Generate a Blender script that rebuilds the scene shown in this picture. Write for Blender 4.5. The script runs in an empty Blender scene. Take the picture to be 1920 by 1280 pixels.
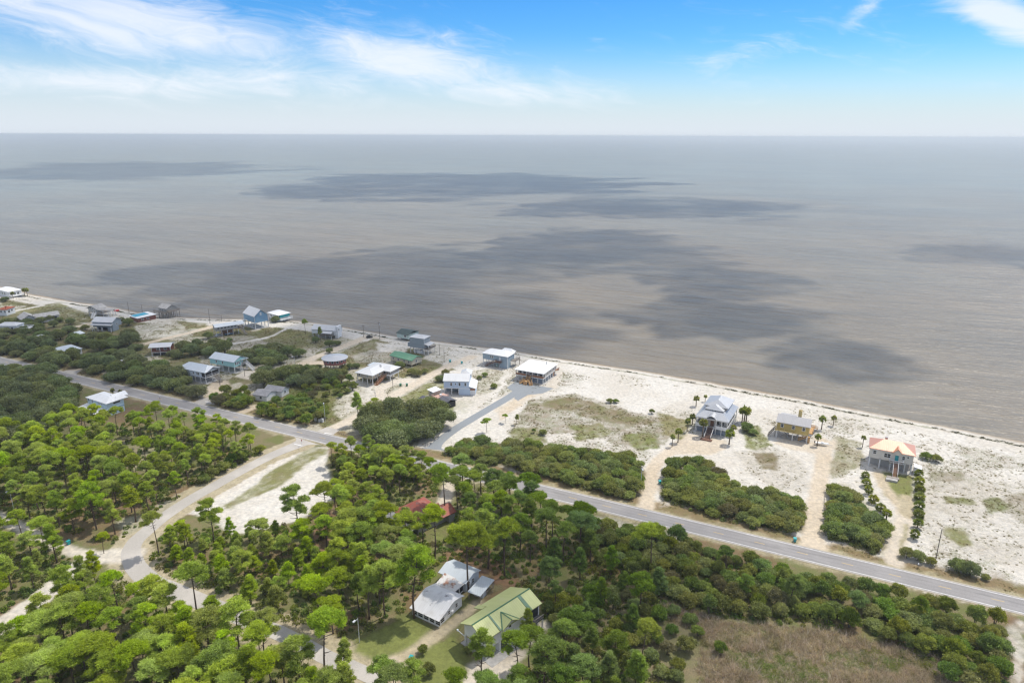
import bpy, math, random
import numpy as np
from mathutils import Vector, Matrix

SC = bpy.context.scene
COL = SC.collection
random.seed(7)
RNG = np.random.default_rng(11)

# ------------------------------------------------------------------ camera
CAM_H = 119.0                       # drone height above the beach road (m)
FPX = 1280.0                        # focal length in pixels of the 1920 px wide survey picture
PITCH = math.atan((640 - 254.5) / FPX)
ROLL = math.radians(0.2)
cam_d = bpy.data.cameras.new('camera')
cam_d.sensor_width = 36.0
cam_d.lens = FPX / 1920 * 36.0
cam_d.clip_start = 1.0
cam_d.clip_end = 200000.0
cam = bpy.data.objects.new('camera', cam_d)
COL.objects.link(cam)
cam.matrix_world = Matrix.Translation((0, 0, CAM_H)) @ Matrix.Rotation(math.pi / 2 - PITCH, 4, 'X') @ Matrix.Rotation(ROLL, 4, 'Z')
SC.camera = cam

# ------------------------------------------------------------------ sky, sun, exposure
SUN = Vector((0.40, 0.27, 0.87)).normalized()      # direction towards the sun
EL = math.asin(SUN.z)
AZ = math.atan2(SUN.x, SUN.y)
SKY_STRENGTH = 0.115
SUN_STRENGTH = 3.5
EXPOSURE = 0.22

SC.view_settings.view_transform = 'Standard'
SC.view_settings.look = 'None'
SC.view_settings.gamma = 1.0
SC.view_settings.use_curve_mapping = False
SC.view_settings.exposure = EXPOSURE
SC.render.engine = 'CYCLES'
SC.cycles.max_bounces = 6
SC.cycles.diffuse_bounces = 3
SC.cycles.glossy_bounces = 2
SC.cycles.transmission_bounces = 3
SC.cycles.transparent_max_bounces = 12
SC.cycles.volume_bounces = 0
SC.cycles.caustics_reflective = False
SC.cycles.caustics_refractive = False
SC.cycles.use_denoising = True
SC.cycles.adaptive_threshold = 0.005
SC.cycles.sample_clamp_indirect = 4.0
SC.cycles.filter_width = 1.35


class NT:
    """small helper to write node trees as expressions"""
    def __init__(s, tree):
        s.t = tree
        s.n = tree.nodes
        s.l = tree.links

    def node(s, typ, **kw):
        n = s.n.new(typ)
        for k, v in kw.items():
            setattr(n, k, v)
        return n

    def put(s, sock, v):
        if hasattr(v, 'is_linked') or isinstance(v, bpy.types.NodeSocket):
            s.l.new(v, sock)
        else:
            sock.default_value = v

    def math(s, op, a, b=None, c=None, clamp=False):
        n = s.node('ShaderNodeMath', operation=op, use_clamp=clamp)
        for i, v in enumerate((a, b, c)):
            if v is not None:
                s.put(n.inputs[i], v)
        return n.outputs[0]

    def vmath(s, op, a, b=None):
        n = s.node('ShaderNodeVectorMath', operation=op)
        s.put(n.inputs[0], a)
        if b is not None:
            s.put(n.inputs[1], b)
        return n.outputs[0]

    def mix(s, f, a, b, blend='MIX'):
        n = s.node('ShaderNodeMix', data_type='RGBA', blend_type=blend)
        s.put(n.inputs[0], f)
        s.put(n.inputs[6], a if not isinstance(a, tuple) else (*a[:3], 1))
        s.put(n.inputs[7], b if not isinstance(b, tuple) else (*b[:3], 1))
        return n.outputs[2]

    def noise(s, vec, scale, detail=4, rough=0.55, dist=0.0, out=0):
        n = s.node('ShaderNodeTexNoise')
        if vec is not None:
            s.put(n.inputs['Vector'], vec)
        n.inputs['Scale'].default_value = scale
        n.inputs['Detail'].default_value = detail
        n.inputs['Roughness'].default_value = rough
        n.inputs['Distortion'].default_value = dist
        return n.outputs[out]

    def ramp(s, f, lo, hi, a=0.0, b=1.0, smooth=True):
        n = s.node('ShaderNodeMapRange', interpolation_type='SMOOTHSTEP' if smooth else 'LINEAR', clamp=True)
        s.put(n.inputs[0], f)
        for i, v in enumerate((lo, hi, a, b)):
            s.put(n.inputs[i + 1], v)
        return n.outputs[0]

    def mapping(s, vec, scale=(1, 1, 1), rot=(0, 0, 0), loc=(0, 0, 0)):
        n = s.node('ShaderNodeMapping')
        s.put(n.inputs[0], vec)
        n.inputs['Location'].default_value = loc
        n.inputs['Rotation'].default_value = rot
        n.inputs['Scale'].default_value = scale
        return n.outputs[0]

    def xyz(s, vec):
        n = s.node('ShaderNodeSeparateXYZ')
        s.put(n.inputs[0], vec)
        return n.outputs

    def comb(s, x, y, z=0.0):
        n = s.node('ShaderNodeCombineXYZ')
        for i, v in enumerate((x, y, z)):
            s.put(n.inputs[i], v)
        return n.outputs[0]

    def bump(s, h, strength=0.3, dist=0.1):
        n = s.node('ShaderNodeBump')
        n.inputs['Strength'].default_value = strength
        n.inputs['Distance'].default_value = dist
        s.put(n.inputs['Height'], h)
        return n.outputs[0]


world = bpy.data.worlds.new('World')
SC.world = world
world.use_nodes = True
w = NT(world.node_tree)
w.n.clear()
sky = w.node('ShaderNodeTexSky', sky_type='NISHITA')
sky.sun_disc = False
sky.sun_elevation = EL
sky.sun_rotation = AZ
sky.altitude = 0.0
sky.air_density = 1.0
sky.dust_density = 0.4
sky.ozone_density = 3.0
gen = w.node('ShaderNodeTexCoord').outputs['Generated']
dx, dy, dz = w.xyz(gen)
az = w.math('ARCTAN2', dx, dy)
el = w.math('ARCSINE', dz)
azd = w.math('MULTIPLY', az, 57.2958)
eld = w.math('MULTIPLY', el, 57.2958)
# deep azure overhead, milky towards the sea horizon
hs = w.node('ShaderNodeHueSaturation')
hs.inputs['Saturation'].default_value = 1.42
hs.inputs['Value'].default_value = 1.0
w.put(hs.inputs['Color'], sky.outputs[0])
tint = w.mix(1.0, hs.outputs[0], (0.55, 0.86, 1.12), 'MULTIPLY')
milk = w.ramp(eld, -0.5, w.ramp(azd, -35, 25, 9.5, 7.5), 1.0, 0.0)
milk = w.math('POWER', milk, 1.25)
skycol = w.mix(milk, tint, (5.75, 6.25, 6.85))
# thin cirrus: stretched, warped noise; denser where the photograph has its two big veils
warp = w.noise(w.comb(w.math('MULTIPLY', azd, 0.07), w.math('MULTIPLY', eld, 0.2)), 1.0, 3, 0.5, 0.0, 1)
wv = w.vmath('SUBTRACT', warp, (0.5, 0.5, 0.5))
base = w.comb(w.math('ADD', w.math('MULTIPLY', azd, 0.085), w.math('MULTIPLY', eld, 0.06)),
              w.math('ADD', w.math('MULTIPLY', eld, 0.34), w.math('MULTIPLY', azd, 0.035)))
n = w.node('ShaderNodeVectorMath', operation='SCALE')
w.put(n.inputs[0], wv)
n.inputs[3].default_value = 1.6
streak = w.noise(w.vmath('ADD', base, n.outputs[0]), 2.1, 10, 0.66, 0.45)


def blob(a0, e0, sa, se, rot=0.0, amp=1.0):
    ca, sa_ = math.cos(rot), math.sin(rot)
    u = w.math('SUBTRACT', azd, a0)
    v = w.math('SUBTRACT', eld, e0)
    p = w.math('ADD', w.math('MULTIPLY', u, ca / sa), w.math('MULTIPLY', v, sa_ / sa))
    q = w.math('ADD', w.math('MULTIPLY', u, -sa_ / se), w.math('MULTIPLY', v, ca / se))
    d = w.math('ADD', w.math('MULTIPLY', p, p), w.math('MULTIPLY', q, q))
    g = w.math('POWER', 2.718, w.math('MULTIPLY', d, -1.0))
    return w.math('MULTIPLY', g, amp)


cover = None
for args in [(-27, 7.3, 13, 2.3, -0.10, 1.05), (-29, 3.4, 13, 1.1, 0.0, 0.75), (-8.3, 5.5, 8.5, 2.1, -0.17, 1.0), (-1.0, 3.5, 8, 1.2, -0.1, 0.75),
             (-17, 3.9, 13, 1.5, 0.0, 0.6), (25.2, 8.4, 2.4, 0.8, 0.7, 0.55), (33.2, 7.4, 3.6, 1.0, -0.45, 1.25), (18, 6.2, 9, 1.2, 0.25, 0.3)]:
    b = blob(*args)
    cover = b if cover is None else w.math('MAXIMUM', cover, b)
high = w.math('MULTIPLY', w.ramp(eld, 12, 24), 0.92)  # cloud cover added overhead, out of view, to whiten the sky light
away = w.math('MULTIPLY', w.ramp(w.math('ABSOLUTE', azd), 40, 60), 0.45)
cover = w.math('MAXIMUM', cover, w.math('MAXIMUM', high, away))
thr = w.math('SUBTRACT', 0.80, w.math('MULTIPLY', cover, 0.56))
cl = w.ramp(streak, w.math('SUBTRACT', thr, 0.26), w.math('ADD', thr, 0.34))
cl = w.math('MULTIPLY', cl, w.ramp(eld, 0.5, 3.0))
cl = w.math('MULTIPLY', cl, 0.80)
skycol = w.mix(cl, skycol, (7.3, 7.5, 8.0))
below = w.ramp(eld, -0.6, 0.0, 0.0, 1.0)
skycol = w.mix(below, (4.0, 4.4, 4.6), skycol)
bg = w.node('ShaderNodeBackground')
w.put(bg.inputs[0], skycol)
bg.inputs[1].default_value = SKY_STRENGTH
out = w.node('ShaderNodeOutputWorld')
w.l.new(bg.outputs[0], out.inputs[0])

sun_d = bpy.data.lights.new('sun', 'SUN')
sun_d.energy = SUN_STRENGTH
sun_d.angle = math.radians(0.53)
sun_d.color = (1.0, 0.955, 0.88)
sun = bpy.data.objects.new('sun', sun_d)
COL.objects.link(sun)
sun.rotation_euler = (-SUN).to_track_quat('-Z', 'Y').to_euler()
sun.location = (0, 0, 400)


# ------------------------------------------------------------------ survey: picture point -> point on the level ground
def G(u, v, z=0.0):
    x = (u - 960) / FPX
    y = -(v - 640) / FPX
    c, s = math.cos(ROLL), math.sin(ROLL)
    x, y = c * x - s * y, s * x + c * y
    fy = math.cos(PITCH) + y * math.sin(PITCH)
    fz = -math.sin(PITCH) + y * math.cos(PITCH)
    t = (CAM_H - z) / -fz
    return np.array((x * t, fy * t))


def height_at(base, top_v):
    """height of the thing standing on picture point base whose top shows at row top_v"""
    X, Y = G(*base)
    lo, hi = 0.0, 60.0
    for _ in range(40):
        m = (lo + hi) / 2
        dzz = m - CAM_H
        cz = math.cos(PITCH) * Y - math.sin(PITCH) * dzz
        cy = math.sin(PITCH) * Y + math.cos(PITCH) * dzz
        x, y = X / cz, cy / cz
        yy = -math.sin(ROLL) * x + math.cos(ROLL) * y
        if 640 - FPX * yy > top_v:
            lo = m
        else:
            hi = m
    return lo


VIEW = dict(A=(1280, 720, 10.667), B=(1430, 750, 12.8), C=(1600, 800, 11.633), D=(890, 640, 11.294), E=(770, 680, 12.8), F=(650, 610, 9.847),
            H=(760, 1040, 6.737), I=(320, 640, 10.667), J=(380, 560, 10.667), K=(560, 590, 9.843), L=(150, 550, 9.6), M=(0, 530, 8.53),
            N=(150, 720, 18.29), O=(720, 910, 12.8), P=(460, 710, 10.667), Q=(0, 660, 16.0), Z=(0, 0, 1.0),
            R1=(0, 520, 4.268), R2=(300, 550, 4.268), R3=(580, 580, 4.268), R4=(840, 620, 4.268), R5=(1160, 680, 4.268), R6=(1400, 720, 2.783),
            R7=(640, 900, 3.367), R8=(1080, 900, 2.286))


def px(k, x, y):
    a, b, s = VIEW[k]
    return a + x / s, b + y / s


def poly(*pts, z=0.0):
    return np.array([G(u, v, z) for u, v in pts])


# ------------------------------------------------------------------ mesh helpers
def link(o, parent=None):
    COL.objects.link(o)
    if parent is not None:
        o.parent = parent
    return o


def tag(o, label=None, cat=None, group=None, kind=None):
    for k, v in (('label', label), ('category', cat), ('group', group), ('kind', kind)):
        if v:
            o[k] = v
    return o


def empty(name, loc, rz=0.0):
    o = bpy.data.objects.new(name, None)
    o.location = loc
    o.rotation_euler = (0, 0, rz)
    o.empty_display_size = 0.5
    return link(o)


def np_mesh(name, V, T, mats=(), midx=None, tone=None, smooth=False):
    """triangle or quad mesh from arrays"""
    V = np.asarray(V, np.float32)
    T = np.asarray(T, np.int32)
    k = T.shape[1]
    me = bpy.data.meshes.new(name)
    me.vertices.add(len(V))
    me.vertices.foreach_set('co', V.ravel())
    me.loops.add(T.size)
    me.loops.foreach_set('vertex_index', T.ravel())
    me.polygons.add(len(T))
    me.polygons.foreach_set('loop_start', np.arange(0, T.size, k, dtype=np.int32))
    for m in mats:
        me.materials.append(m)
    if midx is not None:
        me.polygons.foreach_set('material_index', np.asarray(midx, np.int32))
    if tone is not None:
        a = me.attributes.new('tone', 'FLOAT', 'POINT')
        a.data.foreach_set('value', np.asarray(tone, np.float32))
    me.polygons.foreach_set('use_smooth', np.full(len(T), smooth, bool))
    me.update(calc_edges=True)
    return me


class MB:
    """collects boxes, slabs and bars; build() links them as one mesh object"""
    def __init__(s):
        s.v = []
        s.f = []

    def add(s, vs, fs):
        n = len(s.v)
        s.v += [tuple(float(c) for c in p) for p in vs]
        s.f += [tuple(i + n for i in f) for f in fs]
        return s

    def box(s, x0, x1, y0, y1, z0, z1):
        return s.add([(x0, y0, z0), (x1, y0, z0), (x1, y1, z0), (x0, y1, z0), (x0, y0, z1), (x1, y0, z1), (x1, y1, z1), (x0, y1, z1)],
                     [(3, 2, 1, 0), (4, 5, 6, 7), (0, 1, 5, 4), (1, 2, 6, 5), (2, 3, 7, 6), (3, 0, 4, 7)])

    def bar(s, p, q, wd=0.1, ht=None):
        ht = ht or wd
        p, q = Vector(p), Vector(q)
        d = (q - p).normalized()
        side = d.cross(Vector((0, 0, 1)))
        if side.length < 1e-4:
            side = Vector((1, 0, 0))
        side.normalize()
        up = side.cross(d).normalized()
        a, b = side * wd / 2, up * ht / 2
        c = [p - a - b, p + a - b, p + a + b, p - a + b, q - a - b, q + a - b, q + a + b, q - a + b]
        return s.add(c, [(0, 1, 2, 3), (7, 6, 5, 4), (0, 4, 5, 1), (1, 5, 6, 2), (2, 6, 7, 3), (3, 7, 4, 0)])

    def prism(s, pts, z0, z1):
        """upright prism over a plan polygon"""
        n = len(pts)
        vs = [(p[0], p[1], z0) for p in pts] + [(p[0], p[1], z1) for p in pts]
        fs = [tuple(range(n - 1, -1, -1)), tuple(range(n, 2 * n))] + [(i, (i + 1) % n, n + (i + 1) % n, n + i) for i in range(n)]
        return s.add(vs, fs)

    def slab(s, pts, t=0.18):
        """roof plane given by its upper corners, thickened downwards"""
        n = len(pts)
        vs = [tuple(p) for p in pts] + [(p[0], p[1], p[2] - t) for p in pts]
        fs = [tuple(range(n)), tuple(range(2 * n - 1, n - 1, -1))] + [(i, n + i, n + (i + 1) % n, (i + 1) % n) for i in range(n)]
        return s.add(vs, fs)

    def hip(s, x0, x1, y0, y1, z, h, axis='x', inset=None, t=0.22):
        m = min(x1 - x0, y1 - y0) / 2 if inset is None else inset
        if axis == 'x':
            r0, r1 = (x0 + m, (y0 + y1) / 2, z + h), (x1 - m, (y0 + y1) / 2, z + h)
            fs = [(4, 5, 9, 8), (5, 6, 9), (6, 7, 8, 9), (7, 4, 8)]
        else:
            r0, r1 = ((x0 + x1) / 2, y0 + m, z + h), ((x0 + x1) / 2, y1 - m, z + h)
            fs = [(4, 5, 8), (5, 6, 9, 8), (6, 7, 9), (7, 4, 8, 9)]
        vs = [(x0, y0, z - t), (x1, y0, z - t), (x1, y1, z - t), (x0, y1, z - t), (x0, y0, z), (x1, y0, z), (x1, y1, z), (x0, y1, z), r0, r1]
        return s.add(vs, [(3, 2, 1, 0), (0, 1, 5, 4), (1, 2, 6, 5), (2, 3, 7, 6), (3, 0, 4, 7)] + fs)

    def gable(s, x0, x1, y0, y1, z, h, axis='x', mid=0.5, t=0.2, z2=None):
        """gable shell; axis is the ridge direction; mid places the ridge, z2 lets the far eave sit at another height"""
        z2 = z if z2 is None else z2
        if axis == 'x':
            ym = y0 + (y1 - y0) * mid
            prof = [(y0, z), (ym, z + h), (y1, z2), (y1, z2 - t), (ym, z + h - t), (y0, z - t)]
            vs = [(x0, a, b) for a, b in prof] + [(x1, a, b) for a, b in prof]
        else:
            xm = x0 + (x1 - x0) * mid
            prof = [(x0, z), (xm, z + h), (x1, z2), (x1, z2 - t), (xm, z + h - t), (x0, z - t)]
            vs = [(a, y1, b) for a, b in prof] + [(a, y0, b) for a, b in prof]
        fs = [(i, 6 + i, 6 + (i + 1) % 6, (i + 1) % 6) for i in range(6)]
        fs += [(0, 1, 4, 5), (1, 2, 3, 4), (11, 10, 7, 6), (10, 9, 8, 7)]
        return s.add(vs, fs)

    def gwall(s, x0, x1, y0, y1, z0, z, h, axis='x', mid=0.5):
        """wall block with gable ends"""
        if axis == 'x':
            ym = y0 + (y1 - y0) * mid
            prof = [(y0, z0), (y0, z), (ym, z + h), (y1, z), (y1, z0)]
            vs = [(x0, a, b) for a, b in prof] + [(x1, a, b) for a, b in prof]
        else:
            xm = x0 + (x1 - x0) * mid
            prof = [(x0, z0), (x0, z), (xm, z + h), (x1, z), (x1, z0)]
            vs = [(a, y1, b) for a, b in prof] + [(a, y0, b) for a, b in prof]
        fs = [(4, 3, 2, 1, 0), (5, 6, 7, 8, 9)] + [(i, (i + 1) % 5, 5 + (i + 1) % 5, 5 + i) for i in range(5)]
        return s.add(vs, fs)

    def tube(s, pts, rad, n=8):
        pts = [Vector(p) for p in pts]
        rings = []
        for i, p in enumerate(pts):
            d = (pts[min(i + 1, len(pts) - 1)] - pts[max(i - 1, 0)]).normalized()
            a = d.cross(Vector((0.3, 1, 0.2))).normalized()
            b = d.cross(a)
            r = rad[i]
            rings.append([p + (a * math.cos(2 * math.pi * j / n) + b * math.sin(2 * math.pi * j / n)) * r for j in range(n)])
        vs = [q for r in rings for q in r]
        fs = [(i * n + j, i * n + (j + 1) % n, (i + 1) * n + (j + 1) % n, (i + 1) * n + j) for i in range(len(pts) - 1) for j in range(n)]
        fs += [tuple(range(n - 1, -1, -1)), tuple(range((len(pts) - 1) * n, len(pts) * n))]
        return s.add(vs, fs)

    def mesh(s, name, mat):
        me = bpy.data.meshes.new(name)
        me.from_pydata(s.v, [], s.f)
        if mat is not None:
            me.materials.append(mat)
        import bmesh
        bm = bmesh.new()
        bm.from_mesh(me)
        bmesh.ops.recalc_face_normals(bm, faces=bm.faces)
        uv = bm.loops.layers.uv.new('UVMap')
        zax = Vector((0, 0, 1))
        for f in bm.faces:
            nn = f.normal
            t = zax.cross(nn)
            t = Vector((1, 0, 0)) if t.length < 0.02 else t.normalized()
            b = nn.cross(t)
            for lp in f.loops:
                lp[uv].uv = (lp.vert.co.dot(t), lp.vert.co.dot(b))
        bm.to_mesh(me)
        bm.free()
        return me

    def build(s, name, mat, parent=None, loc=None):
        o = bpy.data.objects.new(name, s.mesh(name, mat))
        if loc is not None:
            o.location = loc
        return link(o, parent)


# ------------------------------------------------------------------ materials
def new_mat(name):
    m = bpy.data.materials.new(name)
    m.use_nodes = True
    t = NT(m.node_tree)
    t.n.clear()
    o = t.node('ShaderNodeOutputMaterial')
    p = t.node('ShaderNodeBsdfPrincipled')
    t.l.new(p.outputs[0], o.inputs[0])
    return m, t, p, o


def objco(t):
    return t.node('ShaderNodeTexCoord').outputs['Object']


def geopos(t):
    return t.node('ShaderNodeNewGeometry').outputs['Position']


def uvco(t):
    return t.node('ShaderNodeTexCoord').outputs['UV']


def mul(c, k):
    return tuple(min(1.0, x * k) for x in c[:3])


def m_metal(name, col, rough=0.38, metallic=0.35, dirt=0.25, stain=None, seam=0.6, coat=0.0):
    """ribbed sheet-metal roofing: standing seams down the slope, streaks and weathering"""
    m, t, p, o = new_mat(name)
    u, v, _ = t.xyz(uvco(t))
    ph = t.math('FRACT', t.math('DIVIDE', u, seam))
    rib = t.math('SUBTRACT', 1.0, t.ramp(t.math('ABSOLUTE', t.math('SUBTRACT', ph, 0.5)), 0.03, 0.1))
    panel = t.node('ShaderNodeTexWhiteNoise', noise_dimensions='1D')
    t.put(panel.inputs['W'], t.math('FLOOR', t.math('DIVIDE', u, seam * 1.5)))
    streak = t.noise(t.comb(t.math('MULTIPLY', u, 2.2), t.math('MULTIPLY', v, 0.25)), 1.0, 4)
    blot = t.noise(objco(t), 0.35, 4, 0.6)
    c = t.mix(t.ramp(streak, 0.45, 0.75, 0, dirt), col, mul(col, 0.72))
    c = t.mix(t.ramp(blot, 0.5, 0.8, 0, dirt), c, (0.42, 0.38, 0.32))
    c = t.mix(t.math('MULTIPLY', panel.outputs[0], 0.10), c, mul(col, 0.6))
    c = t.mix(t.math('MULTIPLY', rib, 0.22), c, mul(col, 0.55))
    if stain:
        st = t.noise(t.mapping(objco(t), (1, 1, 1), loc=(3.1, 1.7, 0)), 0.42, 6, 0.68)
        c = t.mix(t.ramp(st, stain[1], stain[1] + 0.12, 0, 0.9), c, stain[0])
    t.put(p.inputs['Base Color'], c)
    p.inputs['Metallic'].default_value = metallic
    p.inputs['Coat Weight'].default_value = coat
    p.inputs['Coat Roughness'].default_value = .36
    t.put(p.inputs['Roughness'], t.ramp(blot, 0.3, 0.8, rough, rough + 0.18))
    t.put(p.inputs['Normal'], t.bump(rib, 0.5, 0.04))
    return m


def m_siding(name, col, lap=0.22, var=0.14):
    """painted lap siding with weathering"""
    m, t, p, o = new_mat(name)
    u, v, _ = t.xyz(uvco(t))
    fr = t.math('FRACT', t.math('DIVIDE', v, lap))
    nz = t.noise(objco(t), 0.5, 4)
    fine = t.noise(objco(t), 6, 3)
    c = t.mix(t.ramp(nz, 0.35, 0.75, 0, var * 2), col, mul(col, 0.72))
    c = t.mix(t.ramp(fine, 0.4, 0.7, 0, var), c, mul(col, 1.15))
    c = t.mix(t.math('MULTIPLY', t.math('LESS_THAN', fr, 0.12), 0.25), c, mul(col, 0.5))
    t.put(p.inputs['Base Color'], c)
    p.inputs['Roughness'].default_value = 0.6
    t.put(p.inputs['Normal'], t.bump(fr, 0.4, 0.02))
    return m


def m_plain(name, col, rough=0.6, scale=1.5, var=0.3, metallic=0.0):
    m, t, p, o = new_mat(name)
    nz = t.noise(objco(t), scale, 5, 0.6)
    t.put(p.inputs['Base Color'], t.mix(t.ramp(nz, 0.3, 0.75), mul(col, 1 - var), mul(col, 1 + var * 0.6)))
    p.inputs['Roughness'].default_value = rough
    p.inputs['Metallic'].default_value = metallic
    return m


def m_wood(name, col):
    m, t, p, o = new_mat(name)
    u, v, _ = t.xyz(uvco(t))
    g = t.noise(t.comb(t.math('MULTIPLY', u, 9), t.math('MULTIPLY', v, 0.8)), 1.0, 4)
    b = t.node('ShaderNodeTexWhiteNoise', noise_dimensions='1D')
    t.put(b.inputs['W'], t.math('FLOOR', t.math('DIVIDE', u, 0.14)))
    c = t.mix(g, mul(col, 0.65), mul(col, 1.25))
    c = t.mix(t.math('MULTIPLY', b.outputs[0], 0.35), c, mul(col, 0.55))
    t.put(p.inputs['Base Color'], c)
    p.inputs['Roughness'].default_value = 0.75
    return m


def m_shingle(name, col):
    m, t, p, o = new_mat(name)
    u, v, _ = t.xyz(uvco(t))
    br = t.node('ShaderNodeTexBrick')
    t.put(br.inputs['Vector'], uvco(t))
    br.inputs['Scale'].default_value = 1.0
    br.inputs['Brick Width'].default_value = 0.5
    br.inputs['Row Height'].default_value = 0.2
    br.inputs['Mortar Size'].default_value = 0.01
    br.inputs['Color1'].default_value = (*mul(col, 0.8), 1)
    br.inputs['Color2'].default_value = (*mul(col, 1.15), 1)
    br.inputs['Mortar'].default_value = (*mul(col, 0.5), 1)
    nz = t.noise(objco(t), 0.4, 5, 0.6)
    t.put(p.inputs['Base Color'], t.mix(t.ramp(nz, 0.4, 0.75, 0, 0.5), br.outputs[0], mul(col, 1.5)))
    p.inputs['Roughness'].default_value = 0.85
    return m


def m_glass(name, col=(0.02, 0.025, 0.03)):
    m, t, p, o = new_mat(name)
    nz = t.noise(objco(t), 0.8, 2)
    t.put(p.inputs['Base Color'], t.mix(nz, mul(col, 0.5), mul(col, 1.6)))
    p.inputs['Roughness'].default_value = 0.08
    p.inputs['IOR'].default_value = 1.5
    return m


def m_asphalt(name, col, patch=0.35, streak=None):
    m, t, p, o = new_mat(name)
    pos = geopos(t)
    fine = t.noise(pos, 3.0, 6, 0.7)
    big = t.noise(pos, 0.09, 5, 0.6)
    c = t.mix(t.ramp(fine, 0.3, 0.7), mul(col, 0.86), mul(col, 1.14))
    c = t.mix(t.ramp(big, 0.42, 0.68, 0, patch), c, mul(col, 1.45))
    if streak:       # worn, paler wheel tracks along the carriageway
        u, v, _ = t.xyz(uvco(t))
        tr = t.math('ABSOLUTE', t.math('SUBTRACT', t.math('ABSOLUTE', u), 1.75))
        tr = t.math('ABSOLUTE', t.math('SUBTRACT', tr, 0.85))
        c = t.mix(t.ramp(tr, 0.0, 0.5, 0.22, 0.0), c, mul(col, 0.66))
        tar = t.noise(t.comb(t.math('MULTIPLY', u, .5), t.math('MULTIPLY', v, .06)), 1.0, 6, .65, .4)
        c = t.mix(t.ramp(tar, .56, .64, 0, .4), c, mul(col, .55))
        c = t.mix(t.ramp(tar, .30, .42, .35, 0), c, mul(col, 1.35))
        ed = t.math('ADD', t.math('ABSOLUTE', u), t.math('MULTIPLY', t.math('SUBTRACT', t.noise(pos, .5, 5, .65), .5), 1.6))
        c = t.mix(t.ramp(ed, 3.5, 4.2, 0.0, 0.85), c, streak)
    t.put(p.inputs['Base Color'], c)
    p.inputs['Roughness'].default_value = 0.85
    t.put(p.inputs['Normal'], t.bump(fine, 0.3, 0.02))
    return m


def m_leaf(name, dark, light, transl=0.3, hue=0.03, rough=0.55, dead=None):
    """leaves or needles: tone per clump and per plant, some light passes through"""
    m, t, p, o = new_mat(name)
    a = t.node('ShaderNodeAttribute', attribute_name='tone')
    oi = t.node('ShaderNodeObjectInfo')
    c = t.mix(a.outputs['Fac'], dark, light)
    h = t.node('ShaderNodeHueSaturation')
    t.put(h.inputs['Hue'], t.ramp(oi.outputs['Random'], 0, 1, 0.5 - hue, 0.5 + hue, False))
    r2 = t.math('FRACT', t.math('MULTIPLY', oi.outputs['Random'], 7.31))
    t.put(h.inputs['Value'], t.ramp(r2, 0, 1, 0.80, 1.16, False))
    r3 = t.math('FRACT', t.math('MULTIPLY', oi.outputs['Random'], 13.7))
    t.put(h.inputs['Saturation'], t.ramp(r3, 0, 1, 0.82, 1.08, False))
    t.put(h.inputs['Color'], c)
    col = t.mix(1.0, h.outputs[0], oi.outputs['Color'], 'MULTIPLY')
    if dead:
        r4 = t.math('FRACT', t.math('MULTIPLY', oi.outputs['Random'], 29.3))
        col = t.mix(t.ramp(r4, dead[1], dead[1] + 0.06, 0, 0.75), col, dead[0])
    t.put(p.inputs['Base Color'], col)
    p.inputs['Roughness'].default_value = rough
    p.inputs['Specular IOR Level'].default_value = 0.3
    tr = t.node('ShaderNodeBsdfTranslucent')
    t.put(tr.inputs[0], t.mix(1.0, col, (1.25, 1.2, 0.6), 'MULTIPLY'))
    mx = t.node('ShaderNodeMixShader')
    mx.inputs[0].default_value = transl
    t.l.new(p.outputs[0], mx.inputs[1])
    t.l.new(tr.outputs[0], mx.inputs[2])
    t.l.new(mx.outputs[0], o.inputs[0])
    return m


def m_bark(name, col):
    m, t, p, o = new_mat(name)
    nz = t.noise(t.mapping(objco(t), (4, 4, 0.8)), 1.5, 4, 0.6)
    t.put(p.inputs['Base Color'], t.mix(nz, mul(col, 0.5), mul(col, 1.5)))
    p.inputs['Roughness'].default_value = 0.9
    return m


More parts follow.
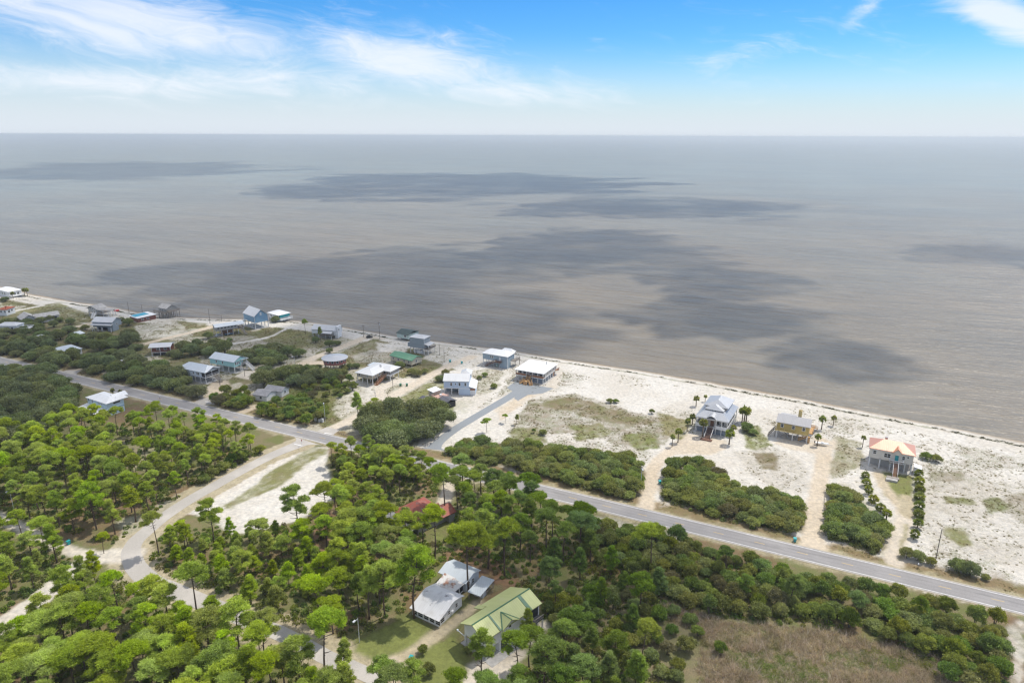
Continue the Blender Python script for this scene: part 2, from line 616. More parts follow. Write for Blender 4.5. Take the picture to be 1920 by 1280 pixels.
M = dict(
    roof_white=m_metal('roof_white', (0.76, 0.755, 0.74), 0.5, 0.0, 0.25),
    roof_pale=m_metal('roof_pale', (0.60, 0.60, 0.59), 0.42, 0.2, 0.25),
    roof_grey=m_metal('roof_grey', (0.43, 0.44, 0.455), 0.34, 0.35, 0.2),
    roof_dull=m_metal('roof_dull', (0.40, 0.39, 0.385), 0.62, 0.0, 0.3),
    roof_blue=m_metal('roof_blue', (0.56, 0.60, 0.62), 0.42, 0.2, 0.3),
    roof_green=m_metal('roof_green', (0.10, 0.25, 0.15), 0.5, 0.25, 0.3),
    roof_lime=m_metal('roof_lime', (0.40, 0.43, 0.180), 0.5, 0.05, 0.3),
    roof_darkgreen=m_metal('roof_darkgreen', (0.045, 0.075, 0.065), 0.5, 0.1, 0.3),
    ridge_green=m_plain('ridge_green', (0.035, 0.13, 0.06), 0.5),
    roof_orange=m_metal('roof_orange', (0.60, 0.25, 0.120), 0.38, 0.1, 0.2, coat=1.0),
    roof_red=m_metal('roof_red', (0.31, 0.080, 0.050), 0.6, 0.1, 0.35, stain=((0.16, 0.10, 0.09), 0.52)),
    roof_rust=m_metal('roof_rust', (0.62, 0.60, 0.57), 0.55, 0.1, 0.5, stain=((0.24, 0.09, 0.035), 0.50)),
    roof_old=m_metal('roof_old', (0.70, 0.69, 0.68), 0.55, 0.1, 0.5, stain=((0.20, 0.18, 0.18), 0.58)),
    roof_redtile=m_shingle('roof_redtile', (0.36, 0.10, 0.05)),
    shingle_dark=m_shingle('shingle_dark', (0.09, 0.09, 0.105)),
    shingle_grey=m_shingle('shingle_grey', (0.24, 0.235, 0.24)),
    shingle_pale=m_shingle('shingle_pale', (0.40, 0.38, 0.35)),
    white=m_siding('white_siding', (0.74, 0.74, 0.73)),
    offwhite=m_siding('offwhite_siding', (0.66, 0.615, 0.545)),
    greige=m_siding('greige_siding', (0.46, 0.44, 0.41)),
    tan=m_siding('tan_siding', (0.40, 0.35, 0.27)),
    cream=m_siding('cream_siding', (0.58, 0.52, 0.40)),
    yellow=m_siding('yellow_siding', (0.50, 0.375, 0.125)),
    yellowtrim=m_plain('yellow_trim', (0.62, 0.48, 0.20)),
    bluegrey=m_siding('bluegrey_siding', (0.29, 0.37, 0.43)),
    greyblue=m_siding('greyblue_siding', (0.27, 0.31, 0.34)),
    paleblue=m_siding('paleblue_siding', (0.47, 0.57, 0.70)),
    iceblue=m_siding('iceblue_siding', (0.52, 0.66, 0.72)),
    skyblue=m_siding('skyblue_siding', (0.22, 0.38, 0.52)),
    aqua=m_siding('aqua_siding', (0.36, 0.62, 0.60)),
    silver=m_siding('silver_siding', (0.58, 0.63, 0.68)),
    brown=m_siding('brown_siding', (0.22, 0.16, 0.12)),
    redwall=m_siding('red_siding', (0.36, 0.12, 0.10)),
    redbrown=m_siding('redbrown_siding', (0.20, 0.07, 0.05)),
    greywood=m_siding('greywood_siding', (0.33, 0.31, 0.28)),
    mint=m_siding('mint_siding', (0.45, 0.55, 0.50)),
    trim=m_plain('white_trim', (0.76, 0.76, 0.75), 0.5, 2, 0.12),
    post=m_plain('post_white', (0.70, 0.69, 0.66), 0.6, 2, 0.2),
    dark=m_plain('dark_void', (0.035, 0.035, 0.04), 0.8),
    steel=m_plain('grey_door', (0.22, 0.26, 0.31), 0.45, 1, 0.15),
    concrete=m_plain('concrete', (0.45, 0.43, 0.40), 0.85, 0.6, 0.25),
    wood_new=m_wood('wood_new', (0.55, 0.33, 0.14)),
    wood_brown=m_wood('wood_brown', (0.16, 0.075, 0.045)),
    wood_red=m_wood('wood_red', (0.33, 0.16, 0.085)),
    wood_grey=m_wood('wood_grey', (0.30, 0.26, 0.22)),
    wood_pink=m_wood('wood_pink', (0.62, 0.40, 0.32)),
    pole=m_wood('pole_wood', (0.13, 0.11, 0.09)),
    glass=m_glass('window_glass'),
    teal=m_plain('teal_plastic', (0.02, 0.34, 0.36), 0.4, 3, 0.15),
    green_pl=m_plain('green_plastic', (0.02, 0.16, 0.08), 0.4, 3, 0.15),
    tarp=m_plain('tarp_blue', (0.01, 0.30, 0.42), 0.5, 0.8, 0.2),
    red_pl=m_plain('red_plastic', (0.60, 0.05, 0.04), 0.5),
    spa=m_plain('pale_teal', (0.38, 0.62, 0.58), 0.3),
    tyre=m_plain('rubber', (0.03, 0.03, 0.03), 0.8),
    carpaint=m_plain('silver_paint', (0.42, 0.45, 0.48), 0.3, 2, 0.08, 0.4),
    boatblue=m_plain('boat_blue', (0.10, 0.22, 0.36), 0.35),
    lamp=m_plain('lamp_grey', (0.62, 0.64, 0.66), 0.4),
    pine=m_leaf('pine_needles', (0.160, 0.215, 0.020), (0.520, 0.640, 0.050), 0.42, 0.014),
    pine_soft=m_leaf('young_pine_needles', (0.165, 0.220, 0.020), (0.520, 0.640, 0.050), 0.42, 0.014),
    oak=m_leaf('oak_leaves', (0.120, 0.148, 0.046), (0.400, 0.455, 0.130), 0.42, 0.034, dead=((0.15, 0.12, 0.075), 0.93)),
    oak_grey=m_leaf('live_oak_leaves', (0.100, 0.125, 0.050), (0.320, 0.365, 0.145), 0.4, 0.025),
    brush=m_leaf('brush_leaves', (0.085, 0.125, 0.022), (0.320, 0.390, 0.065), 0.4, 0.035, dead=((0.20, 0.16, 0.10), 0.9)),
    palm=m_leaf('palm_fronds', (0.120, 0.150, 0.035), (0.420, 0.450, 0.100), 0.4, 0.02, 0.4),
    reed=m_leaf('reed_blades', (0.240, 0.190, 0.150), (0.680, 0.565, 0.470), 0.4, 0.02, dead=((0.20, 0.20, 0.06), 0.84)),
    dune=m_leaf('dune_grass_blades', (0.150, 0.140, 0.060), (0.360, 0.320, 0.160), 0.4, 0.03, dead=((0.24, 0.185, 0.11), 0.6)),
    wrack=m_leaf('seaweed', (0.030, 0.030, 0.014), (0.120, 0.125, 0.030), 0.1, 0.03),
    bark=m_bark('pine_bark', (0.105, 0.072, 0.052)),
    bark_grey=m_bark('oak_bark', (0.15, 0.125, 0.10)),
    bark_palm=m_bark('palm_bark', (0.17, 0.13, 0.095)),
    asphalt=m_asphalt('highway_asphalt', (0.245, 0.232, 0.222), 0.35, streak=(0.42, 0.37, 0.29)),
    asphalt_side=m_asphalt('side_road_asphalt', (0.385, 0.355, 0.315), 0.5),
    asphalt_new=m_asphalt('new_drive_asphalt', (0.22, 0.235, 0.245), 0.12),
    line_white=m_plain('line_white', (0.72, 0.71, 0.68), 0.6, 1.2, 0.25),
    line_yellow=m_plain('line_yellow', (0.50, 0.36, 0.16), 0.6, 1.2, 0.3),
)


# ------------------------------------------------------------------ the lie of the land
SEA_Z = -0.8
SHORE = poly((-300, 487), (-100, 520), (0, 537), (36, 543), (56, 551), (100, 559), (160, 569), (217, 576), (250, 583), (290, 591), (350, 595), (450, 598),
             (560, 601), (631, 610), (700, 623), (741, 630), (820, 640), (965, 658), (1060, 674), (1180, 691), (1336, 717), (1500, 747), (1700, 785),
             (1920, 828), (2100, 864), (2400, 925), z=SEA_Z)
SHORE = np.vstack([[-4000, 2300], SHORE, [420, 112], [1500, -640]])
_rc = np.array([G(u, v) for u, v in [(30, 682), (98, 700), (141, 712), (199, 728), (258, 743), (356, 756), (401, 770), (464, 789), (534, 805), (593, 819),
                (662, 828), (720, 842), (865, 882), (980, 910), (1080, 935), (1206, 966), (1275, 984), (1414, 1017), (1504, 1038), (1590, 1059), (1680, 1080),
                (1774, 1103), (1872, 1127)]])
RA, RB = np.polyfit(_rc[:, 0], _rc[:, 1], 1)          # the highway is dead straight
RDIR = np.array((1.0, RA)) / math.hypot(1, RA)
RNRM = np.array((-RDIR[1], RDIR[0]))                   # points seawards
SIDE = poly((575, 826), (560, 833), (501, 856), (406, 908), (325, 954), (262, 1005), (243, 1030), (250, 1058), (275, 1086), (312, 1101), (387, 1131), (440, 1152), (515, 1183),
            (559, 1202), (600, 1226), (657, 1250), (712, 1275))
DRIVE = poly((812, 842), (822, 828), (850, 806), (900, 776), (945, 750), (972, 733), (988, 722))


def seg_dist(P, line):
    """distance of points to a polyline, and the signed side of the nearest piece"""
    best = np.full(len(P), 1e9)
    side = np.zeros(len(P))
    for a, b in zip(line[:-1], line[1:]):
        d = b - a
        l2 = d @ d
        t = np.clip(((P - a) @ d) / l2, 0, 1)
        q = a + t[:, None] * d
        e = P - q
        dist = np.hypot(e[:, 0], e[:, 1])
        m = dist < best
        best[m] = dist[m]
        side[m] = (d[0] * e[m, 1] - d[1] * e[m, 0])
    return best, np.sign(side)


def inside(P, pg):
    x, y = P[:, 0], P[:, 1]
    r = np.zeros(len(P), bool)
    n = len(pg)
    for i in range(n):
        x0, y0 = pg[i]
        x1, y1 = pg[(i + 1) % n]
        c = (y0 > y) != (y1 > y)
        if y1 != y0:
            r ^= c & (x < (x1 - x0) * (y - y0) / (y1 - y0) + x0)
    return r


def vnoise(P, scale, seed=0):
    """cheap smooth value noise on the plane"""
    q = P * scale + seed * 17.31
    i = np.floor(q).astype(np.int64)
    f = q - i
    f = f * f * (3 - 2 * f)

    def h(a, b):
        n = (a * 374761393 + b * 668265263 + seed * 974711) & 0x7fffffff
        n = ((n ^ (n >> 13)) * 1274126177) & 0x7fffffff
        return ((n ^ (n >> 16)) & 0xffff) / 65535.0
    a, b = i[:, 0], i[:, 1]
    return (h(a, b) * (1 - f[:, 0]) + h(a + 1, b) * f[:, 0]) * (1 - f[:, 1]) + (h(a, b + 1) * (1 - f[:, 0]) + h(a + 1, b + 1) * f[:, 0]) * f[:, 1]


def fbm(P, scale, seed=0, oct=4):
    v, a, tot = 0, 1.0, 0
    for k in range(oct):
        v = v + a * vnoise(P, scale * 2 ** k, seed + k)
        tot += a
        a *= 0.55
    return v / tot


def axis(lo, hi, step, far0, far1):
    a = list(np.arange(lo, hi, step))
    s, p = step, a[-1]
    while p < far1:
        s *= 1.35
        p += s
        a.append(p)
    s, p = step, lo
    pre = []
    while p > far0:
        s *= 1.35
        p -= s
        pre.append(p)
    return np.array(pre[::-1] + a)


gx = axis(-440, 260, 1.0, -2600, 900)
gy = axis(96, 560, 1.0, -500, 1900)
XX, YY = np.meshgrid(gx, gy)
GP = np.column_stack([XX.ravel(), YY.ravel()])
d_sh, s_sh = seg_dist(GP, SHORE)
inland = np.where(s_sh < 0, d_sh, -d_sh)              # metres inland of the waterline
inland_j = inland + (fbm(GP, 0.06, 3) - 0.5) * 3.0
road_s = (GP - np.array((0, RB))) @ RNRM              # metres seaward of the highway's middle

C_SAND = np.array((0.615, 0.592, 0.550))
C_TAN = np.array((0.575, 0.495, 0.390))
C_WET = np.array((0.30, 0.235, 0.165))
C_LITTER = np.array((0.230, 0.140, 0.085))
C_FLOOR = np.array((0.125, 0.135, 0.048))
C_LAWN = np.array((0.170, 0.205, 0.050))
C_DRY = np.array((0.255, 0.235, 0.115))
C_BROWN = np.array((0.20, 0.165, 0.095))
C_REED = np.array((0.27, 0.215, 0.170))
C_SCRUB = np.array((0.180, 0.175, 0.085))

col = np.tile(C_SAND, (len(GP), 1))
veg = 0.13 + 0.38 * np.clip((fbm(GP, 0.035, 111) - .43) * 4, 0, 1) * np.clip((inland - 10) / 14, .15, 1)
jit = (fbm(GP, 0.16, 9) - 0.5)
PJ = GP + np.column_stack([(fbm(GP, 0.13, 21) - 0.5) * 5, (fbm(GP, 0.13, 31) - 0.5) * 5])
PJ2 = GP + np.column_stack([(fbm(GP, 0.35, 41) - 0.5) * 1.6, (fbm(GP, 0.35, 51) - 0.5) * 1.6])


def paint(wt, c=None, v=None, sel=None):
    """blend soil colour and plant density in by a weight of 0..1"""
    wt = np.asarray(wt, float)
    i = slice(None) if sel is None else sel
    if c is not None:
        col[i] = col[i] * (1 - wt[:, None]) + np.asarray(c) * wt[:, None]
    if v is not None:
        veg[i] = veg[i] * (1 - wt) + v * wt


OFFS = [(-.5, -.3), (.3, -.5), (.5, .3), (-.3, .5), (0, 0), (.9, -.1), (-.9, .1), (.1, .9), (-.1, -.9)]


def near(P_, pg_, m_):
    lo, hi = pg_.min(0) - m_, pg_.max(0) + m_
    return np.nonzero((P_[:, 0] > lo[0]) & (P_[:, 0] < hi[0]) & (P_[:, 1] > lo[1]) & (P_[:, 1] < hi[1]))[0]


def zone(pts, c=None, v=None, rough=True):
    pg_ = poly(*pts)
    P_ = PJ if rough else PJ2
    i = near(P_, pg_, 2.0)
    k_ = 1.5 if rough else 0.8
    wt = sum(inside(P_[i] + np.array(o_) * k_, pg_).astype(float) for o_ in OFFS) / len(OFFS)
    if rough:        # patchy, dissolving edges
        n_ = .5 * fbm(GP[i], .16, 151) + .5 * fbm(GP[i], .6, 161)
        wt = np.clip(wt * 1.7 - (1 - n_) * 1.75, 0, 1)
    paint(wt, c, v, i)


def strip(pts, width, c=None, v=0.0):
    ln = poly(*pts)
    i = near(PJ2, ln, width)
    d, _ = seg_dist(PJ2[i], ln)
    paint(np.clip((width / 2 - d) / 1.4 + .5, 0, 1), c, v, i)


# landward side of the highway: pine litter and green undergrowth
land = road_s < -5.0
mixf = fbm(GP, 0.07, 61)
paint(land, C_FLOOR, 0.75)
paint(land * np.clip((mixf - .55) * 8, 0, .8), C_LITTER, 0.45)
# town side left of the new drive: sand that scrub has half overgrown
town = (road_s >= -5.0) & (GP[:, 0] < -35 + jit * 20)
paint(town, C_DRY * 0.35 + C_SAND * 0.65, 0.5)
paint(town & (fbm(GP, 0.045, 71) > 0.52) & (inland > 22), C_SCRUB, 0.6)
paint(town & (GP[:, 0] < -215) & (inland > 45), C_SCRUB, 0.7)
paint(town & (inland < 20), C_SAND, 0.12)
# verges of the highway
vg = np.abs(road_s)
jv = (fbm(GP, .3, 131) - .5)
paint((vg > 3.5) * (road_s > 0) * np.clip((11 + jit * 8 - vg) / 2, 0, 1), C_DRY * 0.4 + C_LITTER * 0.6, 0.5)
paint((vg > 3.5) * np.clip((6.4 + jv * 5 - vg) / 1.2, 0, 1), C_DRY * 0.6 + C_TAN * 0.4, 0.42)
# dune grass and green patches on the sand
zone([(945, 815), (990, 748), (1080, 735), (1180, 768), (1275, 790), (1255, 835), (1180, 838), (1080, 812), (1000, 815)], C_BROWN * 0.45 + C_SAND * 0.55, 0.62)
zone([(990, 758), (1070, 742), (1160, 768), (1235, 792), (1180, 800), (1060, 772)], C_BROWN, 0.62)
zone([(960, 800), (1015, 800), (1030, 830), (950, 830)], C_LAWN * 0.7 + C_BROWN * 0.3, 0.55)
zone([(1065, 797), (1130, 790), (1150, 818), (1085, 828)], C_LAWN * 0.6 + C_DRY * 0.4, 0.6)
zone([(1165, 812), (1225, 808), (1242, 838), (1190, 850)], C_LAWN, 0.55)
zone([(1235, 770), (1300, 790), (1285, 830), (1240, 815)], C_DRY, 0.5)
zone([(1383, 795), (1425, 795), (1450, 835), (1430, 850), (1395, 840)], C_LAWN * 0.75 + C_DRY * 0.25, 0.55)
zone([(1375, 845), (1450, 835), (1520, 870), (1530, 930), (1450, 915), (1400, 880)], C_SAND * 0.75 + C_BROWN * 0.25, 0.38)
zone([(1410, 850), (1450, 845), (1470, 885), (1430, 880)], C_BROWN, 0.5)
zone([(1566, 815), (1622, 832), (1615, 880), (1560, 900), (1552, 880)], C_DRY * 0.7 + C_SAND * 0.3, 0.55)
zone([(1730, 875), (1810, 885), (1835, 925), (1740, 915)], C_BROWN * 0.7 + C_SAND * 0.3, 0.5)
zone([(1725, 900), (1930, 900), (1930, 1075), (1820, 1050), (1725, 1000)], C_SAND * 0.8 + C_BROWN * 0.2, 0.36)
zone([(1752, 922), (1815, 930), (1830, 948), (1770, 945)], C_LAWN * 0.7 + C_BROWN * 0.3, 0.6)
zone([(1832, 932), (1880, 930), (1905, 958), (1845, 962)], C_LAWN * 0.8, 0.65)
zone([(1770, 985), (1815, 985), (1835, 1022), (1785, 1022)], C_LAWN * 0.55 + C_DRY * 0.45, 0.55)
zone([(1880, 925), (1940, 920), (1940, 1000), (1890, 965)], C_BROWN * 0.6 + C_SAND * 0.4, 0.5)
zone([(1560, 905), (1600, 905), (1690, 1020), (1660, 1045), (1560, 1010)], C_DRY * 0.5 + C_SAND * 0.5, 0.35)
# under the thickets
for pg in [[(835, 850), (870, 825), (1010, 835), (1100, 842), (1190, 858), (1214, 890), (1212, 940), (1100, 918), (1000, 893), (920, 868)],
           [(1238, 885), (1285, 862), (1345, 880), (1370, 910), (1500, 940), (1522, 970), (1500, 1003), (1400, 988), (1300, 958), (1235, 938)],
           [(1545, 945), (1565, 920), (1612, 955), (1670, 1020), (1640, 1038), (1550, 1008)]]:
    zone(pg, C_FLOOR * 0.6 + C_LITTER * 0.4, 0.5)
# town details
zone([(1, 600), (40, 578), (110, 566), (175, 590), (140, 606), (60, 600)], C_DRY * 0.8 + C_LAWN * 0.2, 0.5)
zone([(250, 610), (330, 597), (400, 615), (330, 632), (255, 640)], C_SAND * 0.8 + C_DRY * 0.2, 0.42)
zone([(330, 600), (390, 606), (395, 615), (345, 618)], C_LAWN * 0.4 + C_BROWN * 0.6, 0.6)
zone([(400, 630), (470, 628), (560, 640), (540, 655), (420, 650)], C_SAND * 0.62 + C_BROWN * 0.38, 0.5)
zone([(470, 630), (560, 620), (640, 640), (600, 655), (520, 650)], C_LAWN * 0.5 + C_BROWN * 0.5, 0.5)
zone([(520, 655), (600, 650), (590, 668), (540, 670)], C_SAND * 0.7 + C_BROWN * 0.3, 0.45)
zone([(640, 660), (700, 632), (735, 645), (720, 662), (660, 680), (640, 675)], C_BROWN * 0.7 + C_LAWN * 0.3, 0.6)
zone([(655, 668), (700, 655), (740, 658), (730, 672), (670, 682)], C_SAND * 0.6 + C_BROWN * 0.4, 0.5)
zone([(700, 640), (770, 650), (760, 662), (710, 660)], C_SAND, 0.15)
zone([(560, 712), (660, 700), (665, 745), (615, 790), (560, 770), (520, 740)], C_LAWN * 0.85, 0.5)
zone([(632, 742), (662, 738), (665, 765), (640, 785), (618, 780)], C_SAND * 0.85 + C_DRY * 0.15, 0.3)
zone([(640, 710), (690, 715), (710, 738), (680, 760), (655, 740)], C_SAND, 0.12)
zone([(690, 722), (745, 705), (790, 712), (770, 725), (715, 745)], C_SAND * 0.8 + C_TAN * 0.2, 0.1)
zone([(720, 728), (752, 718), (770, 722), (745, 740), (722, 740)], C_SAND * 0.5 + C_DRY * 0.5, 0.5)
zone([(745, 745), (790, 722), (840, 705), (850, 720), (800, 745), (765, 760)], C_LAWN * 0.6 + C_DRY * 0.4, 0.45)
zone([(830, 760), (870, 745), (895, 755), (875, 775), (840, 780)], C_LAWN, 0.3)
zone([(850, 735), (890, 740), (905, 720), (940, 705), (965, 700), (930, 740), (860, 790), (845, 785)], C_SAND, 0.15)
zone([(885, 695), (925, 690), (950, 700), (930, 730), (900, 745), (885, 720)], C_SAND * 0.65 + C_DRY * 0.35, 0.5)
zone([(920, 770), (980, 735), (1015, 738), (985, 755), (935, 790)], C_TAN, 0.05)
zone([(860, 800), (930, 745), (960, 735), (968, 742), (905, 775), (868, 808)], C_SAND * 0.8 + C_TAN * 0.2, 0.04)
zone([(1010, 745), (1048, 725), (1060, 700), (1046, 695), (1020, 722), (1000, 735)], C_SAND * 0.6 + C_TAN * 0.4, 0.04)
zone([(775, 620), (830, 645), (890, 665), (910, 690), (850, 690), (790, 672)], C_SAND * 0.9 + C_DRY * 0.1, 0.28)
zone([(640, 800), (690, 790), (720, 830), (660, 822)], C_SAND * 0.5 + C_DRY * 0.5, 0.4)
zone([(600, 795), (520, 790), (600, 812), (612, 806)], C_SAND * 0.6 + C_DRY * 0.4, 0.3)
# tan sand lanes and drives
strip([(600, 818), (618, 806), (674, 779), (720, 751), (767, 725), (814, 700), (849, 683), (885, 669)], 6.0, C_TAN * 0.7 + C_SAND * 0.3)
strip([(722, 750), (712, 738), (715, 728), (740, 716), (775, 712)], 5.0, C_TAN * 0.5 + C_SAND * 0.5)
strip([(500, 708), (514, 702), (546, 690), (593, 669), (625, 657), (662, 642), (687, 631), (735, 634)], 6.0, C_TAN * 0.8 + C_SAND * 0.2)
strip([(575, 680), (605, 680)], 7.0, C_TAN)
strip([(395, 613), (350, 625), (306, 636), (265, 646), (228, 658)], 5.0, C_TAN)
strip([(117, 617), (169, 607), (200, 600)], 5.0, C_TAN)
strip([(23, 584), (80, 573)], 4.0, C_SAND)
strip([(465, 640), (510, 630), (545, 612)], 2.5, C_SAND)
strip([(395, 650), (465, 640), (500, 634)], 3.0, C_SAND)
zone([(440, 706), (455, 695), (480, 693), (488, 708), (470, 712)], C_TAN * 0.4 + C_SAND * 0.6, 0.05, rough=False)
zone([(385, 733), (395, 716), (428, 712), (432, 725), (405, 745)], C_TAN, 0.05, rough=False)
strip([(375, 756), (400, 738)], 6.0, C_TAN)
strip([(125, 702), (140, 694)], 7.0, C_TAN)
strip([(528, 725), (545, 715)], 4, C_SAND)
strip([(240, 722), (252, 716)], 4, C_TAN)
strip([(458, 770), (475, 762)], 5, C_TAN)
strip([(1206, 958), (1215, 930), (1222, 905), (1222, 880), (1238, 860), (1275, 832), (1310, 820)], 5.2, C_TAN * 0.9 + C_SAND * 0.1)
zone([(1196, 955), (1226, 962), (1226, 930), (1214, 930)], C_TAN, 0.02, rough=False)
zone([(1290, 812), (1362, 826), (1362, 840), (1332, 852), (1262, 852), (1262, 838)], C_TAN * 0.8 + C_SAND * 0.2, 0.02, rough=False)
strip([(1522, 1028), (1526, 985), (1532, 935), (1540, 885), (1546, 845), (1540, 825)], 5.6, C_TAN * 0.9 + C_SAND * 0.1)
zone([(1494, 1022), (1556, 1036), (1535, 985), (1518, 985)], C_TAN, 0.02, rough=False)
zone([(1445, 828), (1480, 820), (1540, 832), (1568, 822), (1566, 840), (1545, 852), (1480, 842)], C_TAN * 0.7 + C_SAND * 0.3, 0.04, rough=False)
zone([(1655, 884), (1712, 892), (1712, 935), (1688, 948), (1660, 930), (1648, 900)], C_LAWN * 0.7 + C_DRY * 0.3, 0.4, rough=False)
strip([(1646, 888), (1660, 915), (1685, 945), (1697, 960)], 4.0, C_TAN * 0.8 + C_DRY * 0.2)
strip([(1697, 962), (1692, 990), (1678, 1052)], 5.6, C_TAN * 0.6 + C_SAND * 0.4, 0.08)
strip([(1699, 985), (1688, 1050)], 0.9, C_DRY, 0.3)
strip([(1703, 935), (1702, 965)], 5.0, C_TAN * 0.6 + C_DRY * 0.4, 0.2)
# landward details
LOT = [(616, 838), (612, 870), (628, 905), (622, 940), (600, 955), (560, 975), (520, 985), (470, 1000), (430, 1000), (395, 970), (350, 962), (440, 908), (560, 838)]
zone(LOT, C_SAND, 0.12, rough=False)
zone([(610, 838), (575, 838), (480, 905), (415, 950), (425, 962), (520, 915), (580, 870), (612, 850)], C_DRY * 0.6 + C_LAWN * 0.4, 0.5)
zone([(560, 838), (545, 848), (440, 905), (360, 950), (372, 958), (470, 905), (560, 855)], C_SAND * 0.75 + C_TAN * 0.25, 0.12)
d, _ = seg_dist(PJ2, SIDE)
paint((d < 6.5) & (road_s < -5), C_TAN * 0.55 + C_DRY * 0.45, 0.35)
strip([(248, 1040), (200, 1042), (160, 1052), (120, 1085), (60, 1135), (0, 1175), (-60, 1225)], 7.5, C_SAND * 0.7 + C_TAN * 0.3, 0.1)
strip([(-20, 960), (38, 988), (80, 1010), (125, 1030), (180, 1042)], 4.2, C_SAND * 0.6 + C_TAN * 0.4, 0.15)
zone([(225, 830), (290, 825), (310, 850), (285, 885), (235, 880)], C_DRY * 0.8 + C_SAND * 0.2, 0.5)
zone([(210, 975), (260, 965), (300, 940), (340, 925), (340, 945), (270, 985), (225, 1010)], C_DRY * 0.6 + C_SAND * 0.4, 0.35)
zone([(676, 1197), (765, 1152), (818, 1176), (753, 1229), (699, 1233), (660, 1222)], C_LAWN * 0.8 + C_DRY * 0.2, 0.2, rough=False)
zone([(848, 1190), (878, 1222), (860, 1290), (765, 1290), (765, 1242), (806, 1208)], C_LAWN * 0.8 + C_DRY * 0.2, 0.2, rough=False)
zone([(1000, 1180), (1040, 1150), (1060, 1190), (1000, 1250), (960, 1230)], C_LAWN * 0.7 + C_FLOOR * 0.3, 0.3)
strip([(895, 1130), (870, 1150), (830, 1182), (790, 1208), (759, 1228), (735, 1245)], 3.4, C_TAN * 0.6 + C_DRY * 0.4, 0.2)
zone([(695, 1243), (740, 1228), (765, 1246), (750, 1268), (700, 1270)], C_TAN, 0.04, rough=False)
zone([(880, 1245), (960, 1210), (990, 1220), (940, 1290), (860, 1290)], C_TAN * 0.6 + C_SAND * 0.4, 0.15, rough=False)
strip([(990, 1200), (1022, 1170)], 2.6, C_SAND * 0.6 + C_TAN * 0.4)
strip([(838, 880), (842, 905), (836, 930), (826, 950)], 5.0, C_TAN * 0.7 + C_SAND * 0.3, 0.1)
zone([(800, 900), (832, 895), (830, 925), (805, 925)], C_LAWN, 0.3)
zone([(800, 985), (850, 965), (860, 985), (825, 1020), (795, 1010)], C_LAWN * 0.8 + C_DRY * 0.2, 0.35)
zone([(820, 1030), (900, 1020), (985, 1075), (985, 1110), (900, 1090), (840, 1070)], C_LITTER, 0.25)
zone([(580, 960), (640, 965), (650, 1005), (600, 1040), (575, 1010)], C_LITTER, 0.2)
REEDS = [px('R8', *q) for q in [(340, 500), (480, 545), (640, 610), (1050, 640), (1200, 680), (1400, 720), (1600, 780), (1650, 869), (1650, 1000), (480, 1000), (520, 869), (545, 660), (330, 570)]]
zone(REEDS, C_REED, 0.5)
zone([(1330, 1175), (1500, 1165), (1580, 1190), (1460, 1190), (1360, 1205)], C_LAWN * 0.3 + C_DRY * 0.7, 0.6)
zone([(1120, 1120), (1310, 1165), (1330, 1215), (1300, 1300), (1240, 1290), (1130, 1200)], C_REED * 0.5 + C_FLOOR * 0.5, 0.55)
zone([(1868, 1160), (1930, 1160), (1930, 1300), (1880, 1300), (1895, 1250)], C_SAND * 0.9 + C_BROWN * 0.1, 0.2)
zone([(1105, 962), (1250, 990), (1290, 1010), (1280, 1018), (1180, 1000), (1100, 975)], C_SAND * 0.6 + C_DRY * 0.4, 0.25)
# the beach
bch = inland_j < 9.5
paint(bch & (inland_j > 3.2), C_SAND, 0.05)
wr = np.exp(-((inland_j - 7.6) / 2.2) ** 2)
veg = np.maximum(veg, np.where(inland > 0, wr * 0.66, 0))
wr2 = np.exp(-((inland_j - 15) / 2.2) ** 2) * (fbm(GP, 0.03, 91) > 0.5)
veg = np.maximum(veg, wr2 * 0.45)
wet = np.clip(1 - (inland_j + 0.2) / 4.6, 0, 1)
col = col * (1 - wet[:, None]) + C_WET * wet[:, None]
veg[inland_j < 2.6] = 0
# relief: low dunes, flat where roads and houses stand, the beach dips under the sea
dune = np.clip((inland - 9) / 14, 0, 1) * np.clip((road_s - 8) / 10, 0, 1)
d_dr, _ = seg_dist(GP, DRIVE)
d_pad, _ = seg_dist(GP, poly((985, 722), (1020, 728)))
dune *= np.clip((d_dr - 4) / 6, 0, 1) * np.clip((d_pad - 12) / 6, 0, 1)
zz = (fbm(GP, 0.05, 101) - 0.5) * 0.5 * dune
ramp_ = np.clip((inland - 0.0) / 9.0, -2.5, 1)
ramp_ = ramp_ + (fbm(GP, 0.07, 141) - .5) * .28 * np.clip(1 - np.abs(inland) / 8, 0, 1)
zz = np.where(inland < 9, SEA_Z * (1 - ramp_), zz)
zz = np.maximum(zz, -3.0)
nx, ny = len(gx), len(gy)
idx = np.arange(nx * ny).reshape(ny, nx)
quads = np.column_stack([idx[:-1, :-1].ravel(), idx[:-1, 1:].ravel(), idx[1:, 1:].ravel(), idx[1:, :-1].ravel()])
keep = (inland[quads] > -45).any(axis=1)
quads = quads[keep]
used = np.unique(quads)
remap = np.full(nx * ny, -1, np.int64)
remap[used] = np.arange(len(used))


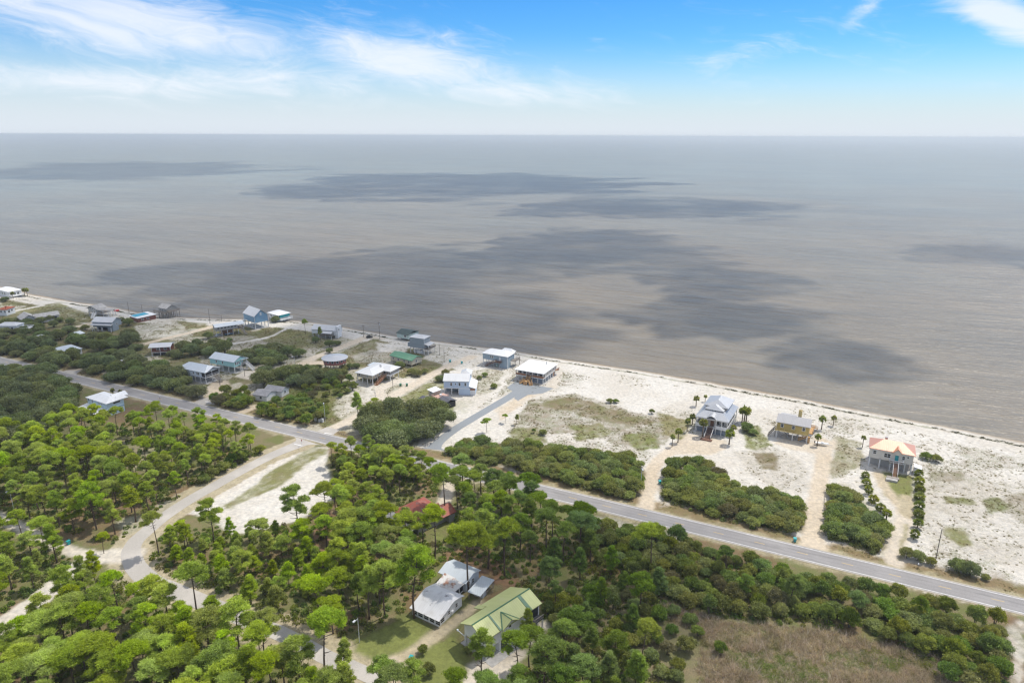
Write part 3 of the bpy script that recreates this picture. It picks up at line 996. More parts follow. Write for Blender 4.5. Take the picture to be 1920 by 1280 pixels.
def m_ground():
    m, t, p, o = new_mat('ground_sand_and_scrub')
    a = t.node('ShaderNodeAttribute', attribute_name='soil').outputs['Color']
    vg_ = t.node('ShaderNodeAttribute', attribute_name='veg').outputs['Fac']
    pos = geopos(t)
    fine = t.noise(pos, 1.9, 7, 0.72)
    mid = t.noise(pos, 0.28, 5, 0.6)
    big = t.noise(pos, 0.045, 4, 0.55)
    grit = t.noise(pos, 5.0, 3, 0.6)
    c = t.mix(t.ramp(big, 0.35, 0.65, 0, 0.5), a, t.mix(1.0, a, (0.82, 0.78, 0.72), 'MULTIPLY'))
    c = t.mix(t.ramp(grit, 0.35, 0.7, 0.0, 0.3), c, t.mix(1.0, c, (0.6, 0.55, 0.48), 'MULTIPLY'))
    c = t.mix(t.ramp(mid, 0.42, 0.68, 0.0, 0.35), c, t.mix(1.0, c, (0.80, 0.77, 0.72), 'MULTIPLY'))
    c = t.mix(t.ramp(fine, 0.5, 0.72, 0.0, 0.35), c, t.mix(1.0, c, (0.66, 0.62, 0.55), 'MULTIPLY'))
    turf = t.noise(pos, 0.75, 7, 0.7)
    c = t.mix(1.0, c, t.mix(t.ramp(turf, 0.32, 0.68, 0, 1), (0.80, 0.80, 0.80), (1.14, 1.12, 1.06)), 'MULTIPLY')
    # low plants in clumps: they cover more of the soil where the plant density is higher
    f = t.math('ADD', t.math('MULTIPLY', fine, 0.70), t.math('MULTIPLY', mid, 0.30))
    th = t.ramp(vg_, 0.0, 1.0, 0.70, 0.27, False)
    cov = t.ramp(f, t.math('SUBTRACT', th, 0.05), t.math('ADD', th, 0.10))
    cov = t.math('MULTIPLY', cov, t.ramp(vg_, 0.02, 0.12))
    hue = t.noise(pos, 0.16, 3)
    plant = t.mix(t.ramp(hue, 0.38, 0.62), (0.215, 0.170, 0.105), (0.150, 0.160, 0.055))
    plant = t.mix(t.ramp(grit, 0.35, 0.7), t.mix(1.0, plant, (0.6, 0.6, 0.6), 'MULTIPLY'), t.mix(1.0, plant, (1.5, 1.45, 1.3), 'MULTIPLY'))
    plant = t.mix(0.25, plant, a)
    c = t.mix(t.math('MULTIPLY', cov, 0.9), c, plant)
    t.put(p.inputs['Base Color'], c)
    p.inputs['Roughness'].default_value = 0.9
    p.inputs['Specular IOR Level'].default_value = 0.2
    hgt = t.math('ADD', t.math('MULTIPLY', fine, 0.5), t.math('MULTIPLY', cov, 0.5))
    t.put(p.inputs['Normal'], t.bump(hgt, 0.45, 0.25))
    return m


gme = np_mesh('ground', np.column_stack([GP[used], zz[used]]), remap[quads], [m_ground()], smooth=True)
at = gme.attributes.new('soil', 'FLOAT_COLOR', 'POINT')
at.data.foreach_set('color', np.column_stack([col[used], np.ones(len(used))]).astype(np.float32).ravel())
at = gme.attributes.new('veg', 'FLOAT', 'POINT')
at.data.foreach_set('value', veg[used].astype(np.float32))
tag(link(bpy.data.objects.new('ground', gme)), 'white sand, dune grass, lawn and pine litter ground', None, None, 'structure')


ZG = zz.reshape(ny, nx)


def ground_z(x, y):
    i = min(max(int(np.searchsorted(gx, x)), 0), nx - 1)
    j = min(max(int(np.searchsorted(gy, y)), 0), ny - 1)
    return float(ZG[j, i])


# ------------------------------------------------------------------ the sea
def m_sea():
    m, t, p, o = new_mat('sea_water')
    pos = geopos(t)
    rot = math.atan2(SHORE[20][1] - SHORE[12][1], SHORE[20][0] - SHORE[12][0])
    q = t.mapping(pos, (1, 1, 1), (0, 0, -rot))
    qx, qy, qz = t.xyz(q)
    off = t.noise(t.comb(t.math('MULTIPLY', qx, 0.004), t.math('MULTIPLY', qy, 0.004)), 1.0, 3)
    dist = t.node('ShaderNodeVectorMath', operation='LENGTH')
    t.put(dist.inputs[0], pos)
    d = dist.outputs['Value']
    # murky brown shallows over sand, greyer and greener farther out
    turb = t.math('ADD', t.ramp(d, 250, 2600, 0, 0.8), t.math('MULTIPLY', t.math('SUBTRACT', off, 0.5), 0.7), clamp=True)
    c = t.mix(turb, (0.204, 0.173, 0.128), (0.236, 0.266, 0.236))
    blot = t.noise(t.comb(t.math('MULTIPLY', qx, 0.0021), t.math('MULTIPLY', qy, 0.006)), 1.0, 5, 0.6)
    c = t.mix(t.ramp(blot, 0.40, 0.66, 0, 0.5), c, t.mix(1.0, c, (0.74, 0.80, 0.88), 'MULTIPLY'))
    # wind waves: short-crested, lying along the shore
    w1 = t.noise(t.comb(t.math('MULTIPLY', qx, 0.030), t.math('MULTIPLY', qy, 0.13)), 1.0, 4, 0.6, 0.7)
    w2 = t.noise(t.comb(t.math('MULTIPLY', qx, 0.09), t.math('MULTIPLY', qy, 0.42)), 1.0, 4, 0.65, 0.4)
    w3 = t.noise(t.comb(t.math('MULTIPLY', qx, 0.006), t.math('MULTIPLY', qy, 0.030)), 1.0, 6, 0.65, 0.5)
    h = t.math('ADD', t.math('ADD', t.math('MULTIPLY', w1, 1.0), t.math('MULTIPLY', w2, t.ramp(d, 250, 1500, 0.36, 0.04))), t.math('MULTIPLY', w3, 1.8))
    # wave shading painted into the colour as stripes; a few small whitecaps
    c = t.mix(t.ramp(t.math('ADD', t.math('MULTIPLY', w1, .5), t.math('MULTIPLY', w3, .5)), 0.36, 0.64, 0.0, 0.5), t.mix(1.0, c, (1.14, 1.12, 1.1), 'MULTIPLY'), t.mix(1.0, c, (0.62, 0.64, 0.68), 'MULTIPLY'))
    wc = t.noise(t.comb(t.math('MULTIPLY', qx, 0.22), t.math('MULTIPLY', qy, 0.5)), 1.0, 5, 0.7)
    c = t.mix(t.ramp(wc, 0.735, 0.77, 0, 0.6), c, (0.6, 0.6, 0.58))
    t.put(p.inputs['Base Color'], c)
    p.inputs['IOR'].default_value = 1.33
    p.inputs['Specular IOR Level'].default_value = 0.28
    t.put(p.inputs['Roughness'], t.ramp(d, 200, 4000, 0.32, 0.40))
    b = t.node('ShaderNodeBump')
    t.put(b.inputs['Strength'], t.ramp(d, 250, 3500, 0.9, 0.22))
    b.inputs['Distance'].default_value = 2.6
    t.put(b.inputs['Height'], h)
    t.put(p.inputs['Normal'], b.outputs[0])
    return m


sv = np.array([(-60000, -3000, SEA_Z), (60000, -3000, SEA_Z), (60000, 70000, SEA_Z), (-60000, 70000, SEA_Z)])
tag(link(bpy.data.objects.new('sea', np_mesh('sea', sv, [(0, 1, 2, 3)], [m_sea()]))), 'grey brown sea reaching to the horizon', None, None, 'structure')


# ------------------------------------------------------------------ roads
def ribbon(name, line, width, z, mat, parent=None, th=0.05, kind='structure', label=None, taper=None):
    """paved strip along a polyline, cross-section u kept as UV for wear"""
    pts = np.asarray(line, float)
    for _ in range(2):     # round the corners
        new = [pts[0]]
        for a, b in zip(pts[:-1], pts[1:]):
            new += [a * 0.75 + b * 0.25, a * 0.25 + b * 0.75]
        pts = np.array(new + [pts[-1]])
    tg = np.gradient(pts, axis=0)
    tg /= np.hypot(tg[:, 0], tg[:, 1])[:, None]
    nm = np.column_stack([-tg[:, 1], tg[:, 0]])
    hw = np.full(len(pts), width / 2.0) if taper is None else np.interp(np.linspace(0, 1, len(pts)), taper[0], taper[1])
    wob = (fbm(pts, 0.2, 5) - 0.5) * 0.5 if width < 8 else 0 * hw
    a, b = pts + nm * (hw + wob)[:, None], pts - nm * (hw - wob)[:, None]
    n_ = len(pts)
    V = np.vstack([np.column_stack([a, np.full(n_, z)]), np.column_stack([b, np.full(n_, z)]),
                   np.column_stack([a, np.full(n_, z - th)]), np.column_stack([b, np.full(n_, z - th)])])
    F_ = []
    for i in range(n_ - 1):
        F_ += [(i, n_ + i, n_ + i + 1, i + 1), (2 * n_ + i, i, i + 1, 2 * n_ + i + 1), (n_ + i, 3 * n_ + i, 3 * n_ + i + 1, n_ + i + 1)]
    me = np_mesh(name, V, F_, [mat])
    uv = me.uv_layers.new(name='UVMap')
    s_ = np.concatenate([[0], np.cumsum(np.hypot(*np.diff(pts, axis=0).T))])
    U = np.concatenate([hw, -hw, hw, -hw])
    S = np.tile(s_, 4)
    li = np.array(F_).ravel()
    uv.data.foreach_set('uv', np.column_stack([U[li], S[li]]).astype(np.float32).ravel())
    o = link(bpy.data.objects.new(name, me), parent)
    if parent is None:
        tag(o, label, None, None, kind)
    return o


def road_pt(s, off=0.0):
    return np.array((0, RB)) + RDIR * s + RNRM * off


S0, S1 = -620.0, 420.0
road = ribbon('road', [road_pt(s) for s in np.arange(S0, S1 + 1, 40)], 8.6, 0.06, M['asphalt'], label='straight two lane asphalt road behind the beach houses')
for off in (3.35, -3.35):
    ribbon('edge_line', [road_pt(s, off) for s in np.arange(S0, S1 + 1, 40)], 0.2, 0.075, M['line_white'], road, 0.01)
dash0 = (G(1504, 1038) - np.array((0, RB))) @ RDIR
dash_me = None
k0, k1 = int((-300 - dash0) // 12.19), int((200 - dash0) // 12.19)
for k in range(k0, k1):
    c_ = road_pt(dash0 + k * 12.19)
    if dash_me is None:
        dash_me = MB().box(-1.52, 1.52, -0.13, 0.13, 0.0, 0.012).mesh('lane_dash', M['line_yellow'])
    o = bpy.data.objects.new('lane_dash', dash_me)
    o.location = (c_[0], c_[1], 0.064)
    o.rotation_euler = (0, 0, math.atan2(RDIR[1], RDIR[0]))
    link(o, road)
side = ribbon('side_road', SIDE, 6.0, 0.04, M['asphalt_side'], label='pale worn side road winding down into the pines',
              taper=([0, .02, .06, .12, .35, .5, .8, 1], [10, 6.0, 3.4, 2.6, 2.5, 2.9, 2.2, 2.0]))
drive = ribbon('driveway', DRIVE, 4.4, 0.045, M['asphalt_new'], label='new grey asphalt drive leading to the white roofed house',
               taper=([0, .08, .2, 1], [6.0, 2.8, 2.2, 2.3]))
pad = MB()
pg = [G(*px('R4', *q)) for q in [(470, 455), (545, 400), (680, 432), (845, 460), (760, 500), (640, 512), (560, 560), (530, 540), (545, 500)]]
pad.prism([tuple(p) for p in pg], 0.0, 0.041)
pad.build('parking_apron', M['asphalt_new'], drive)
# mouths of the lanes that meet the highway
for nm_, a, b, wd in [('lane_mouth', (598, 818), (625, 803), 8.0), ('lane_mouth', (378, 758), (392, 746), 8.0), ('lane_mouth', (118, 705), (138, 694), 9.0)]:
    A, B = G(*a), G(*b)
    ribbon(nm_, [A, (A + B) / 2, B], wd, 0.035, M['asphalt_side'], road, 0.04, taper=([0, .5, 1], [wd * .8, wd * .5, wd * .42]))
for a, b in [((608, 812), (622, 813.5)), ((552, 832), (567, 836)), ((385, 752.5), (397, 755))]:
    A, B = G(*a), G(*b)
    ribbon('stop_line', [A, (A + B) / 2, B], 0.55, 0.072, M['line_white'], road, 0.01)


# ------------------------------------------------------------------ houses
FOOT = []          # plan rectangles, kept clear of trees


class HS:
    """a house set out from three corners of its eaves; local x runs along the front, y goes back"""
    def __init__(s, name, label, k, p0, p1, p2, z=None, base=None, which=1, W=None, L=None, cat='house', group=None, rot=0.0):
        if z is None:
            b, e = px(k, *base), px(k, *(p0, p1)[which])
            z = height_at(b, e[1])
        a = [G(*px(k, *p), z=z) for p in (p0, p1, p2)]
        e = a[1] - a[0]
        s.L = L or float(np.hypot(*e))
        u = e / np.hypot(*e)
        if rot:
            c_r, s_r = math.cos(math.radians(rot)), math.sin(math.radians(rot))
            u = np.array([c_r * u[0] - s_r * u[1], s_r * u[0] + c_r * u[1]])
        n_ = np.array([-u[1], u[0]])
        s.W = W or float((a[2] - a[1]) @ n_)
        s.z = z
        s.u, s.n, s.o = u, n_, a[0]
        s.root = empty(name, (a[0][0], a[0][1], 0), math.atan2(u[1], u[0]))
        tag(s.root, label, cat, group)
        FOOT.append((a[0], u, n_, s.L, s.W))
        s.wb = None
        print(f'HS {name} L={s.L:.1f} W={s.W:.1f} z={z:.1f}')

    def put(s, name, mat, mb, parent=None):
        return mb.build(name, M[mat], parent or s.root)

    def box(s, name, mat, *b, parent=None):
        return s.put(name, mat, MB().box(*b), parent)

    def walls(s, mat, x0, x1, y0, y1, z0, z1, name='wall'):
        s.wb = (x0, x1, y0, y1)
        return s.box(name, mat, x0, x1, y0, y1, z0, z1)

    def posts(s, spots, z1, wd=0.28, mat='post', z0=-0.6):
        me = MB().box(-wd / 2, wd / 2, -wd / 2, wd / 2, z0, z1).mesh('post', M[mat])
        for x, y in spots:
            o = bpy.data.objects.new('post', me)
            o.location = (x, y, 0)
            link(o, s.root)

    def ring(s, x0, x1, y0, y1, nx_, ny_):
        r = []
        for i in range(nx_):
            for j in range(ny_):
                r.append((x0 + (x1 - x0) * i / (nx_ - 1), y0 + (y1 - y0) * j / (ny_ - 1)))
        return r

    def win(s, face, q, z, wd=1.0, ht=1.3, name='window', fr='trim', gl='glass', wb=None, split=True):
        """window on a wall of the last block: face F/B/L/R, q metres along that wall, z sill"""
        x0, x1, y0, y1 = wb or s.wb
        if face == 'F':
            org, t, nn = (x0 + q, y0), (1, 0), (0, -1)
        elif face == 'B':
            org, t, nn = (x0 + q, y1), (1, 0), (0, 1)
        elif face == 'R':
            org, t, nn = (x1, y0 + q), (0, 1), (1, 0)
        else:
            org, t, nn = (x0, y0 + q), (0, 1), (-1, 0)

        def bx(mb, a0, a1, b0, b1, d0, d1):
            P_, Q_ = [], []
            xs = sorted([org[0] + t[0] * a0 + nn[0] * d0, org[0] + t[0] * a1 + nn[0] * d1])
            ys = sorted([org[1] + t[1] * a0 + nn[1] * d0, org[1] + t[1] * a1 + nn[1] * d1])
            return mb.box(xs[0], xs[1], ys[0], ys[1], b0, b1)
        h_ = wd / 2
        f = MB()
        bx(f, -h_ - .13, -h_, z - .13, z + ht + .13, -.02, .07)
        bx(f, h_, h_ + .13, z - .13, z + ht + .13, -.02, .07)
        bx(f, -h_, h_, z + ht, z + ht + .13, -.02, .068)
        bx(f, -h_, h_, z - .13, z, -.02, .068)
        if split and ht > 0.9:
            bx(f, -h_, h_, z + ht * .5 - .04, z + ht * .5 + .04, -.02, .055)
        o = s.put(name, fr, f)
        g = bx(MB(), -h_, h_, z, z + ht, -.02, .03)
        s.put('pane', gl, g, o)
        return o

    def stairs(s, top, bot, wd, mat='wood_grey', rail=True, railmat=None, name='stairs'):
        a, b = Vector(top), Vector(bot)
        n_ = max(3, int(abs(a.z - b.z) / 0.19))
        d = (b - a)
        hd = Vector((d.x, d.y, 0)).normalized()
        sd = Vector((-hd.y, hd.x, 0))
        mb = MB()
        for i in range(n_):
            c = a + d * ((i + 0.5) / n_)
            mb.bar(c - sd * wd / 2, c + sd * wd / 2, d.xy.length / n_ * 1.02, 0.06)
        for q in (-1, 1):
            mb.bar(a + sd * q * wd / 2 - Vector((0, 0, .12)), b + sd * q * wd / 2 - Vector((0, 0, .12)), 0.08, 0.3)
        o = s.put(name, mat, mb)
        if rail:
            r = MB()
            for q in (-1, 1):
                r.bar(a + sd * q * wd / 2 + Vector((0, 0, .95)), b + sd * q * wd / 2 + Vector((0, 0, .95)), 0.12, 0.14)
                r.bar(a + sd * q * wd / 2 + Vector((0, 0, .5)), b + sd * q * wd / 2 + Vector((0, 0, .5)), 0.06, 0.06)
                for i in range(5):
                    c = a + d * (i / 4) + sd * q * wd / 2
                    r.bar(c - Vector((0, 0, .1)), c + Vector((0, 0, 1.0)), 0.12)
            s.put('handrail', railmat or mat, r, o)
        return o

    def deck(s, x0, x1, y0, y1, z, mat='wood_grey', rail='FLRB', railmat=None, name='deck'):
        o = s.box(name, mat, x0, x1, y0, y1, z - .28, z)
        r = MB()
        ed = {'F': ((x0, y0), (x1, y0)), 'B': ((x0, y1), (x1, y1)), 'L': ((x0, y0), (x0, y1)), 'R': ((x1, y0), (x1, y1))}
        for e in rail:
            (ax, ay), (bx_, by) = ed[e]
            r.bar((ax, ay, z + 1.0), (bx_, by, z + 1.0), 0.12, 0.1)
            r.bar((ax, ay, z + .15), (bx_, by, z + .15), 0.06, 0.08)
            n_ = max(2, int(math.hypot(bx_ - ax, by - ay) / 0.45))
            for i in range(n_ + 1):
                x, y = ax + (bx_ - ax) * i / n_, ay + (by - ay) * i / n_
                r.bar((x, y, z), (x, y, z + 1.0), 0.11 if i % 4 == 0 else 0.06)
        if r.v:
            s.put('railing', railmat or mat, r, o)
        return o


# --- grey gabled house with the long brown front stair
h = HS('beach_house', 'grey metal roofed stilt house with clerestory and long brown front stair', 'A', (250, 635), (920, 765), (1050, 435), base=(860, 1075))
L, W, z = h.L, h.W, h.z
rf = h.put('roof', 'roof_grey', MB().slab([(0, 0, z), (L, 0, z), (L - 3.1, 3.6, z + 2.2), (3.1, 3.6, z + 2.2)])
           .slab([(L, 0, z), (L, W, z), (L - 3.1, W - 3.1, z + 2.2), (L - 3.1, 3.6, z + 2.2)])
           .slab([(L, W, z), (0, W, z), (3.1, W - 3.1, z + 2.2), (L - 3.1, W - 3.1, z + 2.2)])
           .slab([(0, W, z), (0, 0, z), (3.1, 3.6, z + 2.2), (3.1, W - 3.1, z + 2.2)]))
h.put('eave_trim', 'trim', MB().box(0.05, L - .05, 0.02, 0.2, z - .42, z - .17).box(L - .2, L - .03, .2, W, z - .42, z - .17).box(.03, .2, .2, W, z - .42, z - .17), rf)
h.box('clerestory_wall', 'greige', 2.5, L - 2.5, 7.2, W - 2.2, z + .6, z + 3.3)
h.wb = (2.5, L - 2.5, 7.2, W - 2.2)
h.win('F', 7.6, z + 2.5, .8, .6)
h.put('clerestory_roof', 'roof_grey', MB().hip(1.7, L - 1.7, 6.4, W - 1.2, z + 3.3, 2.1, 'y', 3.2))
h.box('dormer_wall', 'greige', 3.5, L - 3.7, 4.4, 7.4, z + .9, z + 2.7)
h.wb = (3.5, L - 3.7, 4.4, 7.4)
h.win('F', 2.6, z + 1.7, .8, .75)
h.win('F', 3.6, z + 1.7, .8, .75)
h.put('dormer_roof', 'roof_grey', MB().hip(2.9, L - 3.1, 3.7, 9.5, z + 2.7, 1.5, 'y', 2.2))
h.walls('greige', 1.4, L - 1.4, 2.4, W - 1.6, 3.3, z - .1)
h.win('F', 7.8, 4.2, 1.1, 1.5)
h.win('F', 9.6, 4.2, 1.1, 1.5)
h.win('F', 1.6, 4.2, 1.1, 1.5)
for q in (3, 7, 11):
    h.win('R', q, 4.2, 1.0, 1.4)
    h.win('L', q, 4.2, 1.0, 1.4)
h.deck(.3, L - .3, .35, W - .5, 3.3, 'wood_grey', 'LR', 'trim', 'porch_deck')
h.box('porch_rail', 'trim', .35, 5.0, .36, .46, 3.32, 4.2)
h.box('porch_rail', 'trim', 8.6, L - .35, .36, .46, 3.32, 4.2)
h.box('porch_beam', 'trim', .28, L - .28, .22, .345, 2.75, 3.31)
h.posts([(.5, .55), (3.9, .55), (5.1, .55), (8.7, .55), (11.0, .55), (L - .5, .55)], z - .25, .34)
h.posts([(.5, y) for y in (5, 9.5, 14, W - .8)] + [(L - .5, y) for y in (5, 9.5, 14, W - .8)], z - .25, .3)
for a, b in [(.9, 3.6), (8.95, L - .9)]:
    h.box('garage_door', 'steel', a, b, 1.3, 1.42, 0, 2.75)
h.box('ground_wall', 'steel', .9, L - .9, 1.42, W - 1, 0, 3.0)
h.box('slab', 'concrete', -.6, L + .5, -.8, W, -.3, .07)
ar = MB()
pts = []
for i in range(9):
    t_ = i / 8
    pts.append((4.8 + 4.1 * t_, z + .15 + 1.35 * math.sin(math.pi * t_) ** .8))
for (xa, za), (xb, zb) in zip(pts[:-1], pts[1:]):
    ar.slab([(xa, -.7, za), (xb, -.7, zb), (xb, 3.4, zb + .5), (xa, 3.4, za + .5)], .16)
h.put('portico_roof', 'roof_grey', ar)
h.box('portico_wall', 'greige', 5.3, 8.4, 1.5, 2.35, 3.3, z + 1.1)
d_ = h.box('door', 'wood_brown', 6.2, 7.6, 1.42, 1.499, 3.32, 5.6)
h.stairs((6.85, .3, 3.3), (6.85, -5.4, .3), 2.6, 'wood_brown', True, 'trim')
h.box('stair_landing', 'wood_brown', 4.4, 9.0, -7.2, -5.4, 0, .38)

# --- yellow house
h = HS('beach_house', 'yellow stilt house with grey roof, tall chimney and three front windows', 'B', (320, 510), (1150, 665), (1200, 440), base=(1080, 1060), W=9.0)
L, W, z = h.L, h.W, h.z
zf = 3.7
h.wb = (.5, L - .5, .7, W - .7)
h.put('wall', 'yellow', MB().gwall(.5, L - .5, .7, W - .7, zf, z - .2, 1.75, 'x'))
h.put('roof', 'roof_dull', MB().gable(0, L, 0, W, z, 2.0, 'x'))
for q in (2.0, 6.3, 10.2):
    h.win('F', q, zf + 1.35, .95, 1.4)
h.put('porch_roof', 'roof_dull', MB().slab([(.6, W - .6, z + .55), (6.6, W - .6, z + .55), (6.6, W + 2.2, z + .1), (.6, W + 2.2, z + .1)]))
c_ = h.box('chimney', 'yellowtrim', 7.6, 8.9, W * .62, W * .62 + 1.2, zf, z + 4.3)
h.put('chimney_pots', 'yellowtrim', MB().box(7.65, 7.95, W * .62 + .1, W * .62 + .4, z + 4.3, z + 4.7).box(8.1, 8.4, W * .62 + .3, W * .62 + .6, z + 4.3, z + 4.75).box(8.55, 8.85, W * .62 + .7, W * .62 + 1., z + 4.3, z + 4.7), c_)
h.deck(.1, 7.4, -.55, .69, zf + .25, 'yellowtrim', 'FLR', 'yellowtrim', 'front_deck')
h.box('floor_beam', 'yellowtrim', .5, L - .5, .705, .9, zf - .45, zf)
h.posts([(.7, .2), (6.9, .2), (L - .8, .9)] + h.ring(.9, L - .9, 3.4, W - 1, 4, 3), zf, .34)
h.put('lattice', 'wood_grey', MB().bar((2.2, 2.6, .4), (5.8, 2.6, 3.2), .12).bar((2.2, 2.6, 3.2), (5.8, 2.6, .4), .12).bar((1, 2.6, 1.0), (L - 1, 2.6, 1.0), .1).bar((1, 2.6, 2.4), (L - 1, 2.6, 2.4), .1))
h.stairs((9.0, 1.8, .2), (12.2, 1.8, 2.6), .9, 'wood_new')
h.box('stair_box', 'wood_new', 12.2, 13.4, 1.1, 2.4, .0, 2.6)
h.deck(L - .4, L + .9, 2.6, W + 1, zf, 'wood_new', 'RB')
h.stairs((L + .3, W + 1, zf), (L + 1.2, W + 8, .6), 1.2, 'wood_new', True, None, 'beach_walkway')
h.stairs((-.2, 1.2, zf), (-2.6, 1.2, .1), 1.2, 'wood_grey')
h.posts([(-.1, 6), (-.1, 2)], zf, .25, 'wood_grey')
h.box('slab', 'concrete', -.3, L, 1, W, -.3, .06)

# --- orange hipped house
h = HS('beach_house', 'off white stilt house with orange hipped metal roof and straight front stair', 'C', (345, 450), (1370, 640), (1345, 400), base=(1240, 1060))
L, W, z = h.L, h.W, h.z
zf = 4.1
h.walls('offwhite', .6, L - .6, .6, W - .6, zf, z - .15)
rf = h.put('roof', 'roof_orange', MB().hip(0, L, 0, W, z, 2.4, 'x', 4.6))
h.put('eave_trim', 'trim', MB().box(-.02, L + .02, -.04, .1, z - .34, z - .21).box(-.04, .1, .1, W, z - .34, z - .21).box(L - .1, L + .04, .1, W, z - .34, z - .21), rf)
xs = 9.4
h.put('dormer_roof', 'roof_orange', MB().gable(xs - 1.5, xs + 1.6, -.6, 3.2, z + .02, 1.55, 'y'))
h.put('dormer_wall', 'offwhite', MB().gwall(xs - 1.2, xs + 1.3, -.1, 2.4, z - 1.0, z, 1.2, 'y'))
h.win('F', 1.5, zf + 1.5, .95, 1.2)
h.win('F', 5.2, zf + .9, .95, 1.5)
h.win('F', 6.25, zf + .9, .95, 1.5)
h.win('F', 12.4, zf + 2.0, .5, .6, split=False)
h.win('F', 11.0, zf + 1.2, .8, 1.2)
d_ = h.box('door', 'teal', xs - .55, xs + .65, .52, .599, zf + .05, zf + 2.3)
h.deck(xs - 2.2, xs + 2.4, -1.4, .5, zf, 'wood_grey', 'FLR', 'trim', 'porch')
h.stairs((xs, -1.4, zf), (xs, -6.3, 1.0), 1.6, 'wood_red', True, 'trim')
h.box('landing', 'wood_grey', xs - 2.6, xs + 1.4, -8.0, -6.3, .6, 1.0)
h.box('planter', 'concrete', xs - 2.8, xs + .9, -9.6, -8.0, 0, .9)
h.posts([(.8, .8), (4.2, .8), (7.7, .8), (L - 2.9, .8), (L - .8, .8)] + h.ring(.8, L - .8, 4.6, W - .9, 5, 2), zf, .42)
h.box('enclosure', 'greige', 1.0, L - 1.2, 3.4, W - 1.2, 0, zf)
h.box('floor_beam', 'offwhite', .6, L - .6, .59, .85, zf - .35, zf - .002)
h.put('shed_roof', 'roof_white', MB().slab([(L + .1, 1.2, 3.0), (L + 2.7, 1.2, 2.5), (L + 2.7, 4.8, 2.5), (L + .1, 4.8, 3.0)]))
h.box('shed', 'white', L + .3, L + 2.5, 1.5, 4.5, 0, 2.4)
h.box('slab', 'concrete', -.2, L + .2, .2, W, -.3, .06)
h.box('roof_vent', 'roof_grey', L * .33, L * .33 + .9, W * .8, W * .8 + .6, z + .8, z + 2.0)

# --- blue grey stilt house
h = HS('beach_house', 'blue grey stilt house with hipped white roof and dark side stair', 'D', (150, 240), (700, 330), (830, 230), base=(690, 590))
L, W, z = h.L, h.W, h.z
zf = 3.5
h.walls('bluegrey', .4, L - .4, .4, W - .4, zf, z - .15)
h.put('roof', 'roof_white', MB().hip(0, L, 0, W, z, 2.0, 'x', 4.0))
h.put('porch_roof', 'roof_white', MB().hip(L * .45, L * .95, W - 1.5, W + 2.6, z + .05, 1.6, 'x', 2.0))
h.box('ground_room', 'bluegrey', L - 5.2, L - .4, .41, 4.2, 0, zf - .002)
h.win('F', 5.0, zf + 1.3, .8, 1.2)
h.win('F', 6.1, zf + 1.3, .8, 1.2)
h.box('door', 'white', 10.4, 11.4, .3, .399, zf + .1, zf + 2.3)
h.deck(9.0, 12.2, -1.3, .38, zf, 'wood_brown', 'FR')
h.stairs((9.0, -.5, zf), (2.6, -.6, .2), 1.2, 'wood_brown')
h.box('corner_trim', 'trim', L - .42, L - .28, .3, .5, 0, z - .2)
h.posts(h.ring(.6, L - 5.6, .7, W - .7, 4, 3), zf, .26, 'post')
h.deck(L - .4, L + 2.2, W * .5, W + 1.5, zf, 'wood_grey', 'FRB')
h.posts([(L + 2, W * .55), (L + 2, W + 1.2)], zf, .25, 'wood_grey')
h.box('slab', 'concrete', .2, L, .2, W, -.3, .06)
h.box('storage', 'mint', 8.2, 9.2, 1.0, 2.2, 0.06, 1.5)

# --- new house with the big white roof
h = HS('beach_house', 'wide new house with flat looking white metal roof over open garage bays', 'D', (840, 585), (1465, 690), (1750, 470), base=(1425, 920))
L, W, z = h.L, h.W, h.z
zf = 2.95
h.walls('greige', .9, L - .5, 2.4, W - .9, zf, z - .15)
h.put('roof', 'roof_white', MB().hip(0, L, 0, W, z, 1.25, 'y', 7.5))
h.deck(.6, L - .5, .5, 2.4, zf + .05, 'wood_red', '', None, 'front_porch')
for a, b in [(.6, 6.3), (9.9, L - .5)]:
    h.box('porch_rail', 'wood_red', a, b, .45, .56, zf + .1, zf + 1.05)
h.posts([(.8, .7), (4.2, .7), (6.4, .7), (9.8, .7), (12.8, .7), (L - .7, .7)], z - .2, .3)
for q in (1.5, 4.0, 7.5, 10.2, 13):
    h.win('F', q, zf + .6, 1.2, 1.4)
for q in (3, 7, 11):
    h.win('R', q, zf + .9, 1.0, .9)
h.box('floor_band', 'trim', .55, L - .45, .42, .78, zf - .3, zf - .24 + .25)
h.box('floor_band', 'trim', L - .62, L - .44, .79, W - .8, zf - .3, zf + .02)
h.posts([(L - .6, y) for y in (3.6, 6.6, 9.6, 12.6, 15.2)], zf, .36)
h.box('garage_wall', 'steel', 9.9, L - 1.1, 1.5, W - 1.2, 0, zf - .3)
h.box('garage_door', 'steel', 10.2, 12.6, 1.38, 1.49, 0, 2.5)
h.box('garage_wall', 'wood_red', L - 1.09, L - .75, 12.9, 15.0, 0, zf - .32)
h.posts(h.ring(1, 7.5, 4, W - 1.5, 3, 4), zf, .3)
h.box('slab', 'concrete', -.2, L + .2, .1, W, -.3, .07)
h.deck(L - .5, L + .6, W * .86, W + .4, zf + .05, 'wood_red', 'R')
sx = 8.1
h.box('stair_landing', 'wood_new', sx - 1.5, sx + 1.5, -3.0, -1.2, 1.35, 1.5)
h.stairs((sx, .45, zf + .05), (sx, -1.2, 1.5), 2.0, 'wood_new')
h.stairs((sx - 1.5, -2.1, 1.5), (sx - 3.4, -3.6, .05), 1.5, 'wood_new')
h.stairs((sx + 1.5, -2.1, 1.5), (sx + 3.2, -3.9, .05), 1.5, 'wood_new')
h.stairs((sx, -3.0, 1.5), (sx, -4.6, .05), 1.6, 'wood_new')
h.box('roof_vent', 'roof_grey', L * .72, L * .72 + .35, W * .72, W * .72 + .35, z + .6, z + 1.9)

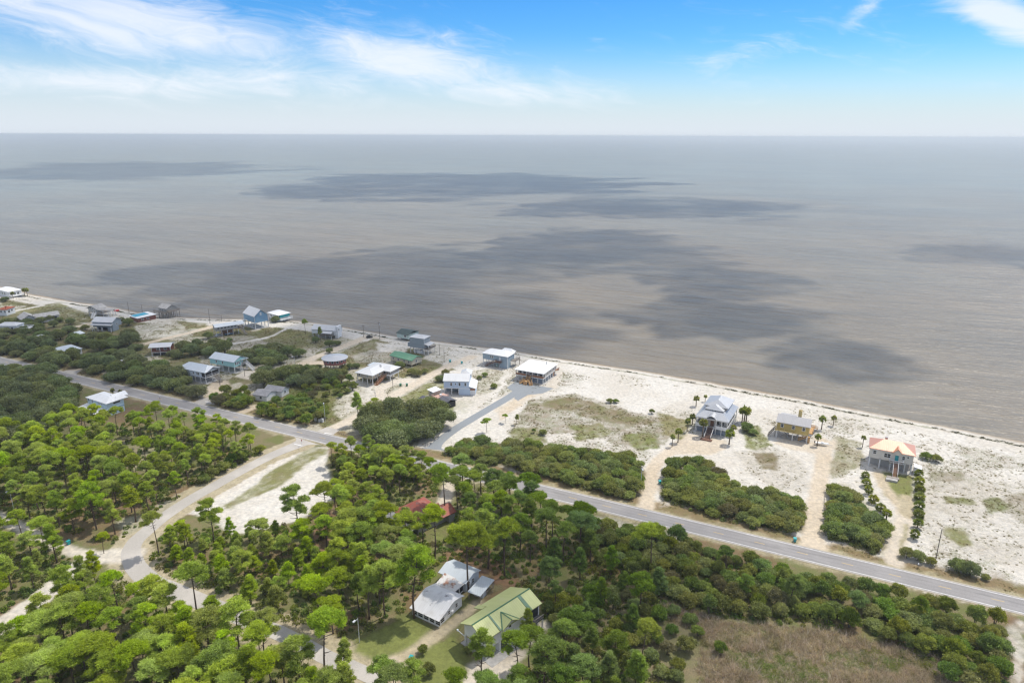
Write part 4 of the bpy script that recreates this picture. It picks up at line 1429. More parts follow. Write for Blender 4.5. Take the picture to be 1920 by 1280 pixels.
# --- pale blue two-storey house
h = HS('beach_house', 'pale blue two storey house with white metal roof and side porch', 'E', (770, 435), (1410, 450), (1440, 260), base=(1400, 785), W=9.0)
L, W, z = h.L, h.W, h.z
zf = 3.5
h.wb = (.35, L - .35, .4, W - .4)
h.put('wall', 'paleblue', MB().gwall(.35, L - .35, .4, W - .4, zf, z - .2, 2.1, 'x'))
h.put('roof', 'roof_pale', MB().gable(0, L, 0, W, z, 2.35, 'x'))
h.put('tower_wall', 'paleblue', MB().box(8.2, L - .2, W * .55, W + 1.5, zf, z + 2.0))
h.put('tower_roof', 'roof_pale', MB().hip(7.8, L + .4, W * .5, W + 2.0, z + 2.0, 1.5, 'y', 2.0))
for q, w_ in ((3.6, .8), (7.6, .8), (10.4, .8)):
    h.win('F', q, zf + 1.2, w_, 1.5)
h.win('F', 5.7, zf + 1.7, .4, .7, split=False)
h.box('porch_wall', 'paleblue', L - .34, L + 2.6, 1.0, W - 1, 0, zf + .3)
h.put('porch_roof', 'roof_white', MB().slab([(L - .3, .2, zf + 1.0), (L + 3.2, -.2, zf + .2), (L + 3.2, W - .6, zf + 1.2), (L - .3, W - .6, zf + 2.6)]))
h.box('garage', 'paleblue', 7.6, L + .2, .42, 5, 0, zf - .002)
h.box('garage_bay', 'white', L + .2, L + 2.5, .8, .99, 0, 2.4)
h.box('garage_lintel', 'wood_red', L + .2, L + 2.5, .78, .985, 2.4, 3.2)
h.posts([(.5, .6), (4.0, .6), (7.5, .6)] + h.ring(.5, 7.3, 3.4, W - .6, 3, 3), zf, .3)
h.box('floor_band', 'trim', .3, L + .2, .36, .419, zf - .25, zf + .05)
h.box('back_room', 'greyblue', .8, 7.4, 5.2, W - .8, 0, zf - .002)
h.box('slab', 'concrete', -.2, L + 2.6, .2, W, -.3, .06)

# --- dark roofed low house with pink deck
h = HS('beach_house', 'low dark shingled house with pinkish roof deck beside the big oak thicket', 'E', (110, 900), (430, 1065), (690, 890), z=2.7, W=8.0)
L, W, z = h.L, h.W, h.z
h.walls('brown', .5, L - .5, .5, W - .5, 0, z - .1)
h.put('roof', 'shingle_dark', MB().gable(0, L, 0, W, z, 1.5, 'x'))
h.win('R', 3.5, 1.0, 1.4, 1.2)
h.win('F', 4.5, 1.0, 1.4, 1.2)
h2o = (0, 0)
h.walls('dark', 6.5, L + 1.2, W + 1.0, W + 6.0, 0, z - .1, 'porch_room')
h.put('porch_roof', 'shingle_dark', MB().gable(5.6, L + 1.6, W - .1, W + 6.6, z + .1, 1.1, 'x'))
h.deck(1.0, 5.4, W + .3, W + 7.0, 2.9, 'wood_pink', 'FR', 'wood_pink', 'roof_deck')
h.walls('tan', -3.4, .8, W + 1.6, W + 5.4, 0, 4.6, 'upper_room')
h.put('upper_roof', 'roof_white', MB().slab([(-3.9, W + 1.0, 4.75), (1.4, W + 1.0, 4.75), (1.4, W + 5.9, 5.1), (-3.9, W + 5.9, 5.1)]))
h.win('F', 2.2, 3.0, 1.2, 1.2)
h.box('patio', 'concrete', L + .2, L + 4.0, 1.2, W + 1, -.2, .08)
h.put('hot_tub', 'spa', MB().prism([(L + 1.9 + 1.1 * math.cos(a), 4.2 + 1.1 * math.sin(a)) for a in np.linspace(0, 2 * math.pi, 12, endpoint=False)], .08, .9))
h.box('deck_table', 'trim', 2.6, 3.8, W + 3.6, W + 4.4, 2.95, 3.65)

# --- L-shaped tan house with screened porch
h = HS('beach_house', 'tan L shaped stilt house with white roof, screened porch and brown side stair', 'F', (145, 865), (480, 930), (690, 830), base=(480, 1130))
L, W, z = h.L, h.W, h.z
zf = 3.3
W2 = W + 9.0
h.walls('tan', .8, L - .8, .8, W2 - .8, zf, z - .1)
h.put('roof', 'roof_pale', MB().hip(0, L, 0, W2, z, 1.3, 'y', 5.0))
h.win('F', 1.6, zf + .8, .8, 1.1)
h.win('F', 6.4, zf + .8, .8, 1.1)
for q in (2.5, 5.5):
    h.win('R', q, zf + .8, .9, 1.1)
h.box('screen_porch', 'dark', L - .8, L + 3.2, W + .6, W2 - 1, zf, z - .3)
h.put('porch_roof', 'roof_pale', MB().hip(L - 4.5, L + 4.0, W - .2, W2 - .2, z - .05, 1.05, 'x', 3.0))
scr = MB()
for i in range(9):
    y = W + .6 + (W2 - 1.6 - W) * i / 8
    scr.box(L + 3.19, L + 3.3, y - .07, y + .07, zf, z - .3)
for i in range(5):
    x = L - .7 + 3.9 * i / 4
    scr.box(x - .07, x + .07, W + .5, W + .61, zf, z - .3)
scr.box(L + 3.2, L + 3.28, W + .6, W2 - 1, zf, zf + .35).box(L + 3.2, L + 3.28, W + .6, W2 - 1, zf + 1.05, zf + 1.18).box(L - .8, L + 3.2, W + .52, W + .59, zf, zf + .35)
h.put('screen_frame', 'trim', scr)
h.box('floor_beam', 'trim', L - .8, L + 3.4, W + .45, W2 - .9, zf - .35, zf - .01)
h.posts([(1, 1), (4, 1), (7, 1), (L - 1, 1)] + h.ring(1, L - 1, 5, W2 - 1.2, 3, 4), zf, .28)
h.posts([(L + 3, W + .8), (L + 3, W2 - 1.2)], zf, .28)
h.stairs((L + .3, W + .4, zf), (L + .3, W - 7.6, .1), 1.5, 'wood_red')
h.box('corner_trim', 'trim', L - .85, L - .75, .75, .85, zf, z - .2)
h.put('roof_vent', 'roof_grey', MB().box(L * .62, L * .62 + .3, W2 * .62, W2 * .62 + .3, z + .8, z + 2.0).box(L * .7, L * .7 + .3, W2 * .6, W2 * .6 + .3, z + .7, z + 1.9))
h.box('shed_floor', 'concrete', .5, L, .6, W2, -.3, .06)
h.put('rear_roof', 'roof_blue', MB().slab([(-1.9, W + 3, z - .1), (.1, W + 3, z + .1), (.1, W2 - .5, z + .1), (-1.9, W2 - .5, z - .1)]))

# --- green roofed cream house
h = HS('beach_house', 'cream house with faded green metal roof on short piers', 'F', (785, 550), (1200, 655), (1370, 570), z=3.9)
L, W, z = h.L, h.W, h.z
zf = 1.3
h.wb = (.4, L - .4, .4, W - .4)
h.put('wall', 'cream', MB().gwall(.4, L - .4, .4, W - .4, zf, z - .2, 1.15, 'x'))
h.put('roof', 'roof_green', MB().gable(0, L, 0, W, z, 1.5, 'x'))
for q in (2.2, 6, 10.4, 13.8):
    h.win('F', q, zf + .8, .9, 1.2)
h.win('R', W * .4, zf + .9, 1.0, 1.2)
h.posts(h.ring(.8, L - .8, .8, W - .8, 5, 3), zf, .3, 'concrete')

# --- tall grey tower house
h = HS('beach_house', 'tall grey green two storey stilt house near the beach with small deck', 'F', (1150, 210), (1430, 250), (1555, 190), base=(1430, 545))
L, W, z = h.L, h.W, h.z
zf = 3.4
h.walls('greyblue', .3, L - .3, .3, W - .3, zf, z - .1)
h.put('roof', 'roof_pale', MB().hip(0, L, 0, W, z, .9, 'x', 3.4))
h.win('R', W * .72, z - 1.8, .6, 1.3)
h.win('R', W * .3, zf + 1.0, 2.0, 1.4)
h.put('porch_roof', 'roof_pale', MB().slab([(L - .3, .2, zf + 2.9), (L + 2.6, .2, zf + 2.3), (L + 2.6, W - .3, zf + 2.3), (L - .3, W - .3, zf + 2.9)]))
h.deck(L - .3, L + 2.6, .2, W + .8, zf, 'wood_grey', 'FRB')
h.box('side_room', 'greyblue', -1.6, .3, .8, 3.6, zf, zf + 2.4)
h.posts(h.ring(.5, L - .5, .5, W - .5, 4, 3), zf, .3)
h.posts([(L + 2.4, .4), (L + 2.4, W - .5)], zf + 2.2, .22)
h.put('stored_tank', 'white', MB().box(2.4, 3.4, .9, 2.2, 0, 2.0).box(4.0, 7.6, 1.2, 2.8, 0, 1.9))
h.box('corner_trim', 'trim', L - .36, L - .26, .24, .36, zf, z - .1)

# --- dark green roofed house on the beach
h = HS('beach_house', 'small pale house with dark green roof right above the beach', 'F', (905, 135), (1135, 180), (1330, 100), z=4.0)
L, W, z = h.L, h.W, h.z
h.walls('mint', .5, L - .5, .5, W - .5, 1.2, z - .1)
h.put('roof', 'roof_darkgreen', MB().gable(0, L, 0, W, z, 1.5, 'x'))
h.win('F', 6.5, 2.2, 1.8, 1.2)
h.posts(h.ring(.9, L - .9, .9, W - .9, 4, 4), 1.2, .3, 'wood_grey', -1.5)

# --- old white house with rusty middle roof
h = HS('old_house', 'old white house with curved stained tin roof and rusty rear section', 'H', (50, 665), (425, 840), (725, 535), z=2.2)
L, W, z = h.L, h.W, h.z
h.wb = (.5, L - .5, .5, W - .5)
prof = [(0, z), (W * .28, z + .85), (W * .52, z + 1.75), (W * .62, z + 1.9), (W * .75, z + 1.6), (W, z + .75)]
mb = MB()
for (ya, za), (yb, zb) in zip(prof[:-1], prof[1:]):
    mb.slab([(0, ya, za), (L, ya, za), (L, yb, zb), (0, yb, zb)], .12)
h.put('roof', 'roof_old', mb)
wl = MB()
n_ = len(prof)
inner = [(.5, -.2)] + [(min(max(y, .5), W - .5), zz_ - .13) for y, zz_ in prof] + [(W - .5, -.2)]
vs = [(.5, a, b) for a, b in inner] + [(L - .5, a, b) for a, b in inner]
k_ = len(inner)
wl.add(vs, [tuple(range(k_ - 1, -1, -1)), tuple(range(k_, 2 * k_))] + [(i, (i + 1) % k_, k_ + (i + 1) % k_, k_ + i) for i in range(k_)])
h.put('wall', 'white', wl)
for i in range(5):
    h.win('F', .9 + i * 1.9, .6, 1.45, 1.15, 'porch_screen')
h.win('R', 1.4, .5, 1.6, 1.2, 'porch_screen')
h.win('R', 4.2, 1.0, .8, 1.1)
h.win('R', 7.4, 1.2, .8, 1.1)
h.box('window_unit', 'trim', L - .52, L - .1, 5.6, 6.3, .9, 1.4)
h.put('middle_roof', 'roof_rust', MB().slab([(.4, W - .6, z + .95), (6.6, W - .6, z + .8), (6.9, W + 4.4, z + .95), (-.2, W + 4.4, z + 1.35)], .14))
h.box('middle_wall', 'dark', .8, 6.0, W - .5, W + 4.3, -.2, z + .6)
h.put('middle_post', 'trim', MB().box(6.2, 6.4, W + .2, W + .4, 0, z + .7).box(6.2, 6.4, W + 2.2, W + 2.4, 0, z + .75).box(6.2, 6.36, W - .4, W + 4.2, .5, .65))
wb2 = (-1.4, 6.9, W + 4.5, W + 10.6)
h.put('rear_wall', 'silver', MB().gwall(*wb2, -.2, z + .8, 1.0, 'x'))
h.put('rear_roof', 'roof_blue', MB().gable(-2.2, 7.3, W + 3.9, W + 11.2, z + 1.0, 1.2, 'x', t=.14))
h.win('R', 1.4, 1.2, .8, 1.3, wb=wb2)
h.win('R', 3.2, 1.2, .8, 1.3, wb=wb2)
h.box('rear_deck', 'wood_grey', 6.9, 8.2, W + 5.0, W + 10, -.1, .35)
FOOT.append((h.o + h.n * h.W, h.u, h.n, h.L, 10.0))

# --- open carport
h = HS('carport', 'open carport with pale blue tin roof between the white and green roofed houses', 'H', (790, 460), (945, 515), (1140, 325), z=2.5, cat='carport')
L, W, z = h.L, h.W, h.z
h.put('roof', 'roof_blue', MB().slab([(-.1, -.1, z), (L + .1, -.1, z - .05), (L + .1, W + .1, z + .15), (-.1, W + .1, z + .2)], .12))
h.posts([(.2, .2), (L - .2, .2), (.2, W / 2), (L - .2, W / 2), (.2, W - .2), (L - .2, W - .2)], z - .1, .16, 'wood_grey')
h.put('rail', 'wood_grey', MB().bar((L - .2, W / 2, 1.0), (L - .2, W - .2, 1.0), .1).bar((.2, W - .2, 1.0), (L - .2, W - .2, 1.0), .1))
h.box('stored_boxes', 'silver', .6, L - .5, 2.2, 4.2, 0, 1.5)

# --- big green roofed house
h = HS('big_house', 'big white house with light green metal roof and small cross gable over a garage', 'H', (705, 850), (955, 985), (1715, 590), z=6.2, W=19.2, L=8.8, rot=-8.8)
L, W, z = h.L, h.W, h.z
zf = 2.9
h.wb = (.5, L - .4, .6, W - .6)
h.put('wall', 'white', MB().gwall(.5, L - .4, .6, W - .6, zf, z - .15, 1.7, 'y'))
rf = h.put('roof', 'roof_lime', MB().gable(0, L, -.4, W, z, 2.0, 'y'))
h.put('ridge_cap', 'ridge_green', MB().bar((L / 2, -.4, z + 2.03), (L / 2, W, z + 2.03), .32, .1), rf)
for yy, wd in ((4.9, .5), (15.2, 1.0)):
    h.put('step_flashing', 'ridge_green', MB().bar((L / 2 + .1, yy, z + 2.0), (L + .05, yy, z + .06), wd, .1), rf)
gy0, gy1 = 5.3, 10.9
gm = (gy0 + gy1) / 2
h.put('gable_wall', 'white', MB().gwall(L - 2.2, L - .15, gy0 + .3, gy1 - .3, z - 1.0, z - .1, 1.35, 'x'))
g_ = h.put('gable_roof', 'roof_lime', MB().gable(L / 2 + .9, L + .45, gy0, gy1, z + .1, 1.5, 'x'))
h.put('valley_flashing', 'ridge_green', MB().bar((L / 2 + 1.0, gm, z + 1.66), (L + .1, gy0, z + .16), .26, .08).bar((L / 2 + 1.0, gm, z + 1.66), (L + .1, gy1, z + .16), .26, .08).bar((L / 2 + 1.0, gm, z + 1.62), (L + .45, gm, z + 1.62), .22, .08), g_)
h.win('R', 2.5, z - .9, .7, .7, wb=(L - 2.2, L - .15, gy0 + .3, gy1 - .3), split=False)
h.box('ground_room', 'white', .7, L - .38, 4.8, 15.0, 0, zf - .002)
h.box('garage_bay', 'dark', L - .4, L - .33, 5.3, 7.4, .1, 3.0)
h.box('garage_door', 'trim', L - .4, L - .31, 8.2, 12.4, .1, 2.8)
h.posts([(.7, .8), (L - .7, .8), (L - .6, W - .9), (.7, W - .8)], zf, .45)
h.put('flood_light', 'lamp', MB().bar((.6, .7, 2.0), (-1.8, .4, 2.6), .14).box(-2.1, -1.7, .2, .6, 2.5, 2.8))
h.put('side_roof', 'roof_lime', MB().slab([(-2.5, 8.4, z - 1.1), (.1, 8.4, z + .04), (.1, W, z + .04), (-2.5, W, z - 1.1)]))
h.box('side_wall', 'white', -2.0, .5, 8.8, W - .5, 0, z - 1.2)
h.put('porch_roof', 'roof_lime', MB().slab([(-3.4, 7.0, z - 1.5), (-.3, 7.0, z - .2), (-.3, 8.8, z - .2), (-3.4, 8.8, z - 1.5)]))
h.deck(L - .4, L + 1.2, 15.2, W - .6, zf, 'dark', 'FR', 'wood_grey')
h.posts([(L + 1.0, 15.4), (L + 1.0, W - .8)], zf, .3)
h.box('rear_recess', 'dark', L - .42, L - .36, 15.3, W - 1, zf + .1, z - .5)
h.box('apron', 'concrete', -.4, L + 2.2, 0, 14.6, -.3, .05)
FOOT.append((h.o - h.u * 3, h.u, h.n, 16.0, 20.0))

# --- the two neighbours in the middle row
h = HS('stilt_house', 'silver white stilt house with metal roof beside the tan yard by the road', 'I', (130, 520), (680, 630), (980, 515), base=(670, 860))
L, W, z = h.L, h.W, h.z
zf = 3.1
h.walls('silver', .4, L - 2.9, .4, W - .4, zf, z - .1)
h.put('roof', 'roof_blue', MB().hip(0, L, 0, W, z, 2.1, 'x', 3.2))
h.put('porch_gable', 'trim', MB().gable(L - 3.0, L + .35, .9, W - .1, z + .1, 1.7, 'x'))
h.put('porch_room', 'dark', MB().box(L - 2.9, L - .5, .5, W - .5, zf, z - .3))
scr = MB()
for y in (.5, W * .48, W - .6):
    scr.box(L - .5, L - .36, y - .1, y + .1, zf, z - .1)
scr.box(L - .5, L - .37, .4, W - .5, zf, zf + .25).box(L - .5, L - .38, .4, W - .5, zf + .9, zf + 1.0).box(L - .5, L - .37, .4, W - .5, z - .4, z - .1).box(L - 2.9, L - .5, .36, .5, zf, zf + .3)
h.put('porch_frame', 'trim', scr)
h.win('F', 3.6, zf + 1.1, .7, 1.2)
h.win('F', 10.4, zf + 1.1, .7, 1.2)
h.win('F', 13.0, zf + 1.1, .8, 1.2)
h.win('F', 14.0, zf + 1.1, .8, 1.2)
h.posts(h.ring(.7, L - .7, .7, W - .7, 6, 3), zf, .28)
h.box('ground_room', 'silver', .8, 4.4, .5, 4, 0, zf - .002)
h.stairs((L + .2, W * .6, zf), (L + 4.2, W * .6, .1), 1.3, 'wood_grey')
h.box('slab', 'concrete', 0, L + .5, .2, W, -.3, .06)

h = HS('stilt_house', 'aqua stilt house with pale blue metal roof and white corner porch', 'I', (755, 330), (1260, 420), (1550, 320), base=(1270, 650))
L, W, z = h.L, h.W, h.z
zf = 3.4
h.wb = (.4, L - .5, .4, W - .4)
h.put('wall', 'aqua', MB().gwall(.4, L - .5, .4, W * .55, zf, z - .15, .6, 'x').box(.4, L - 3.0, W * .55, W - .4, zf, z - .1))
h.put('roof', 'roof_blue', MB().gable(0, L, 0, W, z, 2.1, 'x'))
h.put('gable_end', 'aqua', MB().gwall(L - .9, L - .3, .3, W - .3, z - .3, z - .2, 1.75, 'x'))
h.put('porch_roof', 'roof_blue', MB().slab([(L - 3.2, W * .5, z + .1), (L + .6, W * .5, z + .1), (L + .6, W + .2, z - .25), (L - 3.2, W + .2, z - .25)]))
h.win('F', 4.6, zf + 1.0, .7, 1.3)
h.win('F', 9.0, zf + 1.0, .7, 1.3)
for i in range(3):
    h.win('R', 1.2 + i * 1.15, zf + 1.0, .7, 1.4, wb=(.4, L - .5, .4, W * .55))
h.deck(L - 3.0, L - .3, W * .55, W, zf, 'wood_grey', 'RB', 'trim', 'porch')
h.posts([(L - .5, W * .58), (L - .5, W - .2)], z - .3, .26)
h.posts(h.ring(.7, L - .7, .7, W - .6, 5, 3), zf, .3)
h.stairs((L - .2, W - .8, zf), (L + 4.6, W - .8, .1), 1.4, 'trim')
h.box('slab', 'concrete', 0, L + .4, .2, W, -.3, .06)

# --- long brownish stilt house under a pale roof
h = HS('stilt_house', 'long weathered stilt house with pale blue roof and car parked underneath', 'J', (240, 580), (840, 495), (830, 400), z=6.2, W=8.5)
L, W, z = h.L, h.W, h.z
zf = 3.6
h.walls('greywood', .5, L - 4.2, .6, W - .5, zf, z - .1)
h.put('roof', 'roof_blue', MB().gable(0, L, 0, W, z, 1.2, 'x'))
for i in range(6):
    h.win('F', 1.6 + i * 2.0, zf + 1.2, 1.3, .9, split=False)
h.deck(L - 4.2, L - .4, .6, W - .5, zf, 'wood_grey', 'FR')
h.posts(h.ring(.7, L - .7, .8, W - .8, 6, 2), zf, .26)
h.posts([(L - .6, .8), (L - .6, W - .7)], z - .1, .24)
h.box('ground_room', 'wood_red', 4.5, 11.5, 4.4, W - .8, 0, zf - .002)
h.stairs((L - 2.4, .5, zf), (L - .6, -4.2, .1), 1.2, 'wood_grey')
BROWN_HOUSE = h

# --- tall blue gable house
h = HS('stilt_house', 'tall sky blue gabled house on high white posts by the shore', 'J', (795, 280), (1025, 365), (1290, 300), base=(1055, 620))
L, W, z = h.L, h.W, h.z
zf = 4.2
h.wb = (.3, L - .5, .4, W - .4)
h.put('wall', 'skyblue', MB().gwall(.3, L - .5, .4, W - .4, zf, z - .2, 3.6, 'x'))
h.put('roof', 'roof_pale', MB().gable(0, L, 0, W, z, 4.0, 'x'))
h.win('R', W * .45, z + .3, 1.0, 1.6, gl='roof_white')
h.posts([(L - .6, .5), (L - .6, W * .5), (L - .6, W - .5), (L - 5, .6), (L - 5, W - .6), (L * .35, .6), (1, .6), (1, W - .6)], zf, .42)
h.put('corner_trim', 'trim', MB().box(L - .52, L - .3, .3, .5, zf, z - .2).box(L - .52, L - .3, W - .5, W - .3, zf, z - .2))
h.stairs((2.5, -.1, zf), (2.5, -5, .1), 1.4, 'trim')
h.box('slab', 'concrete', 0, L, .3, W, -.3, .06)

# --- white beach house with teal porch
h = HS('beach_house', 'white hipped beach house with teal porch behind a dark round tree', 'J', (1280, 275), (1510, 335), (1715, 262), z=4.6)
L, W, z = h.L, h.W, h.z
h.walls('white', .8, L - 1.5, .8, W - .8, 1.4, z - .1)
h.put('roof', 'roof_white', MB().hip(0, L, 0, W, z, 1.5, 'x', 4))
h.win('F', 3, 2.4, 1.2, 1.1)
h.box('porch_screen', 'teal', L - 1.49, L - .4, 1.5, W - 1, 2.6, z - .3)
h.deck(L - 1.5, L + 1.5, .8, W, 1.4, 'post', 'FRB', 'trim')
h.posts(h.ring(1, L - 1, 1, W - 1, 4, 3), 1.4, .3, 'post', -1.5)
h.box('lower_wall', 'white', 1, L - 2, 1.2, W - 1, -.5, 1.38)

# --- white house with tall end wall
h = HS('beach_house', 'white metal roofed house with tall flat end wall beside a lone pine', 'K', (220, 265), (690, 300), (745, 230), z=4.9, W=9.0)
L, W, z = h.L, h.W, h.z
zf = 2.3
h.wb = (.4, L - .4, .4, W - .4)
h.put('wall', 'white', MB().gwall(.4, L - .4, .4, W - .4, zf, z - .2, 1.7, 'x'))
h.put('roof', 'roof_pale', MB().gable(0, L, 0, W, z, 2.2, 'x'))
h.box('end_wall', 'white', L - .9, L + .5, 1.0, 6.0, 0, z + 2.4)
h.win('R', 1.6, z - .5, .9, 1.4, wb=(L - .9, L + .5, 1.0, 6.0))
h.win('F', 13.2, zf + .9, .6, 1.1)
h.win('F', 5.0, zf + .9, .9, 1.1)
h.put('porch_roof', 'roof_pale', MB().slab([(7, -2.4, z - 1.3), (L - 2.2, -2.4, z - 1.3), (L - 2.2, .5, z - .3), (7, .5, z - .3)]))
h.deck(7, L - 1.8, -2.2, .4, zf, 'wood_grey', 'FR')
h.posts([(7.2, -2), (L - 2.4, -2), (11, -2)], z - 1.4, .22)
h.posts(h.ring(.8, L - 1.2, .9, W - .9, 5, 3), zf, .3)

# --- round red house
RC = G(*px('K', 665, 785), z=7.0)
rt = empty('round_house', (RC[0], RC[1], 0), -0.2)
tag(rt, 'round red house on stilts under a disc shaped grey roof', 'house')
FOOT.append((RC - np.array((6.5, 6.5)), np.array((1., 0)), np.array((0, 1.)), 13.0, 13.0))
rr, zr = 6.9, 7.0
ang_ = np.linspace(0, 2 * math.pi, 24, endpoint=False)
mb = MB()
for i in range(24):
    a, b = ang_[i], ang_[(i + 1) % 24]
    mb.slab([(0, 0, zr + 1.15), (rr * math.cos(a), rr * math.sin(a), zr), (rr * math.cos(b), rr * math.sin(b), zr)], .2)
mb.build('roof', M['roof_grey'], rt)
MB().prism([(5.9 * math.cos(a), 5.9 * math.sin(a)) for a in ang_], 4.3, zr - .05).build('wall', M['redwall'], rt)
for k in range(7):
    a = -2.6 + k * .42
    f = MB()
    c, s_ = math.cos(a), math.sin(a)
    for d0, d1, nm_, mt in ((5.86, 5.98, 'window', 'trim'), (5.86, 6.02, 'pane', 'glass')):
        wd = .62 if nm_ == 'window' else .48
        b0, b1 = (5.45, 6.75) if nm_ == 'window' else (5.58, 6.62)
        q = MB().add([(d * c - w_ * s_, d * s_ + w_ * c, zz_) for zz_ in (b0, b1) for d, w_ in ((d0, -wd), (d1, -wd), (d1, wd), (d0, wd))],
                     [(3, 2, 1, 0), (4, 5, 6, 7), (0, 1, 5, 4), (1, 2, 6, 5), (2, 3, 7, 6), (3, 0, 4, 7)])
        o = q.build(nm_, M[mt], rt if nm_ == 'window' else o)
pm = MB().box(-.17, .17, -.17, .17, -.5, 4.35).mesh('post', M['wood_grey'])
for k in range(10):
    a = k * 2 * math.pi / 10
    o = bpy.data.objects.new('post', pm)
    o.location = (5.3 * math.cos(a), 5.3 * math.sin(a), 0)
    link(o, rt)
mb = MB()
for k in range(5):
    a, b = k * 2 * math.pi / 10 + 3.3, (k + 1) * 2 * math.pi / 10 + 3.3
    mb.bar((5.3 * math.cos(a), 5.3 * math.sin(a), .3), (5.3 * math.cos(b), 5.3 * math.sin(b), 4.0), .12)
mb.build('brace', M['wood_grey'], rt)

# --- grey two-storey house farther left
h = HS('beach_house', 'grey two storey house with wide pale roof behind the oaks', 'L', (195, 510), (575, 525), (660, 440), base=(570, 690), W=9.5)
L, W, z = h.L, h.W, h.z
h.walls('greyblue', .5, L - .5, .6, W - .5, 2.6, z - .1)
h.put('roof', 'roof_pale', MB().gable(0, L, 0, W, z, 2.2, 'x'))
h.put('gable_end', 'greyblue', MB().gwall(L - .8, L - .49, .6, W - .5, z - .4, z - .2, 1.85, 'x'))
h.put('mid_roof', 'roof_pale', MB().slab([(0, -1.3, z - 1.7), (L, -1.3, z - 1.7), (L, .7, z - .9), (0, .7, z - .9)]))
h.box('ground_room', 'greyblue', L - 4.2, L - .5, .7, 6, 0, 2.58)
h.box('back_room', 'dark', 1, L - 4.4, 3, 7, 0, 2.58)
h.posts([(.8, -.9), (L * .33, -.9), (L * .55, -.9), (L - .7, -.9), (.8, .9), (L * .4, .9)], 2.8, .26)
h.win('F', 4.4, 4.2, 1.0, .9)
h.win('F', 9.4, 4.2, 1.0, .9)
h.win('R', 4, 3.4, 1.2, 1.1)

# --- pale stilted beach pavilion
h = HS('beach_house', 'pale weathered stilt house with long roofed walkway and sloping stair', 'L', (90, 270), (330, 300), (640, 190), z=4.8, W=9)
L, W, z = h.L, h.W, h.z
h.walls('offwhite', 1, L * .75, 1.5, W - 1, 2.6, z - .1)
h.put('roof', 'shingle_pale', MB().gable(0, L * .8, .5, W, z, 2.2, 'y'))
h.put('gable_end', 'offwhite', MB().gwall(.7, L * .8 - .7, 1.2, 1.6, z - .3, z - .15, 1.75, 'y'))
for q in (1.4, 3.0, 4.6):
    h.win('F', q, z - .1, .7, .8, wb=(1, L * .75, 1.2, W - 1), split=False)
h.put('walkway_roof', 'shingle_pale', MB().slab([(L * .55, -.5, z - .3), (L + 8.5, 4.0, z - .1), (L + 7.5, 7.4, z + .35), (L * .5, 3, z + .3)]))
h.posts([(1.2, 1.6), (L * .4, 1.2), (L * .75, .4), (L + 1.5, 2), (L + 4.5, 3.4), (L + 7.6, 4.6), (L + 3, 6), (L + 6.8, 7), (1.2, W - 1.2)], z - .3, .3, 'post')
h.box('floor', 'wood_grey', 1, L + 2, 1, W - 1, 2.3, 2.6)
h.stairs((L * .7, .2, 2.6), (L * 1.0, -5.5, .1), 1.6, 'trim')

# --- white roof with the turquoise cover
h = HS('beach_house', 'low brown house with white flat roof half covered by turquoise sheet', 'L', (870, 400), (1030, 450), (1330, 365), z=3.0)
L, W, z = h.L, h.W, h.z
h.walls('redbrown', .5, L - .5, .5, W - .5, 0, z - .2)
h.put('roof', 'roof_white', MB().slab([(0, 0, z), (L, 0, z), (L, W, z + .3), (0, W, z + .3)], .25))
h.put('roof_cover', 'tarp', MB().slab([(.8, .9, z + .08), (L * .62, .9, z + .08), (L * .62, W * .78, z + .31), (.8, W * .78, z + .31)], .05))
h.win('R', 3.0, 1.0, 1.4, 1.0)
h.win('R', 6.5, 1.0, 1.4, 1.0)
h.box('side_shed', 'dark', -3.2, .3, 3, 8, 0, 2.6)

# --- dark stilt house at the water
h = HS('beach_house', 'weathered dark stilt house standing over the waterline', 'L', (1390, 250), (1600, 290), (1755, 190), z=6.4, L=9.5, W=8.5)
L, W, z = h.L, h.W, h.z
zf = 3.8
h.wb = (.4, L - .4, .4, W - .4)
h.put('wall', 'greywood', MB().gwall(.4, L - .4, .4, W - .4, zf, z - .2, 2.0, 'x'))
h.put('roof', 'shingle_pale', MB().gable(0, L, 0, W, z, 2.2, 'x'))
h.win('R', W * .4, z + .2, .8, .8, split=False)
h.win('F', 4.5, zf + .8, 2.0, 1.1)
h.posts(h.ring(.6, L - .6, .6, W - .6, 5, 4), zf, .24, 'wood_grey', -3)
h.deck(-2.2, L + .2, -1.6, .38, zf, 'wood_grey', 'FLR')
h.deck(L - .4, L + 2.0, .4, W, zf + .6, 'wood_grey', 'FRB')
h.posts([(L + 1.8, .6), (L + 1.8, W - .3), (-2, -1.4), (L * .3, -1.4), (L * .7, -1.4)], zf, .26, 'wood_grey', -3)
h.put('brace', 'wood_grey', MB().bar((.6, .6, .2), (4.5, .6, 3.6), .14).bar((4.5, .6, .2), (L - .6, .6, 3.6), .14).bar((-2, -1.4, 1.6), (L * .7, -1.4, 1.6), .14))

# --- red brown house with grey roof
h = HS('beach_house', 'dark red house under a big grey slab roof with white corner post', 'L', (1220, 980), (1630, 960), (1700, 850), base=(1635, 1110), W=9.5)
L, W, z = h.L, h.W, h.z
h.walls('redbrown', 1.6, L - .8, 1.4, W - .8, 2.0, z - .1)
h.put('roof', 'roof_pale', MB().gable(0, L, 0, W, z, 1.1, 'x', .45))
h.deck(1.4, L - .3, .4, 1.4, 2.0, 'post', 'F', 'redbrown', 'porch')
h.posts([(1.5, .6), (L - .5, .6), (L * .5, .6)], z - .1, .3, 'trim')
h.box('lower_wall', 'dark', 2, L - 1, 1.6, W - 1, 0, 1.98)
h.win('F', 3, 3.0, 1.4, 1.1)
h.win('F', 7, 3.0, 1.4, 1.1)
h.deck(L - .8, L + 2, 2, 6, 2.0, 'wood_red', 'FRB')

